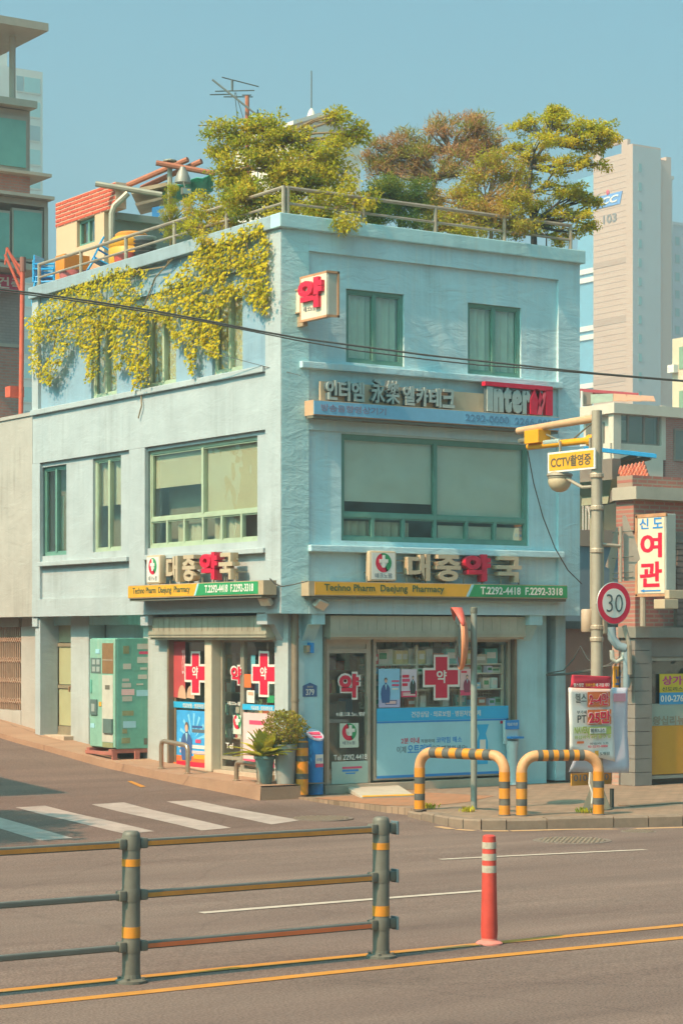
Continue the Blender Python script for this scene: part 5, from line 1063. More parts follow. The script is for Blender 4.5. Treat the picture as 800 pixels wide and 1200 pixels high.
# convex mirror on its pole
p = pv(555, 949); MI = thing('traffic_mirror', 'orange-rimmed convex traffic mirror on a slim grey pole', 'mirror', loc=p); GP_ = mat('pole_grey', '#8f948a', .5, .12, 5, metal=.3, dirt=.3, dirtcol='#a08c70'); MO = mat('mirror_orange', '#d98a62', .5, .08, 5)
hz = 2.62; MB().tube([(0, 0, 0), (0, 0, hz)], .042, 14).build('pole', GP_, MI, smooth=True); MB().lathe((0, 0, hz), [(.046, -.06), (.046, .01), (.03, .02)], 14).build('pole_cap', DKM, MI)
nrm = (Vector((-RX, -RY, 0)) * .975 + Vector((-VX, -VY, 0)) * .05 + Vector((0, 0, -.02))).normalized(); mc = at(539.5, 749, depth(p)) - p
prof = [(.36 * math.sin(t * .1), .05 + .03 * math.cos(t * .1 * 1.2)) for t in range(0, 16)]
MB().lathe(mc, [(.37, -.01), (.37, .035), (.30, .055), (.15, .068), (.01, .072)], 32, nrm).build('mirror_face', mat('mirror_glass', '#98a09a', .05, .02, 3, metal=.9), MI, smooth=True)
MB().lathe(mc, [(.20, -.08), (.36, -.04), (.405, -.015), (.41, .012), (.395, .03), (.372, .028), (.371, .015)], 32, nrm).build('rim', MO, MI, smooth=True)
upv = (Vector((0, 0, 1)) - nrm * nrm.z).normalized(); sd_ = nrm.cross(upv); mb = MB(); K_ = 14
for i in range(K_):
    t0, t1 = math.radians(25 + 130 * i / K_), math.radians(25 + 130 * (i + 1) / K_); f = lambda t, l: mc + (sd_ * math.cos(t) + upv * math.sin(t)) * .415 + nrm * l
    mb.quad(f(t0, -.02), f(t1, -.02), f(t1, .02 + .10 * math.sin((t1 - .436) / 2.27 * math.pi)), f(t0, .02 + .10 * math.sin((t0 - .436) / 2.27 * math.pi)))
o = mb.build('visor', mat('visor_red', '#c95848', .5, .08, 5), MI, smooth=True); sm_ = o.modifiers.new('thickness', 'SOLIDIFY'); sm_.thickness = .008
MB().tube([(0, 0, mc.z + .12), mc - nrm * .1 + Vector((0, 0, .12))], .018, 8).build('arm', GP_, MI); MB().tube([(0, 0, mc.z - .12), mc - nrm * .1 - Vector((0, 0, .12))], .018, 8).build('arm', GP_, MI)
# camera and lamp pole
p = pv(699, 949); PL = thing('camera_pole', 'tall beige steel pole carrying surveillance cameras and a round street lamp', 'pole', loc=p); PM = mat('pole_beige', '#a89a86', .5, .12, 4, metal=.2, dirt=.35, dirtcol='#8d8170'); dp_ = depth(p)
def pz(y): return (YH - y) / (FP / dp_) + CAM.z - p.z
topz = pz(481); MB().tube([(0, 0, 0), (0, 0, 2.2), (0, 0, topz)], [.085, .078, .068], 18).build('pole_shaft', PM, PL, smooth=True)
for y in (648, 738, 752, 560, 598): MB().lathe((0, 0, pz(y)), [(.085, 0), (.09, .01), (.09, .05), (.085, .06)], 16).build('clamp_band', mat('clamp_steel', '#b8a48c', .5, .1, 5, metal=.3), PL)
mb = MB()
for a in range(4): c_, s_ = math.cos(a * 1.5708 + .5), math.sin(a * 1.5708 + .5); mb.prism([(.07 * c_, .07 * s_, 0), (.20 * c_, .20 * s_, 0), (.075 * c_, .075 * s_, .30)], (-.012 * s_, .012 * c_, 0))
mb.lathe((0, 0, 0), [(.2, 0), (.2, .015)], 16); mb.build('base_fins', DKM, PL)
Y1 = Vector((0, 1, 0))
# arms reach back over the pavement (towards the house)
def armpt(px, y): k = onX(px, 500, p.x).y - p.y; return Vector((0, k, pz(y)))
def aL(px, py): q_ = onX(px, py, p.x); return q_ - p
MB().tube([aL(700, 489.5), aL(660, 496), aL(607, 505)], [.055, .05, .048], 12).build('arm', mat('arm_tan', '#c29a74', .5, .1, 5), PL, smooth=True)
YB = mat('camera_yellow', '#e09a1c', .45, .06, 4)
MB().tube([aL(699, 515), aL(619, 523.5)], .045, 12).build('yellow_arm', YB, PL, smooth=True); mb = MB(); mb.tube([aL(697, 515.2), aL(690, 516)], .075, 12); mb.build('arm_flange', YB, PL)
q_ = aL(629.5, 512); hs = MB().box(q_.x - .11, q_.x + .11, q_.y - .15, q_.y + .15, q_.z - .09, q_.z + .09, .01).build('camera_housing', YB, PL); MB().box(q_.x - .03, q_.x + .03, q_.y - .06, q_.y + .02, q_.z - .16, q_.z - .085).build('camera_mount', YB, hs); MB().box(q_.x - .06, q_.x + .03, q_.y + .13, q_.y + .36, q_.z - .06, q_.z + .0, .02).build('camera_lens', DKM, hs); MB().box(q_.x - .05, q_.x + .05, q_.y - .5, q_.y - .16, q_.z - .12, q_.z - .06, .02).build('camera_body', SILV, hs)
q_ = aL(655, 508); 
mb = MB(); mb.tube([aL(640, 509), aL(655, 516), aL(672, 514), aL(688, 500), aL(699, 492)], .012, 6); mb.build('cable', DKM, PL)
# CCTV sign hung under the yellow arm
CS = thing('cctv_sign', 'yellow rectangular surveillance notice hung under the yellow camera arm', 'sign'); XC = p.x - .10
r = rect('L', 641.5, 532, 697, 549, XC); r = (r[0], r[1], r[2], r[2] + .27)
MB().pbox('L', r[0], r[1], XC, XC + .02, r[2], r[3]).build('panel', WHT, CS); frect('L', r[0] + .03, r[1] - .03, r[2] + .025, r[3] - .025, XC - .003, YEL, CS, 'yellow_face'); text('CCTV촬영중', mat('sign_brown_text', '#5f5540', .6, .05, 4), 'L', r[0] + .08, r[1] - .07, r[2] + .06, r[3] - .06, XC - .007, parent=CS, bold=.02)
for px in (655, 690): mb = MB(); ya__ = onX(px, 530, XC).y; mb.box(XC + .005, XC + .03, ya__ - .012, ya__ + .012, r[3], r[3] + .14); mb.build('hanger', PM, CS)
# globe lamp on a side arm
LP = thing('street_lamp', 'frosted globe street lamp with a flat cap hanging from the camera pole', 'lamp'); lc = aL(655.5, 562) + p
MB().tube([Vector((p.x, p.y, p.z + pz(570))), aL(682, 571) + p, aL(673, 566) + p, lc + Vector((0, -.12, .02))], .022, 8).build('arm', PM, LP, smooth=True); MB().lathe(lc, [(.155, .04), (.175, .05), (.17, .075), (.08, .115), (.03, .13)], 20).build('cap', PM, LP, smooth=True)
MB().ball(lc - Vector((0, 0, .02)), (.155, .155, .15), 20, 12).build('globe', mat('globe_frosted', '#c2ad8c', .35, .05, 3), LP, smooth=True); MB().lathe(lc, [(.157, .015), (.16, .02), (.16, .04)], 20).build('collar', PM, LP); MB().tube([lc + Vector((0, 0, .1)), lc + Vector((0, 0, .22))], .012, 6).build('finial', PM, LP)
# speed limit sign
SP = thing('speed_limit_sign', 'round red-rimmed speed limit sign reading 30 on the beige pole', 'sign'); c = at(718.5, 707, dp_ - .35); R_ = .27; axn = Vector((-VX, -VY, 0)) * .80 + Vector((RX, RY, 0)) * -.0; axn = Vector((-.05, -1, 0)).normalized()
MB().lathe(c, [(R_, 0), (R_ + .004, .006), (R_, .012)], 40, axn).build('plate', SILV, SP); MB().lathe(c + axn * .013, [(R_ - .006, 0), (R_ - .006, .002)], 40, axn).build('red_ring', RED, SP); MB().lathe(c + axn * .016, [(R_ * .70, 0), (R_ * .70, .002)], 40, axn).build('white_disc', WHT, SP)
text('30', mat('sign_text_dark', '#4c5a58', .6, .04, 4), 'R', c.x - .135, c.x + .135, c.z - .115, c.z + .115, c.y - .028, parent=SP, bold=-.012); MB().tube([c - axn * .02, c - axn * .1 + Vector((-.1, .1, 0)), Vector((p.x, p.y, c.z))], .02, 8).build('bracket', PM, SP)
mb = MB(); mb.tube([at(731, 733, dp_ - .2), at(737, 756, dp_ - .2), at(738, 790, dp_ - .1)], .03, 8); mb.build('support_tube', PM, SP)
# backs of arrow signs beside the pole
AS = thing('direction_sign', 'grey back of an arrow-shaped direction sign fixed to the pole by a tube bracket', 'sign'); SGB = mat('sign_back_grey', '#ab9c8b', .5, .1, 5, metal=.2)
AR = lambda pts, nm, dd, m_=SGB: MB().prism([at(px, py, dp_ + dd) for px, py in pts], Vector((VX, VY, 0)) * .012).build(nm, m_, AS)
AR([(729, 604), (733, 604), (744, 632), (750, 655), (744, 662), (744, 681), (731, 681)], 'arrow_panel', .15); AR([(719, 628), (722, 618), (724, 618), (724, 640), (720, 667), (712, 666), (709, 664), (714, 648)], 'arrow_panel', .25); AR([(714, 666), (719, 666), (719, 690), (714, 690)], 'arrow_stem', .25)
MB().tube([at(727, 617, dp_ + .08), at(727, 682, dp_ + .08)], .022, 8).build('upright', PM, AS, smooth=True); MB().tube([at(704, 638, dp_ + .02), at(727, 640, dp_ + .08)], .024, 8).build('bracket', PM, AS, smooth=True)
for y in (623, 653, 671, 677): MB().tube([at(717, y + 1.5, dp_ + .12), at(742, y - 1, dp_ + .1)], .007, 5).build('strap', DKM, AS)
e = thing('meter_box', 'rounded beige junction box strapped to the left of the pole', 'box'); c = at(688, 727, dp_ + .05); MB().lathe(c, [(.07, -.155), (.082, -.14), (.082, .13), (.07, .145)], 18).build('body', mat('box_tan', '#b59a80', .5, .08, 4), e, smooth=True); c2 = at(706, 729, dp_ + .0); MB().box(c2.x - .03, c2.x + .05, c2.y - .05, c2.y + .05, c2.z - .16, c2.z + .14, .02).build('small_box', PM, e)
# banners tied to the pole
YB_ = p.y - .16
def banner(name, label, pix, d, m_, wav=.03):
    e = thing(name, label, 'banner'); a, b, c_, d_ = [onY(px, py, d) for px, py in pix]; mb = MB(); n_ = 12
    def f(s, t): q = a.lerp(b, s).lerp(d_.lerp(c_, s), t); return q + Vector((0, wav * math.sin(s * 5 + t * 7) * t, 0))
    for i in range(n_):
        for j in range(n_): mb.quad(f(i / n_, j / n_), f((i + 1) / n_, j / n_), f((i + 1) / n_, (j + 1) / n_), f(i / n_, (j + 1) / n_))
    o = mb.build('cloth', m_, e, smooth=True); s_ = o.modifiers.new('thickness', 'SOLIDIFY'); s_.thickness = .004
    return e
BW = mat('banner_white', '#f0e8de', .7, .05, 2); BLV = mat('banner_lilac', '#c8c8d2', .7, .08, 2)
b2 = banner('banner', 'lilac-grey banner hanging behind the white price banner', ((700, 806), (735, 806), (736, 906), (667, 905)), YB_ + .12, BLV, .02)
b1 = banner('banner', 'white price banner with red figures tied to the beige pole', ((666, 806), (717, 806), (720.5, 893), (667.5, 879)), YB_, BW, .006)
rd = banner('banner', 'red heading strip tied above the white price banner', ((670, 791), (715.5, 793), (715.5, 807.5), (668, 806)), YB_ - .03, mat('banner_red', '#cf3346', .7, .06, 3), .01)
dB = YB_ - .035
bt = lambda t_, m_, x0, y0, x1, y1, bold=.01, par=b1, dd=0: ptext(t_, m_, 'R', x0, y0, x1, y1, dB + dd, parent=par, bold=bold)
def bfilm(x0, y0, x1, y1, m_, par=b1, nm='print'): film('R', x0, y0, x1, y1, dB + (.004 if nm == 'print' else .0), m_, par, nm, .003)
bt('헬스장은', WHT, 672, 801, 684, 805, .01, rd, -.02); bt('오피스텔', YEL, 686, 801, 697, 805, .01, rd, -.02); bt('에 가입 되다', WHT, 698, 801, 714, 805, .01, rd, -.02)
bfilm(688.5, 811, 714.5, 828, ORG); bfilm(688.5, 832, 716, 848.5, ORG); bt('헬스', BLK, 674, 813, 687, 824); bt('2~4만', WHT, 690, 812, 713.5, 827.5, .05, b1, .002); bt('2~4만', RED, 690.5, 812.5, 713, 827, .02, b1, -.004)
bt('부가세', BLK, 676, 833, 687, 837); bt('PT', BLK, 676.5, 838.5, 687, 847.5); bt('25만', WHT, 689, 832.5, 715.5, 849.5, .05, b1, .002); bt('25만', RED, 690, 833.5, 715, 848.5, .025, b1, -.004)
OLG = mat('banner_green', '#a9b25a', .6, .05, 4); bfilm(689, 852, 716, 860.5, OLG); bfilm(691, 853.5, 710, 859.5, WHT, b1, 'search_box'); bt('NAVER', OLG, 673, 852, 689, 860, .03, b1, .001); bt('휘트니스', BLK, 692, 854, 709, 859, 0, b1, -.004); bt('왕십리역 6번 출구 앞', OLG, 673, 862.5, 716, 866.5, .015); bfilm(676, 869, 684, 871.5, ORG); bt('02-2292-0000', RED, 689, 874, 712, 876.5, 0); bt('왕십리 5층', BLK, 691, 870.5, 713, 873, 0); bt('5개월', BLK, 703, 881.5, 714, 885.5, 0); bfilm(697, 880, 701, 887, YEL)
film('R', 719, 813, 733, 822, YB_ + .09, mat('banner_dusty_pink', '#c28a9a', .7, .06, 4), b2, 'print', .003)
e = thing('lettered_board', 'yellow lettered board leaning low behind the banners at the pole', 'sign'); film('R', 669.5, 907, 716, 919, YB_ + .30, mat('board_yellow_dark', '#c08a34', .6, .08, 4), e, 'board', .02); ptext('010-4200', GRY, 'R', 672, 908.5, 713, 916, YB_ + .29, parent=e, bold=.01); mb = MB(); mb.box(*sorted((onY(716, 900, YB_ + .30).x, onY(718, 900, YB_ + .30).x)), YB_ + .28, YB_ + .33, ZP, .22); mb.build('frame_edge', BLK, e)
mb = MB(); mb.tube([at(691, 905, dp_ - .15), at(690, 918, dp_ - .16), at(694, 930, dp_ - .15), at(693, 942, dp_ - .15)], .012, 6); tag(mb.build('cable_tie', WHT, None, smooth=True), 'loose pale cord dangling from the banner beside the bollard', 'cord')
# blue collection tube at the column, small bin right, striped bollard, ramp slab
q = onZ(366.5, 929, -.0); BN = thing('collection_bin', 'tall blue collection tube with a slanted pink-lettered top beside the pharmacy door', 'bin', loc=(q.x, .14, -.02)); BB = mat('bin_blue', '#2b8ad0', .4, .06, 4); hb = .86
mb = MB(); k = 20; ring0 = [(.12 * math.cos(6.283 * i / k), .12 * math.sin(6.283 * i / k)) for i in range(k)]
for i in range(k):
    a, b = ring0[i], ring0[(i + 1) % k]; h1, h2 = hb - .10 + (a[1] + .12) * .6, hb - .10 + (b[1] + .12) * .6; mb.quad((*a, 0), (*b, 0), (*b, h2), (*a, h1))
mb.poly([(x, y, 0) for x, y in ring0]); mb.build('tube', BB, BN, smooth=True); mb = MB(); mb.prism([(x * 1.08, y * 1.08, hb - .10 + (y + .12) * .6) for x, y in ring0], (0, 0, .025)); tp = mb.build('slanted_top', mat('bin_top', '#c8c2cf', .5, .06, 4), BN); mb = MB(); mb.quad((-.09, -.05, hb - .025), (.09, -.05, hb - .025), (.06, -.105, hb - .058), (-.06, -.105, hb - .058)); mb.build('pink_band', PNK, tp); mb = MB(); mb.quad((-.08, -.03, hb - .010), (.08, -.03, hb - .010), (.1, .03, hb + .025), (-.1, .03, hb + .025)); mb.build('top_print', PNK, tp)
MB().box(-.065, .065, -.123, -.117, .40, .57).build('notice', WHT, BN); MB().box(-.065, .065, -.1245, -.118, .39, .44).build('notice_foot', PNK, BN); text('수거함', BLU, 'R', -.045, .045, .47, .52, -.126, parent=BN)
q = onZ(626, 922, -.02); B2 = thing('leaflet_stand', 'slim white leaflet stand with a blue head against the right column', 'stand', loc=(q.x, .2, -.02)); MB().lathe((0, 0, 0), [(.10, 0), (.085, .06), (.08, .5), (.10, .62), (.10, .66)], 18).build('body', mat('stand_white', '#b5c2c0', .5, .06, 4), B2, smooth=True); MB().box(-.13, .13, .0, .06, .62, .98, .01).build('back_panel', mat('stand_white', '#b5c2c0'), B2); MB().box(-.13, .13, -.012, -.002, .84, .98).build('head_panel', BLU, B2); MB().box(-.10, .14, -.12, .0, .70, .73).build('shelf', BLU, B2); text('의료기관', WHT, 'R', -.1, .1, .89, .94, -.016, parent=B2)
q = onZ(348.5, 921, .06); SBD = thing('striped_bollard', 'straight orange and black striped bollard beside the grey flower pot', 'bollard', loc=(.30, -.06, .0)); z = .05
MB().lathe((0, 0, 0), [(.088, 0), (.088, .74), (.07, .755)], 20).build('pipe', BO, SBD, smooth=True)
for a in (.22, .47, .66): MB().lathe((0, 0, a), [(.0905, 0), (.0905, .075)], 20).build('black_band', BK, SBD, smooth=True)
# door ramp
RP = thing('door_ramp', 'pale concrete door ramp with a yellow painted edge', 'ramp'); a, b, c_, d_ = [onZ(x, y, ZP + .005) for x, y in ((402, 927), (460, 923), (486, 934), (424, 936))]; up = Vector((0, 0, .055)); MB().hexa([d_, c_, b, a, d_ + up * .3, c_ + up * .3, b + up * 1.6, a + up * 1.6]).build('slab', mat('ramp_concrete', '#b5aa98', .9, .1, 5, .003, 80), RP)
n_ = (c_ - d_).normalized(); f_ = (a - d_).normalized() * .10; MB().hexa([d_ + up * .34 + n_ * .02, c_ + up * .34, c_ + up * .34 + f_, d_ + up * .34 + n_ * .02 + f_, d_ + up * .45 + n_ * .02, c_ + up * .45, c_ + up * .62 + f_, d_ + up * .62 + n_ * .02 + f_]).build('yellow_edge', YEL, RP)
# steel hoop barriers
SST = mat('stainless', '#b09a82', .3, .1, 5, metal=.6)
def hoop(x, ya, yb, h, label):
    e = thing('hoop_barrier', label, 'barrier'); za, zb = interp(ya, AZ), interp(yb, AZ); r_ = .035
    path = [(x, ya, za), (x, ya, za + h - .08), (x, ya - .02, za + h - .02), (x, ya - .08, za + h)] + [(x, yb + .08, zb + h), (x, yb + .02, zb + h - .02), (x, yb, zb + h - .08), (x, yb, zb)]
    MB().tube(path, r_, 10).build('hoop', SST, e, smooth=True)
    for y, z in ((ya, za), (yb, zb)): MB().lathe((x, y, z), [(.06, 0), (.06, .012), (.04, .02)], 12).build('foot_ring', SST, e)
ya1 = onX(189, 900, -.25).y; yb1 = onX(220, 908, -.25).y; hoop(-.25, ya1, yb1, .42, 'stainless steel hoop barrier before the side window poster')
ya1 = onX(277, 915, -.25).y; yb1 = onX(304, 915, -.25).y; hoop(-.25, ya1, yb1, .27, 'low stainless steel hoop barrier behind the dark flower pot')
# flower pots on the apron corner
zA = .135
def pot(c, prof, m_, label, nm='flower_pot'):
    e = thing(nm, label, 'pot', loc=c); MB().lathe((0, 0, 0), prof, 24).build('vessel', m_, e, smooth=True); MB().lathe((0, 0, prof[-1][1] - .05), [(prof[-1][0] - .02, 0), (.01, .005)], 20).build('soil', mat('soil', '#6a5a48', .95, .2, 20), e); return e
pg = onZ(329, 921, zA); pg = Vector((.10, .06, zA)); P1 = pot(pg, [(.105, 0), (.125, .02), (.155, .50), (.175, .51), (.18, .57), (.16, .575)], mat('pot_grey', '#8f938c', .5, .06, 4), 'tall smooth grey flower pot on the apron corner')
pd = onZ(303, 917, zA); pd = Vector((-.16, .20, zA)); P2 = pot(pd, [(.09, 0), (.10, .01), (.135, .36), (.15, .37), (.15, .41), (.13, .41)], mat('pot_dark_green', '#5f7d78', .6, .2, 8, dirt=.5, dirtcol='#8a8a7a'), 'dark green glazed flower pot with a worn base on the apron')
rnd.seed(3)
bl_ = MB(); wb = MB(); cc = pg + Vector((0, .02, .80))
for i in range(2600):
    d_ = rvec(); rr = .30 * (rnd.random() ** .25) * (1 + .12 * math.sin(d_.x * 9) * math.cos(d_.z * 8)); q = cc + Vector((d_.x * rr, d_.y * rr, d_.z * rr * .82))
    leaf(bl_, q, (d_ + rvec() * .8).normalized(), (d_ + rvec() * .5).normalized(), rnd.uniform(.028, .05), shade(rnd.choice(C('#9a9434', '#aaa03a', '#888834', '#b0943e'))), .6)
for i in range(14): limb(wb, pg + Vector((0, 0, .5)), cc + rvec() * .2, .012, .005, 5)
T_ = thing('clipped_shrub', 'round clipped box shrub growing in the tall grey pot', 'shrub'); bl_.build('crown', LEAF, T_, fixn=False)['kind'] = 'stuff'; wb.build('stems', TWIG, T_, fixn=False)
T_ = thing('leafy_potplant', 'broad arching leafy plant growing in the dark green pot', 'plant'); base = pd + Vector((0, 0, .38)); bl_ = None
for i in range(80):
    a = rnd.uniform(0, 6.283); el = rnd.uniform(.35, 1.4); L = rnd.uniform(.36, .66); dirv = Vector((math.cos(a) * math.cos(el), math.sin(a) * math.cos(el), math.sin(el))); side = dirv.cross(Vector((0, 0, 1))).normalized(); mb = MB(); pts = []; col = shade(rnd.choice(C('#a8a434', '#b8b03c', '#949834', '#c4b844')), .15)
    for k in range(7): t = k / 6; pts.append((base + dirv * L * t + Vector((0, 0, -.30 * L * t * t)), .066 * max(.02, math.sin(math.pi * (.10 + .90 * t))) ** .8 * (1 - .1 * t)))
    for (p0, w0), (p1, w1) in zip(pts, pts[1:]):
        dn = Vector((0, 0, -.012)); mb.quad(p0 - side * w0, p0 + dn, p1 + dn, p1 - side * w1); mb.quad(p0 + dn, p0 + side * w0, p1 + side * w1, p1 + dn); mb.c += [col, col]
    mb.build('leaf', LEAF, T_, smooth=False, fixn=False)
# vending machine on a wooden skid
VMX, Y_a, Y_b = -.28, onX(135, 800, -.28).y, onX(105, 800, -.28).y
zV = uz('L', 120, 877, VMX)[1]; zVt = uz('L', 120, 748, VMX)[1]
VM = thing('vending_machine', 'weathered turquoise drinks vending machine covered in stickers', 'vending machine'); TQ = mat('vend_turquoise', '#66a894', .5, .14, 5, dirt=.7, dirtcol='#8fae96', streak=True); TQL = mat('vend_mint', '#82b09c', .5, .14, 5, dirt=.7, dirtcol='#a9b5a0', streak=True)
MB().box(VMX + .03, .52, Y_a, Y_b, zV, zVt, .012).build('cabinet', TQ, VM); fd = MB().box(VMX, VMX + .029, Y_a + .005, Y_b - .005, zV + .02, zVt - .01, .008).build('front_door', TQL, VM)
fr_ = lambda a, b, c_, d_, m_, nm, dd=.006: MB().pbox('L', Y_b - (Y_b - Y_a) * b, Y_b - (Y_b - Y_a) * a, VMX - dd, VMX - .0005, zV + (zVt - zV) * c_, zV + (zVt - zV) * d_).build(nm, m_, fd)
BRO = mat('vend_window_brown', '#8a6a48', .3, .15, 8); VW = mat('vend_white', '#c2bfb0', .5, .1, 5, dirt=.4, dirtcol='#98a896')
fr_(.50, .93, .68, .955, BRO, 'sample_window', .004); fr_(.52, .91, .80, .805, VW, 'sample_shelf', .008); fr_(.05, .45, .68, .82, mat('vend_slate', '#5d726c', .5, .1, 5), 'button_panel', .005)
for i in range(2):
    for j in range(2): fr_(.12 + .17 * i, .24 + .17 * i, .695 + .065 * j, .74 + .065 * j, SILV, 'button', .010)
fr_(.50, .92, .06, .665, VW, 'white_panel', .005); fr_(.62, .80, .535, .575, DKM, 'round_badge', .008); fr_(.06, .32, .30, .44, mat('vend_slate', '#5d726c'), 'coin_unit', .02); fr_(.12, .24, .33, .40, SILV, 'coin_slot', .024); fr_(.58, .92, .14, .27, mat('vend_slate', '#5d726c'), 'delivery_flap', .03); fr_(.52, .92, .01, .055, mat('vend_olive', '#8a8f66', .6, .15, 8), 'kick_panel', .008); fr_(.38, .47, .38, .42, YEL, 'yellow_tag', .008); fr_(.05, .2, .18, .22, PCY, 'sticker', .008); fr_(.03, .1, .50, .62, TQ, 'hinge_cover', .012); fr_(.25, .40, .86, .90, PCY, 'sticker', .008)
rnd.seed(9); W0, W1 = VMX + .06, .44
for (a, b, c_, d_, m_) in ((.5, .82, .90, .95, VW), (.55, .9, .855, .88, PNK), (.5, .8, .775, .83, VW), (.58, .76, .715, .735, VW), (.52, .76, .63, .67, VW), (.12, .33, .72, .77, VW), (.10, .28, .61, .635, VW), (.09, .33, .555, .595, VW), (.48, .66, .575, .59, VW), (.08, .42, .485, .54, PPINK), (.48, .80, .475, .53, PCY), (.10, .36, .43, .475, VW), (.12, .46, .19, .25, PCY), (.10, .22, .14, .18, mat('vend_olive', '#8a8f66')), (.08, .3, .05, .10, mat('vend_olive', '#8a8f66')), (.12, .28, .86, .93, mat('vend_olive', '#8a8f66')), (.10, .40, .30, .345, mat('vend_olive', '#8a8f66'))):
    MB().box(W0 + (W1 - W0) * a, W0 + (W1 - W0) * b, Y_a - .004, Y_a - .0005, zV + (zVt - zV) * c_, zV + (zVt - zV) * d_).build('sticker', m_, VM)
for a in (.68, .82): MB().box(W0 + (W1 - W0) * a, W0 + (W1 - W0) * (a + .09), Y_a - .004, Y_a - .0005, zV + .06, zV + .16).build('vent', DKM, VM)
SKD = thing('wooden_skid', 'reddish timber skid under the vending machine', 'skid'); RW = mat('red_timber', '#a8695a', .8, .2, 6)
zs = zV - .065
for y in (Y_a + .06, Y_b - .06): MB().box(VMX - .06, .5, y - .05, y + .05, zs, zV - .002).build('beam', RW, SKD)
for x in (VMX - .02, .1, .42): MB().box(x - .04, x + .04, Y_a - .03, Y_a + .009, zs - .12, zs + .03).build('leg', RW, SKD); MB().box(x - .04, x + .04, Y_b - .05, Y_b + .03, zs - .1, zs - .001).build('leg', RW, SKD)
MB().box(VMX - .07, VMX - .005, Y_a - .02, Y_b + .02, zs - .03, zs + .02).build('front_beam', RW, SKD)
# drain grate in the pavement and weeds at the posts
e = thing('drain_grate', 'slotted iron drain grate set in the pavement by the grey stone shopfront', 'grate'); g0 = pv(733, 945); g1 = pv(795, 941)
mb = MB()
for i in range(26): q = g0.lerp(g1, i / 25); mb.box(q.x - .018, q.x + .018, q.y - .14, q.y + .14, ZP + .002, ZP + .012)
mb.build('bars', mat('grate_iron', '#84715c', .7, .2, 8, metal=.2), e)
rnd.seed(21)
for (px, py, lab) in ((502, 948, 'weed tuft at the foot of the striped arch by the mirror pole'), (549, 952, 'weed tuft at the foot of the mirror pole'), (685, 953, 'weed tuft beside the base of the beige pole')):
    q = pv(px, py); lb = MB()
    for i in range(60): a = rnd.uniform(0, 6.28); leaf(lb, q + Vector((rnd.gauss(0, .05), rnd.gauss(0, .05), 0)), Vector((math.cos(a) * .5, math.sin(a) * .5, 1)), rvec(), rnd.uniform(.04, .10), shade(rnd.choice(YG)), .25)
    o = lb.build('weed_tuft', LEAF, fixn=False); tag(o, lab, 'weed')
# ================================================================ NEIGHBOURING BUILDINGS
NB = thing('adjoining_building', 'low cream rendered building with a folding grille, joined to the left of the pharmacy', 'building')
CRM = stucco('cream_render', '#aca69c', '#989a92', .4, .006); zN = uz('L', 15, 491, 0)[1]
MB().box(.004, 6, 7.958, 17, 2.57, zN).build('upper_wall', CRM, NB); MB().box(-.02, .25, 7.965, 17, zN, zN + .06).build('coping', CRM, NB); MB().box(.304, .6, 8.41, 9.02, .3, 2.565).build('pier', CRM, NB)
MB().box(.30, .6, 9.03, 17, .3, .93).build('plinth_wall', CRM, NB); MB().box(.5, .6, 9.03, 17, .93, 2.565).build('recess', mat('grille_recess_brown', '#8a7a68', .9, .1, 3), NB); MB().box(.25, .45, 9.0, 17, 2.40, 2.564).build('grille_head', BRN, NB)  # wall behind the grille in one even brown
GM = mat('grille_rust', '#b5937a', .6, .15, 6, metal=.2); g_ = None; mb = MB()
for i in range(24):
    y = 9.06 + i * .085; MB().box(.33, .355, y - .012, y + .012, .94, 2.40).build('grille_bar', GM, NB)
for j in range(4):
    z = 1.05 + j * .36
    for i in range(12): y = 9.06 + i * .17; mb.tube([(.325, y, z), (.325, y + .085, z + .10), (.325, y + .17, z)], .009, 4); mb.tube([(.325, y, z + .10), (.325, y + .085, z), (.325, y + .17, z + .10)], .009, 4)
mb.build('grille_lattice', GM, NB)
# ---- tall brown building up the side street
BD = 58.0; BY = at(28, 400, BD).y; TB = thing('brick_house', 'tall brown brick building with glazed bays and a roof canopy up the side street', 'building'); bx0 = onY(-120, 400, BY).x
BRB = brickmat('brown_brick', '#b0705e', '#ba7c6a', '#a08a7a', 'R', .23, .075); GBR = brickmat('grey_brick', '#988c84', '#a2958c', '#928880', 'R', .23, .075); GFR = mat('bay_frame', '#aca08e', .6, .08, 4)
def rb(x1, yt, yb, d, dp, m_, nm, par=TB, x0=None, dd=0.0):
    u1, z1 = uz('R', x1, yt, d); z0 = uz('R', x1, yb, d)[1]; u0 = bx0 if x0 is None else uz('R', x0, yt, d)[0]
    return MB().pbox('R', u0, u1, d + dd, d + dp, z0, z1).build(nm, m_, par)
rb(25, 318, 408, BY, 8, GBR, 'upper_wall'); rb(27, 408.5, 600, BY, 8, BRB, 'lower_wall'); rb(25.5, 404, 408, BY, 1, GFR, 'string_course', dd=-.05)
by2 = BY - 1.2
rb(56, 311, 318, by2, 9, GFR, 'bay_floor'); rb(56, 236, 243, by2, 9, GFR, 'bay_head'); rb(59, 232, 235.8, by2, 9.3, GFR, 'cornice', dd=-.25); rb(35, 203, 231, BY, 8, BRB, 'brick_band'); rb(55, 206, 209.5, BY, 6, GFR, 'pipe_ledge', dd=-.3); rb(54, 243, 311, by2, 9, DARK, 'bay_room', dd=.9)
for x0, x1 in ((-60, -26), (-24, 12), (14.5, 50)):
    w_ = rb(x1, 247, 308, by2, .12, GFR, 'bay_window', x0=x0); u0, u1 = uz('R', x0 + 1.5, 250, by2)[0], uz('R', x1 - 1.5, 250, by2)[0]; z0, z1 = uz('R', x1, 305, by2)[1], uz('R', x1, 250, by2)[1]
    MB().pbox('R', u0, u1, by2 - .02, by2 - .005, z0, z1).build('pane', mat('bay_glass', '#78a898', .15, .1, 2), w_)
rb(56.5, 243, 311, by2, 9, GFR, 'bay_corner', x0=52)
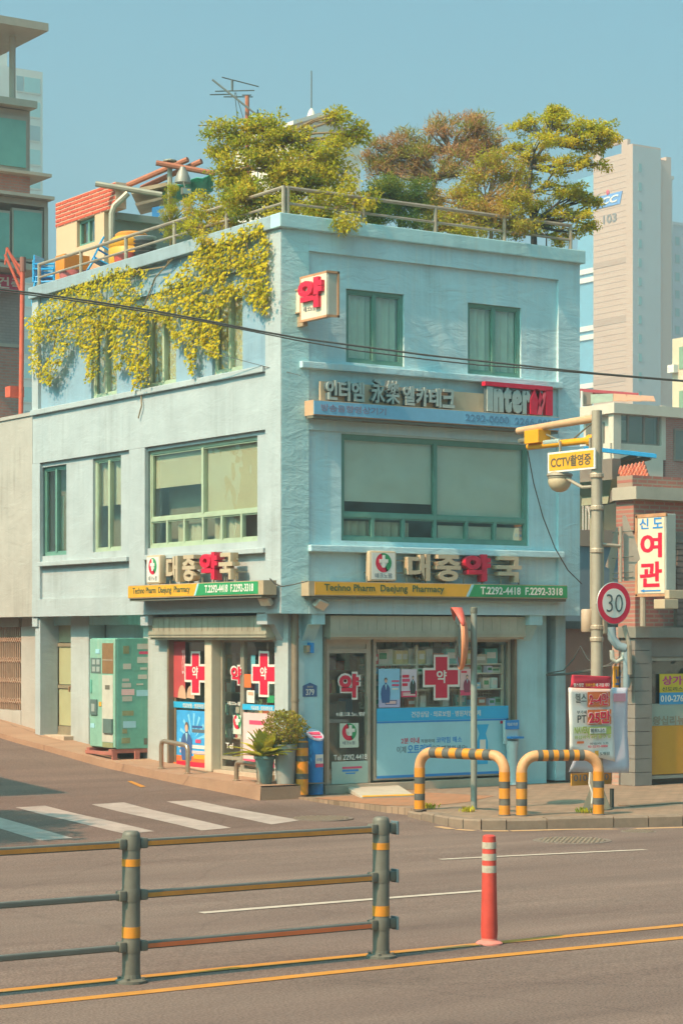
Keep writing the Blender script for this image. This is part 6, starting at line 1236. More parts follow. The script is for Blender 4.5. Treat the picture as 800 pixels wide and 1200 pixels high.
rb(36, 130, 203, BY, 8, GFR, 'top_storey', dd=.05); w_ = rb(32, 138, 200, BY, .1, GFR, 'window', x0=-40, dd=-.02); MB().pbox('R', uz('R', -38, 150, BY)[0], uz('R', 29.5, 150, BY)[0], BY - .05, BY - .03, uz('R', 30, 197, BY)[1], uz('R', 30, 142, BY)[1]).build('pane', mat('bay_glass', '#5f9a8c'), w_)
rb(38, 121, 129, BY, 8, GFR, 'roof_slab', dd=-.3); rb(45, 33, 42, BY, 8, GFR, 'canopy_roof', dd=-.6); MB().tube([at(14.5, 121, BD), at(14.5, 42, BD)], .09, 8).build('canopy_post', GFR, TB); MB().tube([at(-40, 121, BD), at(-40, 42, BD)], .09, 8).build('canopy_post', GFR, TB); rb(14, 88, 121, BY, 6, BRB, 'stair_head', dd=2)
# red jib crane and pink sign
JB = thing('jib_crane', 'red steel jib post with a lattice bracket beside the brown building', 'crane'); JR = mat('crane_red', '#c4583f', .6, .15, 6); jd = 46.0
J = lambda *p, r=.032: MB().tube([at(*q, jd) for q in p], r, 8).build('strut', JR, JB, smooth=True)
MB().tube([at(24.5, 488, jd), at(26.5, 318, jd)], .05, 10).build('post', JR, JB, smooth=True); J((27, 328), (8, 290)); J((25, 342), (6, 298)); J((8, 290), (6, 310), r=.02); J((14, 303), (24, 312), r=.02); J((27, 318), (8, 291), r=.02); J((20, 318), (26, 326), r=.018)
MB().box(*[c for q in (at(12, 470, jd),) for c in (q.x, q.x + .32, q.y, q.y + .25, q.z + .1, q.z + .32)]).build('winch', JR, JB); MB().lathe(at(26.8, 318, jd), [(.065, 0), (.065, .3)], 10).build('collar', mat('crane_collar', '#8a5a4c', .6, .1, 5), JB)
PK = thing('side_sign', 'pink sign with white characters on the brown building by the red jib', 'sign'); q0, q1 = uz('R', -30, 324, BY - .5), uz('R', 24, 343, BY - .5); MB().pbox('R', q0[0], q1[0], BY - .5, BY - .3, q1[1], q1[1] + .46, .08).build('case', mat('sign_magenta', '#c42f5c', .5, .06, 4), PK); text('건축', WHT, 'R', uz('R', -14, 330, BY)[0], uz('R', 19, 330, BY)[0], q1[1] + .08, q1[1] + .38, BY - .51, parent=PK, bold=.02)
# ---- far apartment block, left
FD = 265.0; FA = thing('apartment_block', 'distant pale apartment block with blue-green windows behind the brown building', 'building'); c = at(50, 84, FD); WHB = mat('far_white', '#bcc1b8', .8, .05, .2); x0 = onY(-30, 100, c.y).x; zt = c.z; MB().box(x0, c.x, c.y, c.y + 14, -1, zt).build('block', WHB, FA); MB().box(onY(6, 80, c.y).x, onY(17, 80, c.y).x, c.y + 2, c.y + 8, zt, zt + 2.2).build('roof_house', WHB, FA)
xw0, xw1 = onY(19, 100, c.y).x, onY(47, 100, c.y).x; FG = mat('far_glass', '#78b0b2', .2, .1, .5); mwin = None
for k in range(20):
    z1 = zt - .9 - k * 2.85
    for a, b in ((0, .30), (.34, 1)):
        o = MB().box(xw0 + (xw1 - xw0) * a, xw0 + (xw1 - xw0) * b, c.y - .04, c.y + .02, z1 - 1.75, z1).build('window', FG if (k + (a > 0)) % 3 else mat('far_glass_dark', '#6a8f94', .2, .1, .5), FA)
    MB().box(xw0, xw1, c.y - .10, c.y + .01, z1 - 1.95, z1 - 1.78).build('sill', mat('far_sill', '#9fa89f', .8, .05, 1), FA)
# ---- white gabled stair tower behind the roof garden
GD = 78.0; WT = thing('stair_tower', 'white gabled roof tower with a thin mast rising behind the rooftop shrub', 'building'); a, b = at(345, 133, GD), at(424, 143, GD); GW = mat('tower_white', '#e6dac8', .8, .05, 1)
x0, x1, y0 = a.x, onY(422, 140, a.y).x, a.y; xm = onY(372, 132, y0).x; zt = at(372, 133, GD).z; ze = zt - .55
MB().box(x0, x1, y0, y0 + 4, 0, ze).build('wall', GW, WT); MB().prism([(x0, y0 + .001, ze), (x1, y0 + .001, ze), (x1, y0 + .001, ze + .1), (xm, y0 + .001, zt), (x0, y0 + .001, zt - .35)], (0, 4, 0)).build('gable', GW, WT)
MB().prism([(x0 - .15, y0 - .15, zt - .42), (xm, y0 - .15, zt + .0), (xm, y0 - .15, zt + .14), (x0 - .15, y0 - .15, zt - .28)], (0, 4.3, 0)).build('roof_edge', WHT, WT); MB().prism([(xm, y0 - .15, zt), (x1 + .15, y0 - .15, ze + .06), (x1 + .15, y0 - .15, ze + .2), (xm, y0 - .15, zt + .14)], (0, 4.3, 0)).build('roof_edge', WHT, WT); MB().tube([(xm, y0 + .4, zt), (xm, y0 + .4, zt + 1.75)], .025, 6).build('mast', AM, WT); MB().lathe((xm, y0 + .4, zt + .1), [(.16, 0), (.1, .2), (.03, .3)], 10).build('mast_foot', GW, WT)
# ---- tall tower, right
TD = 340.0; T1 = thing('apartment_tower', 'tall pink-beige apartment tower numbered 103 with a blue emblem near its top', 'building'); c = at(743, 172, TD); XT, YT = c.x, c.y; TPK = mat('tower_pink', '#bc9c86', .85, .04, .15); TGR = mat('tower_pinkish_grey', '#b0a79c', .85, .04, .15); TGL = mat('tower_glass_blue', '#6fa3b8', .3, .08, .2)  # TGR: one even pinkish grey for the narrow neighbouring block
yA = onX(695, 300, XT).y; yR = onX(735, 300, XT).y; xB = onY(774, 300, YT).x; ztp = at(743, 168, TD).z; zsc = onX(700, 190, XT).z
MB().box(XT, XT + 9, yR, yA, -1, zsc).build('block', TPK, T1); MB().box(XT - .3, xB, YT + .05, yR - .02, -1, ztp).build('corner_block', TPK, T1); MB().box(XT - .28, xB - .02, YT, YT + .048, -1, ztp - .3).build('shade_painted_face', mat('tower_painted_shade', '#9aa0a0', .85, .04, .15), T1)  # thin grey sheet paints the shade onto the street side of the tower
MB().wall('L', yR + .02, yA, zsc + .01, zsc + 2.4, [(onX(728, 180, XT).y, onX(703, 180, XT).y, zsc + .4, zsc + 2.0)], XT, XT + .6).build('roof_screen', TPK, T1); MB().box(XT + 8.0, XT + 9, yR, yA, zsc, zsc + .6).build('roof_edge', TPK, T1)
MB().box(XT + 2.5, XT + 9, yA + .05, onX(672, 300, XT).y + 2, -1, zsc - 1).build('glass_wing', TGL, T1)
for k in range(5):
    z = onX(690, 312 + 68 * k, XT).z
    for dz in (0, -1.4): MB().box(XT + 2.2, XT + 3, yA + .1, onX(672, 300, XT).y + 2, z + dz - .5, z + dz + .3).build('white_band', WHT, T1)
    MB().box(XT - .06, XT + .5, yR + .1, yA - .02, z - .6, z + .3).build('tan_band', mat('tower_tan', '#ab8d78', .85, .04, .3), T1)
mb = MB()
for k in range(88): z = zsc - .9 * k - .5; mb.box(XT - .03, XT + .1, yR + .05, yA - .01, z - .04, z + .04) if z > 0 else None
mb.build('panel_joints', mat('tower_joint', '#ab8d7a', .85, .04, .3), T1)
TW = mat('tower_window', '#5f9a98', .2, .1, .5); TWF = mat('tower_window_frame', '#88968f', .6, .05, 1); st = 2.93
xw = onY(749.5, 300, YT).x
for k in range(26):
    z = onY(748, 196, YT).z - k * st
    if z < 2: break
    o = MB().box(xw - .38, xw + .38, YT - .05, YT + .05, z - .72, z + .72).build('window', TWF, T1); MB().box(xw - .28, xw + .28, YT - .08, YT - .04, z - .60, z + .60).build('pane', TW, o)
yl0, yl1 = onX(729.5, 233, XT).y, onX(694, 233, XT).y; zl0, zl1 = onX(715, 241, XT).z, onX(715, 227, XT).z
MB().prism([(XT - .12, yl1, zl0), (XT - .12, yl0 + .6, zl0), (XT - .12, yl0, zl1), (XT - .12, yl1, zl1)], (.1, 0, 0)).build('emblem_field', mat('emblem_blue', '#5f8fc8', .5, .04, 1), T1); text('KCC', WHT, 'L', yl0 + 1.0, yl1 - .6, zl0 + .4, zl1 - .35, XT - .2, ext=.05, bold=.03, parent=T1, shear=.5); MB().ball((XT - .1, onX(712.5, 225.5, XT).y, onX(712.5, 225.5, XT).z), (.2, .35, .45), 10, 6).build('emblem_dot', RED, T1)
text('103', mat('tower_number', '#7c7670', .7, .04, 1), 'L', onX(722.5, 255, XT).y, onX(707, 255, XT).y, onX(715, 260.5, XT).z, onX(715, 250.5, XT).z, XT - .12, ext=.05, bold=.015, parent=T1)
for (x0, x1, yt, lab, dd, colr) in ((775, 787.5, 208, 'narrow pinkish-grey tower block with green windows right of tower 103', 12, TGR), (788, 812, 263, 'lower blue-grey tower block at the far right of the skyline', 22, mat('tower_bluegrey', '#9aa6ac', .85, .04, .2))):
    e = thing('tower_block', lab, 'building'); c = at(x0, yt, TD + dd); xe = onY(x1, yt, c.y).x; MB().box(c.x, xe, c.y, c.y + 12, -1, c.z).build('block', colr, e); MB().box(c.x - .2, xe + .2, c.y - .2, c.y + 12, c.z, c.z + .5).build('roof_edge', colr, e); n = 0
    zw = c.z - 5.2 if x0 == 775 else c.z - 2.6; u0, u1 = (onY(777.5, 300, c.y).x, onY(785, 300, c.y).x) if x0 == 775 else (onY(790.5, 300, c.y).x, onY(796, 300, c.y).x)
    while zw > 2:
        o = MB().box(u0, u1, c.y - .06, c.y + .05, zw - .75, zw + .75).build('window', TWF, e); MB().box(u0 + .1, u1 - .1, c.y - .09, c.y - .05, zw - .62, zw + .62).build('pane', TW, o); zw -= st
# cream flats with air conditioners, far right edge
e = thing('cream_flats', 'cream low-rise flats with air conditioner boxes at the right edge', 'building'); c = at(806, 394, 140); yf = onX(787.5, 396, c.x).y; MB().box(c.x, c.x + 12, c.y, yf, -1, c.z).build('block', mat('flats_cream', '#cdbb9c', .85, .05, .5), e)
for k in range(5): z = c.z - 1.3 - 2.8 * k; MB().box(c.x - .4, c.x, c.y + .9, c.y + 1.5, z - .9, z - .4).build('air_conditioner', WHT, e); o = MB().box(c.x - .05, c.x, c.y + .2, c.y + .8, z - .7, z + .7).build('window', mat('flats_window', '#7f9a7c', .3, .1, 1), e)
# ---- white house with the glazed veranda, right
HD = 78.0; WH = thing('white_house', 'white two-storey house with a brown glazed veranda and flat projecting roof', 'house'); c = at(718, 472, HD); HX, HY = c.x, c.y; HW = mat('house_white', '#cfc5b2', .85, .06, 1, dirt=.3, dirtcol='#aaa08c'); HT = c.z
yE = onX(676, 480, HX).y; MB().box(HX - .05, HX + 25, HY - .12, yE + .5, HT - .36, HT - .0).build('roof_slab', HW, WH)
MB().box(HX + .3, HX + 25, HY + .5, yE, 0, HT - .361).build('wall', HW, WH); MB().box(HX + .05, HX + .40, HY + .03, HY + .3, HT - 3.2, HT - .362).build('corner_post', HW, WH)
gx0, gx1 = onY(719, 500, HY + .2).x + .05, onY(772, 500, HY + .2).x; gz0, gz1 = onY(745, 521, HY + .2).z, onY(745, 483, HY + .2).z
BF = mat('veranda_frame', '#8b7c6c', .6, .1, 4); w_ = bars('R', (gx0, gx1, gz0, gz1), HY + .2, .06, .08, cols=(gx0 + (gx1 - gx0) * .30, gx0 + (gx1 - gx0) * .66)).build('veranda_window', BF, WH); MB().pbox('R', gx0, gx1, HY + .24, HY + .25, gz0, gz1).build('pane', glass('veranda_glass', (.9, .91, .88), .1), w_); MB().pbox('R', gx0, gx1, HY + .46, HY + .49, gz0, gz1).build('room_back', mat('veranda_room', '#9a9078', .9, .1, 2), w_)
MB().box(gx0 + .15, gx0 + .75, HY + .36, HY + .40, gz0 + .15, gz1 - .3).build('curtain', CURT, w_)
MB().box(gx0 - .3, gx1 + .1, HY + .1, HY + .49, gz0 - 3, gz0 - .002).build('parapet', HW, WH); MB().box(gx1 + .05, gx1 + .25, HY + .12, HY + .49, gz0 - .5, gz1 + .3).build('pilaster', HW, WH)
MB().box(gx1 + .26, HX + 25.02, HY + .15, HY + .49, gz0 - 5, HT - .365).build('brick_wall', brickmat('red_brick', '#a86457', '#b57062', '#a58a78', 'R'), WH); wx = onY(790, 500, HY + .1).x; w_ = bars('R', (wx, wx + 1.6, HT - 1.9, HT - .75), HY + .1, .05, .05, cols=(wx + .8,)).build('window', BF, WH); MB().pbox('R', wx, wx + 1.6, HY + .12, HY + .14, HT - 1.9, HT - .75).build('pane', mat('dull_glass', '#6f736a', .3, .1, 2), w_)
# shaded veranda side
wz0 = HT - 2.6; MB().pbox('L', HY + .8, yE - .2, HX + .24, HX + .29, wz0, HT - .6).build('side_window', mat('dull_glass', '#6f736a'), WH)
RA = thing('roof_awning', 'thin red awning and curved orange shelter on the white house roof', 'awning'); k0 = at(680, 455, HD + 3); MB().prism([at(678, 455, HD + 3), at(748, 460.5, HD + 3), at(748, 462.5, HD + 3), at(678, 459, HD + 3)], Vector((VX, VY, 0)) * 2).build('red_sheet', mat('awning_red', '#b8474c', .6, .1, 4), RA)
OSH = mat('shelter_orange', '#c99672', .4, .1, 4)
for i in range(3): MB().prism([at(718 + 16 * i + .4, 461 + i, HD + 1.5), at(734 + 16 * i - .4, 462 + i, HD + 1.5), at(736 + 16 * i - .4, 469.5, HD + .9), at(718 + 16 * i + .4, 469, HD + .9)], Vector((0, 0, -.03))).build('shelter_panel', OSH, RA)
MB().prism([at(692, 462, HD + 1.6), at(718, 461, HD + 1.5), at(718, 470, HD + 1), at(692, 473, HD + 1.2)], Vector((VX, VY, 0)) * .04).build('green_sheet', mat('shelter_green', '#8f9a84', .5, .1, 4), RA); MB().prism([at(683, 459, HD + 2), at(694, 460, HD + 2), at(694, 474, HD + 2), at(683, 474, HD + 2)], Vector((VX, VY, 0)) * .5).build('stair_door', BF, RA)
MB().tube([at(681.5, 458, HD + 1.9), at(681.5, 478, HD + 1.9)], .05, 6).build('prop', WHT, RA)
BA = thing('blue_awning', 'bright blue sheet awning on brown struts below the veranda', 'awning'); ad = 42.0; BLA = mat('awning_blue', '#2f9bd0', .5, .06, 4)
MB().prism([at(684, 522.5, ad), at(769, 532, ad), at(769, 536.5, ad), at(684, 527, ad)], Vector((VX, VY, 0)) * .12).build('front_edge', BLA, BA); MB().prism([at(684, 522.5, ad + .13), at(769, 532, ad + .13), at(764, 531, ad + 2.0), at(684, 523, ad + 2.0)], Vector((0, 0, -.03))).build('sheet', BLA, BA)
for a, b in (((725, 541), (745, 534)), ((728, 544), (762, 536))): MB().tube([at(*a, ad + .5), at(*b, ad + .2)], .05, 6).build('strut', BRN, BA)
# louvred box balcony
LB = thing('louvred_balcony', 'brown louvred balcony box on a green rendered base beside the blue building', 'balcony'); ld_ = 41.0; LM = mat('louvre_brown', '#85796c', .7, .12, 3); LBE = mat('balcony_green', '#a0a184', .85, .08, 2)
c = at(717, 537, ld_); bxx, byy = c.x, c.y; zL1, zL0 = c.z, at(717, 562, ld_).z; x9 = onY(726, 550, byy).x; y9 = onX(672, 550, bxx).y
MB().box(bxx + .06, x9, byy + .06, y9, zL0, zL1).build('core', mat('louvre_back', '#6f675c', .8, .1, 3), LB)
for k in range(9): z = zL0 + (zL1 - zL0) * (k + .5) / 9; MB().box(bxx, x9 + .02, byy, byy + .05, z - .022, z + .022).build('slat', LM, LB); MB().box(bxx, bxx + .05, byy + .051, y9, z - .022, z + .022).build('slat', LM, LB)
MB().hexa([(bxx + .35, byy + .35, zL0 - .42), (x9, byy + .35, zL0 - .42), (x9, y9, zL0 - .42), (bxx + .35, y9, zL0 - .42), (bxx - .05, byy - .05, zL0 - .002), (x9 + .05, byy - .05, zL0 - .002), (x9 + .05, y9, zL0 - .002), (bxx - .05, y9, zL0 - .002)]).build('base', LBE, LB)
MB().box(bxx + .4, x9 + .3, byy + .8, y9, 1.5, zL0 - .43).build('rear_wall', mat('balcony_rear', '#a9a488', .85, .08, 2), LB)
# ---- inn building with brick upper wall and the stone shopfront
IN = thing('inn_building', 'red brick building with grey stone shopfront to the right of the pharmacy', 'building'); ID = -1.0; ix = onY(740, 700, ID).x
RBK = brickmat('inn_brick', '#a3655a', '#b0705f', '#a08a78', 'R', .2, .066); RBL = brickmat('inn_brick_side', '#b08472', '#bb9280', '#a89684', 'L', .2, .066)
zT = onY(742, 556, ID).z; zc1, zc0 = onY(742, 570, ID).z, onY(742, 585, ID).z; zl = onY(745, 622, ID).z; zs_ = onY(745, 735, ID).z
MB().box(ix + .1, ix + 12, ID + .1, ID + .45, zc1 + .002, zT).build('attic_wall', RBK, IN); MB().box(ix - .0, ix + 12, ID - .1, ID + .45, zc0, zc1).build('cornice', mat('cornice_grey', '#b0a796', .85, .1, 3, dirt=.4, dirtcol='#948a78'), IN); MB().box(ix + .08, ix + 12, ID + .05, ID + .45, zl, zc0 - .002).build('brick_wall', RBK, IN); MB().box(ix + .9, ix + 12, ID, ID + .45, zs_, zl - .002).build('siding_wall', mat('siding_dark', '#7d6f65', .8, .12, 2), IN); MB().box(ix + .12, ix + .899, ID + .06, ID + .45, zs_, zl - .002).build('brick_strip', RBK, IN)
mb = MB(); k = 0
for i in range(15): z = zs_ + .06 + i * (zl - zs_ - .1) / 15; MB().box(ix + .9, ix + 12, ID - .022, ID - .001, z - .035, z + .035).build('siding_board', mat('siding_dark', '#7d6f65'), IN)
MB().box(ix, ix + 12, ID + .30, ID + .45, -.04, zs_ - .002).build('ground_wall', RBL, IN); MB().box(ix - .01, ix + 12, ID - .1, ID + .3, zs_ - .16, zs_ - .003).build('shop_lintel', mat('lintel_metal', '#8d8a7e', .5, .1, 4, metal=.2), IN)
xp = onY(761.5, 850, ID).x; STN = mat('grey_stone', '#837d74', .6, .12, 2, .002, 60)
for k in range(11):
    z0 = -.03 + k * .205; MB().box(ix + .03, xp, ID - .04, ID + .29, z0 + .004, min(z0 + .201, zs_ - .17)).build('stone_block', STN, IN)
MB().box(xp, ix + 12, ID + .02, ID + .29, zs_ - .45, zs_ - .165).build('shop_header', STN, IN)
sw = (xp + .01, xp + 4.0, .06, zs_ - .46); w_ = bars('R', sw, ID + .04, .05, .06).build('shop_window', mat('silver_frame', '#a09a8a', .5, .1, 4), IN); MB().pbox('R', sw[0] + .05, sw[1] - .05, ID + .07, ID + .08, sw[2] + .05, sw[3] - .05).build('pane', glass('inn_glass', (.85, .88, .86), .05), w_); MB().pbox('R', sw[0], sw[1], ID + .26, ID + .285, sw[2], sw[3]).build('room_back', mat('inn_room', '#565c54', .9, .1, 2), w_)
zy1, zy0 = onY(770, 851, ID).z, onY(770, 908, ID).z; dI = ID + .03
frect('R', sw[0] + .05, sw[1] - .05, zy0, zy1, dI, mat('film_ochre', '#c98f28', .5, .06, 3), w_, 'ochre_film'); frect('R', sw[0] + .05, sw[1] - .05, zy1 + .002, onY(770, 825, ID).z, dI, mat('film_sage', '#9aa596', .5, .06, 3), w_, 'sage_film'); text('왕십리뉴타운', mat('film_text', '#8f8672', .6, .05, 4), 'R', sw[0] + .07, sw[0] + 1.05, zy1 + .01, zy1 + .15, dI - .006, parent=w_, bold=.035)
NS = thing('rental_notice', 'yellow and blue notice with pink characters in the stone shopfront window', 'notice'); nx0 = onY(774, 800, ID).x; nz1, nzm, nz0 = onY(774, 790, ID).z, onY(774, 812, ID).z, onY(774, 826, ID).z; frect('R', nx0, nx0 + .9, nzm, nz1, dI - .004, mat('notice_yellow', '#cfb62f', .5, .05, 3), NS, 'yellow_panel'); frect('R', nx0, nx0 + .9, nz0, nzm - .001, dI - .004, mat('notice_blue', '#3f95c4', .5, .05, 3), NS, 'blue_panel'); text('상가임대', mat('notice_magenta', '#c4407a', .5, .05, 3), 'R', nx0 + .05, nx0 + .86, nz1 - .17, nz1 - .03, dI - .009, parent=NS, bold=.03); text('신도리스부동산', BLK, 'R', nx0 + .05, nx0 + .8, nzm + .02, nzm + .085, dI - .009, parent=NS); text('010-2760-0000', WHT, 'R', nx0 + .02, nx0 + .88, nz0 + .04, nzm - .04, dI - .009, parent=NS, bold=.02)
# clay roof tiles at the edge of the brick house
TR_ = thing('tiled_roof', 'sloping orange clay tile roof corner above the inn brickwork', 'roof'); TM = [mat('clay_tile_a', '#c8795a', .8, .12, 6), mat('clay_tile_b', '#bd6a4f', .8, .12, 6)]; td = 40.0; bs = Vector((VX, VY, 0))
for j in range(4):
    for i in range(7):
        px, py = 725 + i * 4.4 - j * .4 + (3 - j) * 1.2, 568 - j * 4.6 - i * .9
        if px > 756: continue
        a = at(px, py, td + j * .22); u = Vector((RX, RY, .02)) * (4.6 / (FP / td)); v = at(px + 1.2, py - 5.6, td + j * .22 + .3) - a; mb = MB(); n_ = 6
        for k in range(n_): t0, t1 = k / n_, (k + 1) / n_; f = lambda t: a + u * t + Vector((0, 0, .05 * math.sin(t * math.pi))); mb.quad(f(t0), f(t1), f(t1) + v, f(t0) + v)
        for k in range(n_): t0, t1 = k / n_, (k + 1) / n_; f = lambda t: a + u * t + Vector((0, 0, .05 * math.sin(t * math.pi))); mb.quad(f(t0), f(t1), a + u * t1 + Vector((0, 0, -.02)), a + u * t0 + Vector((0, 0, -.02)))
        mb.build('tile', TM[(i + j) % 2], TR_, smooth=False)
q = at(722, 573, td + .4); MB().prism([at(722, 571, td + .3), at(757, 562, td + .3), at(757, 575, td + .3), at(722, 585, td + .3)], bs * 2).build('eaves_wall', mat('eaves_brown', '#8d7f70', .85, .1, 3), TR_)  # wall under the tiles in one plain brown
# low houses behind the passage
PH = thing('pink_annexe', 'low pink rendered annexe set back in the passage beside the pharmacy', 'building'); PY_ = .75; PKM = mat('pink_render', '#d6a692', .9, .1, 1.5, .004, 40, dirt=.4, dirtcol='#98786a'); px0 = onY(641, 800, PY_).x; px1 = onY(745, 800, PY_).x; zz1 = onY(690, 737, PY_).z; zz0 = onY(690, 808, PY_).z
MB().box(px0 - .1, px1, PY_, PY_ + 3, zz0 + .002, zz1).build('upper_wall', PKM, PH); MB().box(px0 - .1, px1, PY_ - .14, PY_ + 3, -.04, zz0).build('lower_wall', mat('pink_render_dull', '#b8968a', .9, .1, 1.5, .004, 40, dirt=.4, dirtcol='#857064'), PH); MB().box(px0 - .1, px1 + .2, PY_ - .12, PY_ + 3, zz1 + .001, zz1 + .12).build('roof_sheet', mat('roof_sheet_grey', '#7f8a85', .6, .12, 3), PH)
wv_ = (onY(641, 770, PY_).x, onY(650, 770, PY_).x, onY(645, 770, PY_).z - .12, onY(645, 745, PY_).z); MB().pbox('R', wv_[0], wv_[1], PY_ - .03, PY_ + .01, wv_[2], wv_[3]).build('window', DARK, PH)
BH = thing('blue_grey_house', 'plain blue-grey house wall with a beige band behind the pole', 'house'); hd = 43.0; c = at(676, 690, hd); x1 = onY(760, 690, c.y).x; MB().box(c.x - 1, x1, c.y, c.y + 2, 0, at(690, 640, hd).z).build('lower_wall', mat('house_bluegrey', '#8f9fa4', .85, .08, 2), BH); MB().box(c.x - 1, x1, c.y - .05, c.y + 2, at(690, 640, hd).z + .002, at(690, 620, hd).z).build('beige_band', mat('house_peach', '#b8a08c', .85, .06, 2), BH); MB().box(c.x - 1, x1, c.y + .3, c.y + 2.2, at(690, 620, hd).z + .002, at(690, 575, hd).z).build('upper_wall', mat('house_olive', '#979880', .85, .08, 2), BH)
e = thing('stair_railing', 'white metal stair railing slanting behind the pole', 'railing'); MB().tube([at(681, 562, hd - .6), at(696, 622, hd - .6)], .03, 6).build('handrail', WHT, e); MB().tube([at(681, 578, hd - .6), at(695, 578, hd - .6)], .025, 6).build('handrail', WHT, e)
for x in (683, 686.5, 690, 693.5): MB().tube([at(x, 579 if x > 684 else 575, hd - .6), at(x, 621, hd - .6)], .014, 5).build('baluster', WHT, e)
# drainpipes and cables on the inn's flank
e = thing('drainpipe', 'grey-blue bent drainpipe in the passage beside the inn', 'pipe'); PG = mat('pipe_bluegrey', '#83959a', .5, .1, 4); pdp = depth((ix, ID, 0)) - .1
MB().tube([at(716, 735, pdp), at(717, 748, pdp), at(724, 757, pdp), at(733, 760, pdp)], .07, 10).build('elbow', PG, e, smooth=True); MB().tube([at(733.5, 760, pdp), at(733.5, 806, pdp)], .05, 10).build('downpipe', PG, e, smooth=True); MB().tube([at(716.5, 762, pdp), at(717, 772, pdp), at(722, 776, pdp), at(729, 772, pdp), at(731, 758, pdp)], .035, 8).build('trap', mat('pipe_pale', '#a9aca0', .5, .1, 4), e, smooth=True); MB().tube([at(753, 700, pdp), at(753, 734, pdp)], .045, 8).build('stub_pipe', PM, e, smooth=True)
e = thing('yellow_sign', 'narrow yellow sign with dark characters half hidden in the passage', 'sign'); o = film('R', 719, 781, 731, 815, -.7, YEL, e, 'panel', .02); ptext('노래', NAVY, 'R', 721, 783, 730, 806, -.706, parent=e, bold=.02)
# vertical inn sign
XI = ix + .05; VS = thing('inn_sign', 'vertical white box sign with blue and red characters jutting from the inn', 'sign'); ra = rect('L', 744.5, 604, 780, 699, XI); yv0, yv1, zv0, zv1 = ra; zv0 = uz('L', 760, 698.5, XI)[1]; zv1 = uz('L', 760, 603, XI)[1]
MB().box(XI + .004, XI + .20, yv0, yv1, zv0, zv1, .012).build('case', mat('inn_case', '#a3a79d', .5, .08, 4), VS); frect('L', yv0 + .03, yv1 - .05, zv0 + .04, zv1 - .05, XI - .003, IVO, VS, 'face', .006)
mb = MB(); mb.box(XI - .005, XI + .03, yv0, yv1, zv1 - .04, zv1 + .01); mb.box(XI - .005, XI + .03, yv0, yv1, zv0 - .01, zv0 + .03); mb.box(XI - .005, XI + .03, yv1 - .04, yv1 + .01, zv0, zv1); mb.build('trim', RST, VS)
it = lambda t_, m_, a, b, c_, d_, bold: text(t_, m_, 'L', yv1 - (yv1 - yv0) * b, yv1 - (yv1 - yv0) * a, zv0 + (zv1 - zv0) * c_, zv0 + (zv1 - zv0) * d_, XI - .008, parent=VS, bold=bold)
it('신', BLU, .14, .44, .825, .955, .02); it('도', BLU, .58, .90, .825, .955, .02); it('여', RED, .17, .88, .47, .77, .03); it('관', RED, .15, .88, .11, .42, .03)
mb = MB(); f = lambda a, b: (XI - .008, yv1 - (yv1 - yv0) * a, zv0 + (zv1 - zv0) * b); mb.poly([f(.16, .065), f(.30, .085), f(.30, .072), f(.84, .072), f(.84, .056), f(.30, .056), f(.30, .045)]); mb.build('arrow', BLU, VS); MB().box(XI + .05, XI + .15, yv1 - .05, ID + .05, zv0 + .3, zv0 + .38).build('bracket', PM, VS); MB().box(XI + .05, XI + .15, yv1 - .05, ID + .05, zv1 - .4, zv1 - .32).build('bracket', PM, VS)
e = thing('air_conditioner', 'tan air conditioner bracket box below the inn sign', 'air conditioner'); q = at(781, 704, pdp - .6); MB().box(q.x - .15, q.x + .12, q.y - .12, q.y + .12, q.z - .12, q.z + .02, .01).build('box', CREAM, e); MB().box(q.x + .0, q.x + .3, q.y - .05, q.y + .05, q.z + .03, q.z + .16, .01).build('upper_box', CREAM, e)
# ---- houses across the side street and a street tree: out of view, they shade the junction as in the photograph
OB = thing('corner_shop_house', 'plain two-storey brick house across the side street', 'house'); MB().wall('L', 1.2, 16, -.2, 6.3, [(2.5, 4, .9, 2.2), (6, 7.5, .9, 2.2), (2.5, 4, 3.7, 5), (6, 7.5, 3.7, 5), (10, 11.5, 3.7, 5)], -8.6, -8.85).build('wall', brickmat('opp_brick', '#9d6f5f', '#a87a68', '#94867a', 'L'), OB); MB().box(-18, -8.851, 1.2, 16, -.2, 6.3).build('body', mat('opp_render', '#a89a86', .9, .08, 2), OB); MB().box(-18.3, -8.3, .95, 16.3, 6.3, 6.55).build('roof_slab', mat('opp_roof', '#8d8a80', .9, .1, 2), OB)
for (a, b, z0, z1) in ((2.5, 4, .9, 2.2), (6, 7.5, .9, 2.2), (2.5, 4, 3.7, 5), (6, 7.5, 3.7, 5), (10, 11.5, 3.7, 5)): w_ = bars('L', (a, b, z0, z1), -8.7, .06, .05, cols=((a + b) / 2,)).build('window', BF, OB); 
rnd.seed(31); plant('street_tree', 'broad street tree at the far corner of the side street', 'tree', (-10.6, -2.4, -.16), [(-10.6, -2.4, 2.2), (-10.4, -2.3, 3.6), (-10.2, -2.2, 4.8)], [((-9.9, -2.9, 4.6), 1.0, .8), ((-11.1, -2.0, 5.0), 1.1, .9), ((-10.1, -1.6, 5.4), 1.0, .8), ((-10.9, -3.1, 4.2), .9, .7), ((-9.3, -2.2, 4.0), .8, .6)], OLV + DGR, .2, 40, 12, .3, .6, BARK, .13, dens=.7)
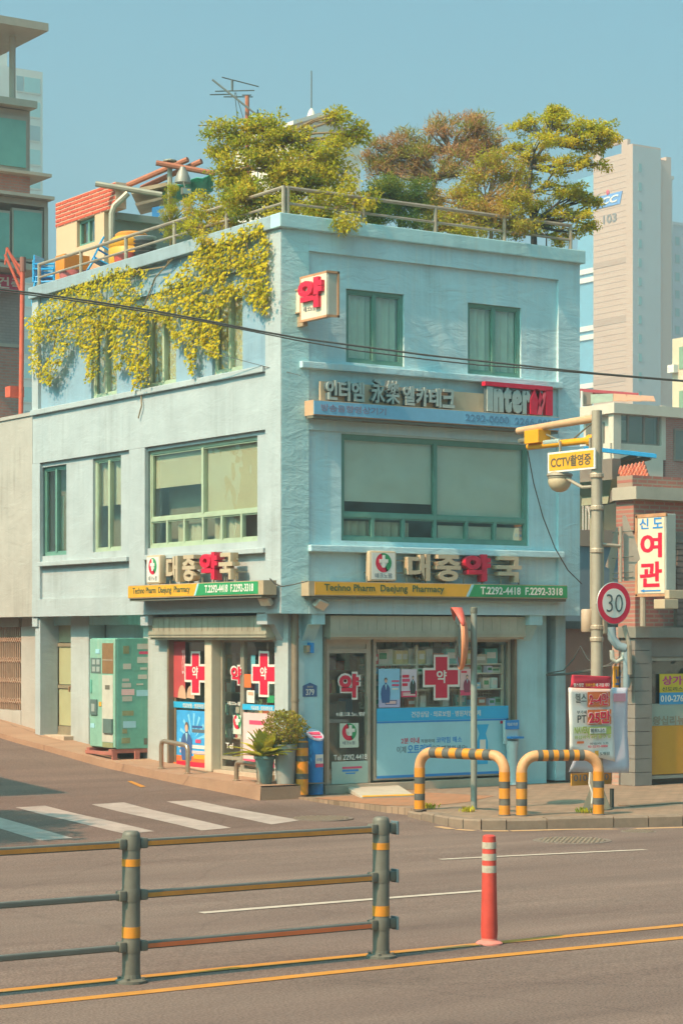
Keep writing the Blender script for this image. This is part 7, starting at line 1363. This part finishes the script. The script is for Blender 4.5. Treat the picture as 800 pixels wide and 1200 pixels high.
# ---- overhead cables
CB = mat('cable_black', '#4f4f4a', .6, .1, 5)
def cable(name, label, pts, d0, d1, r_):
    n_ = len(pts); P_ = []
    for i, (x, y) in enumerate(pts): P_.append(at(x, y, d0 + (d1 - d0) * (x - pts[0][0]) / (pts[-1][0] - pts[0][0])))
    tag(MB().tube(P_, r_, 6).build(name, CB, smooth=True, fixn=False), label, 'cable')
cable('power_cable', 'thick black overhead cable crossing the whole front of the building', [(-40, 332), (0, 338.5), (60, 346), (120, 354.5), (180, 364), (240, 375), (300, 387), (350, 396), (420, 405.5), (500, 416), (600, 427), (700, 437.5), (800, 446), (850, 450)], 24, 27, .011)
cable('power_cable', 'thinner overhead cable sagging just below the thick one', [(-40, 335), (0, 341), (60, 348.5), (120, 357), (180, 366.5), (240, 377), (300, 389), (350, 399), (420, 411), (500, 421), (560, 427.5), (620, 431.5), (700, 438.5), (850, 451)], 24.2, 27.2, .008)
cable('drop_cable', 'slack black cable from the camera arm down to the front sign', [(618, 528), (625, 566), (636, 606), (650, 642), (665, 668), (681, 684)], 29.5, 33.0, .008)
cable('drop_cable', 'thin cable draped along the corner pier to the side wall', [(215, 400), (250, 413), (290, 424), (313, 430), (330, 434), (352, 440)], 32.2, 30.9, .005)
cable('drop_cable', 'loop of dark cable hanging over the pink annexe', [(642, 789), (660, 786), (672, 772), (680, 757), (688, 772), (700, 783), (716, 780), (728, 768)], 33.8, 33.4, .010)
cable('drop_cable', 'thick bundle of cables running along the pink annexe roofline', [(640, 791), (665, 790), (690, 786), (712, 780), (733, 768)], 33.9, 33.5, .02)
cable('drop_cable', 'pale cord looping from the side sign to the corner pier', [(316, 678), (322, 684), (330, 687.5), (344, 685), (361, 681)], 30.6, 30.6, .009)
# ================================================================ HAZE
HZ = MB().box(-60, 420, -40, 430, -2.4, 110).build('haze', None)
hm = bpy.data.materials.new('haze_air'); hm.use_nodes = True; nt = hm.node_tree; nt.nodes.clear(); vo_ = nt.nodes.new('ShaderNodeVolumePrincipled'); vo_.inputs['Color'].default_value = (.80, .93, 1.0, 1); vo_.inputs['Density'].default_value = .0013; vo_.inputs['Anisotropy'].default_value = .1; oo_ = nt.nodes.new('ShaderNodeOutputMaterial'); nt.links.new(vo_.outputs[0], oo_.inputs['Volume']); HZ.data.materials.append(hm); HZ['kind'] = 'stuff'; HZ['label'] = 'pale sunlit haze over the street and far towers'
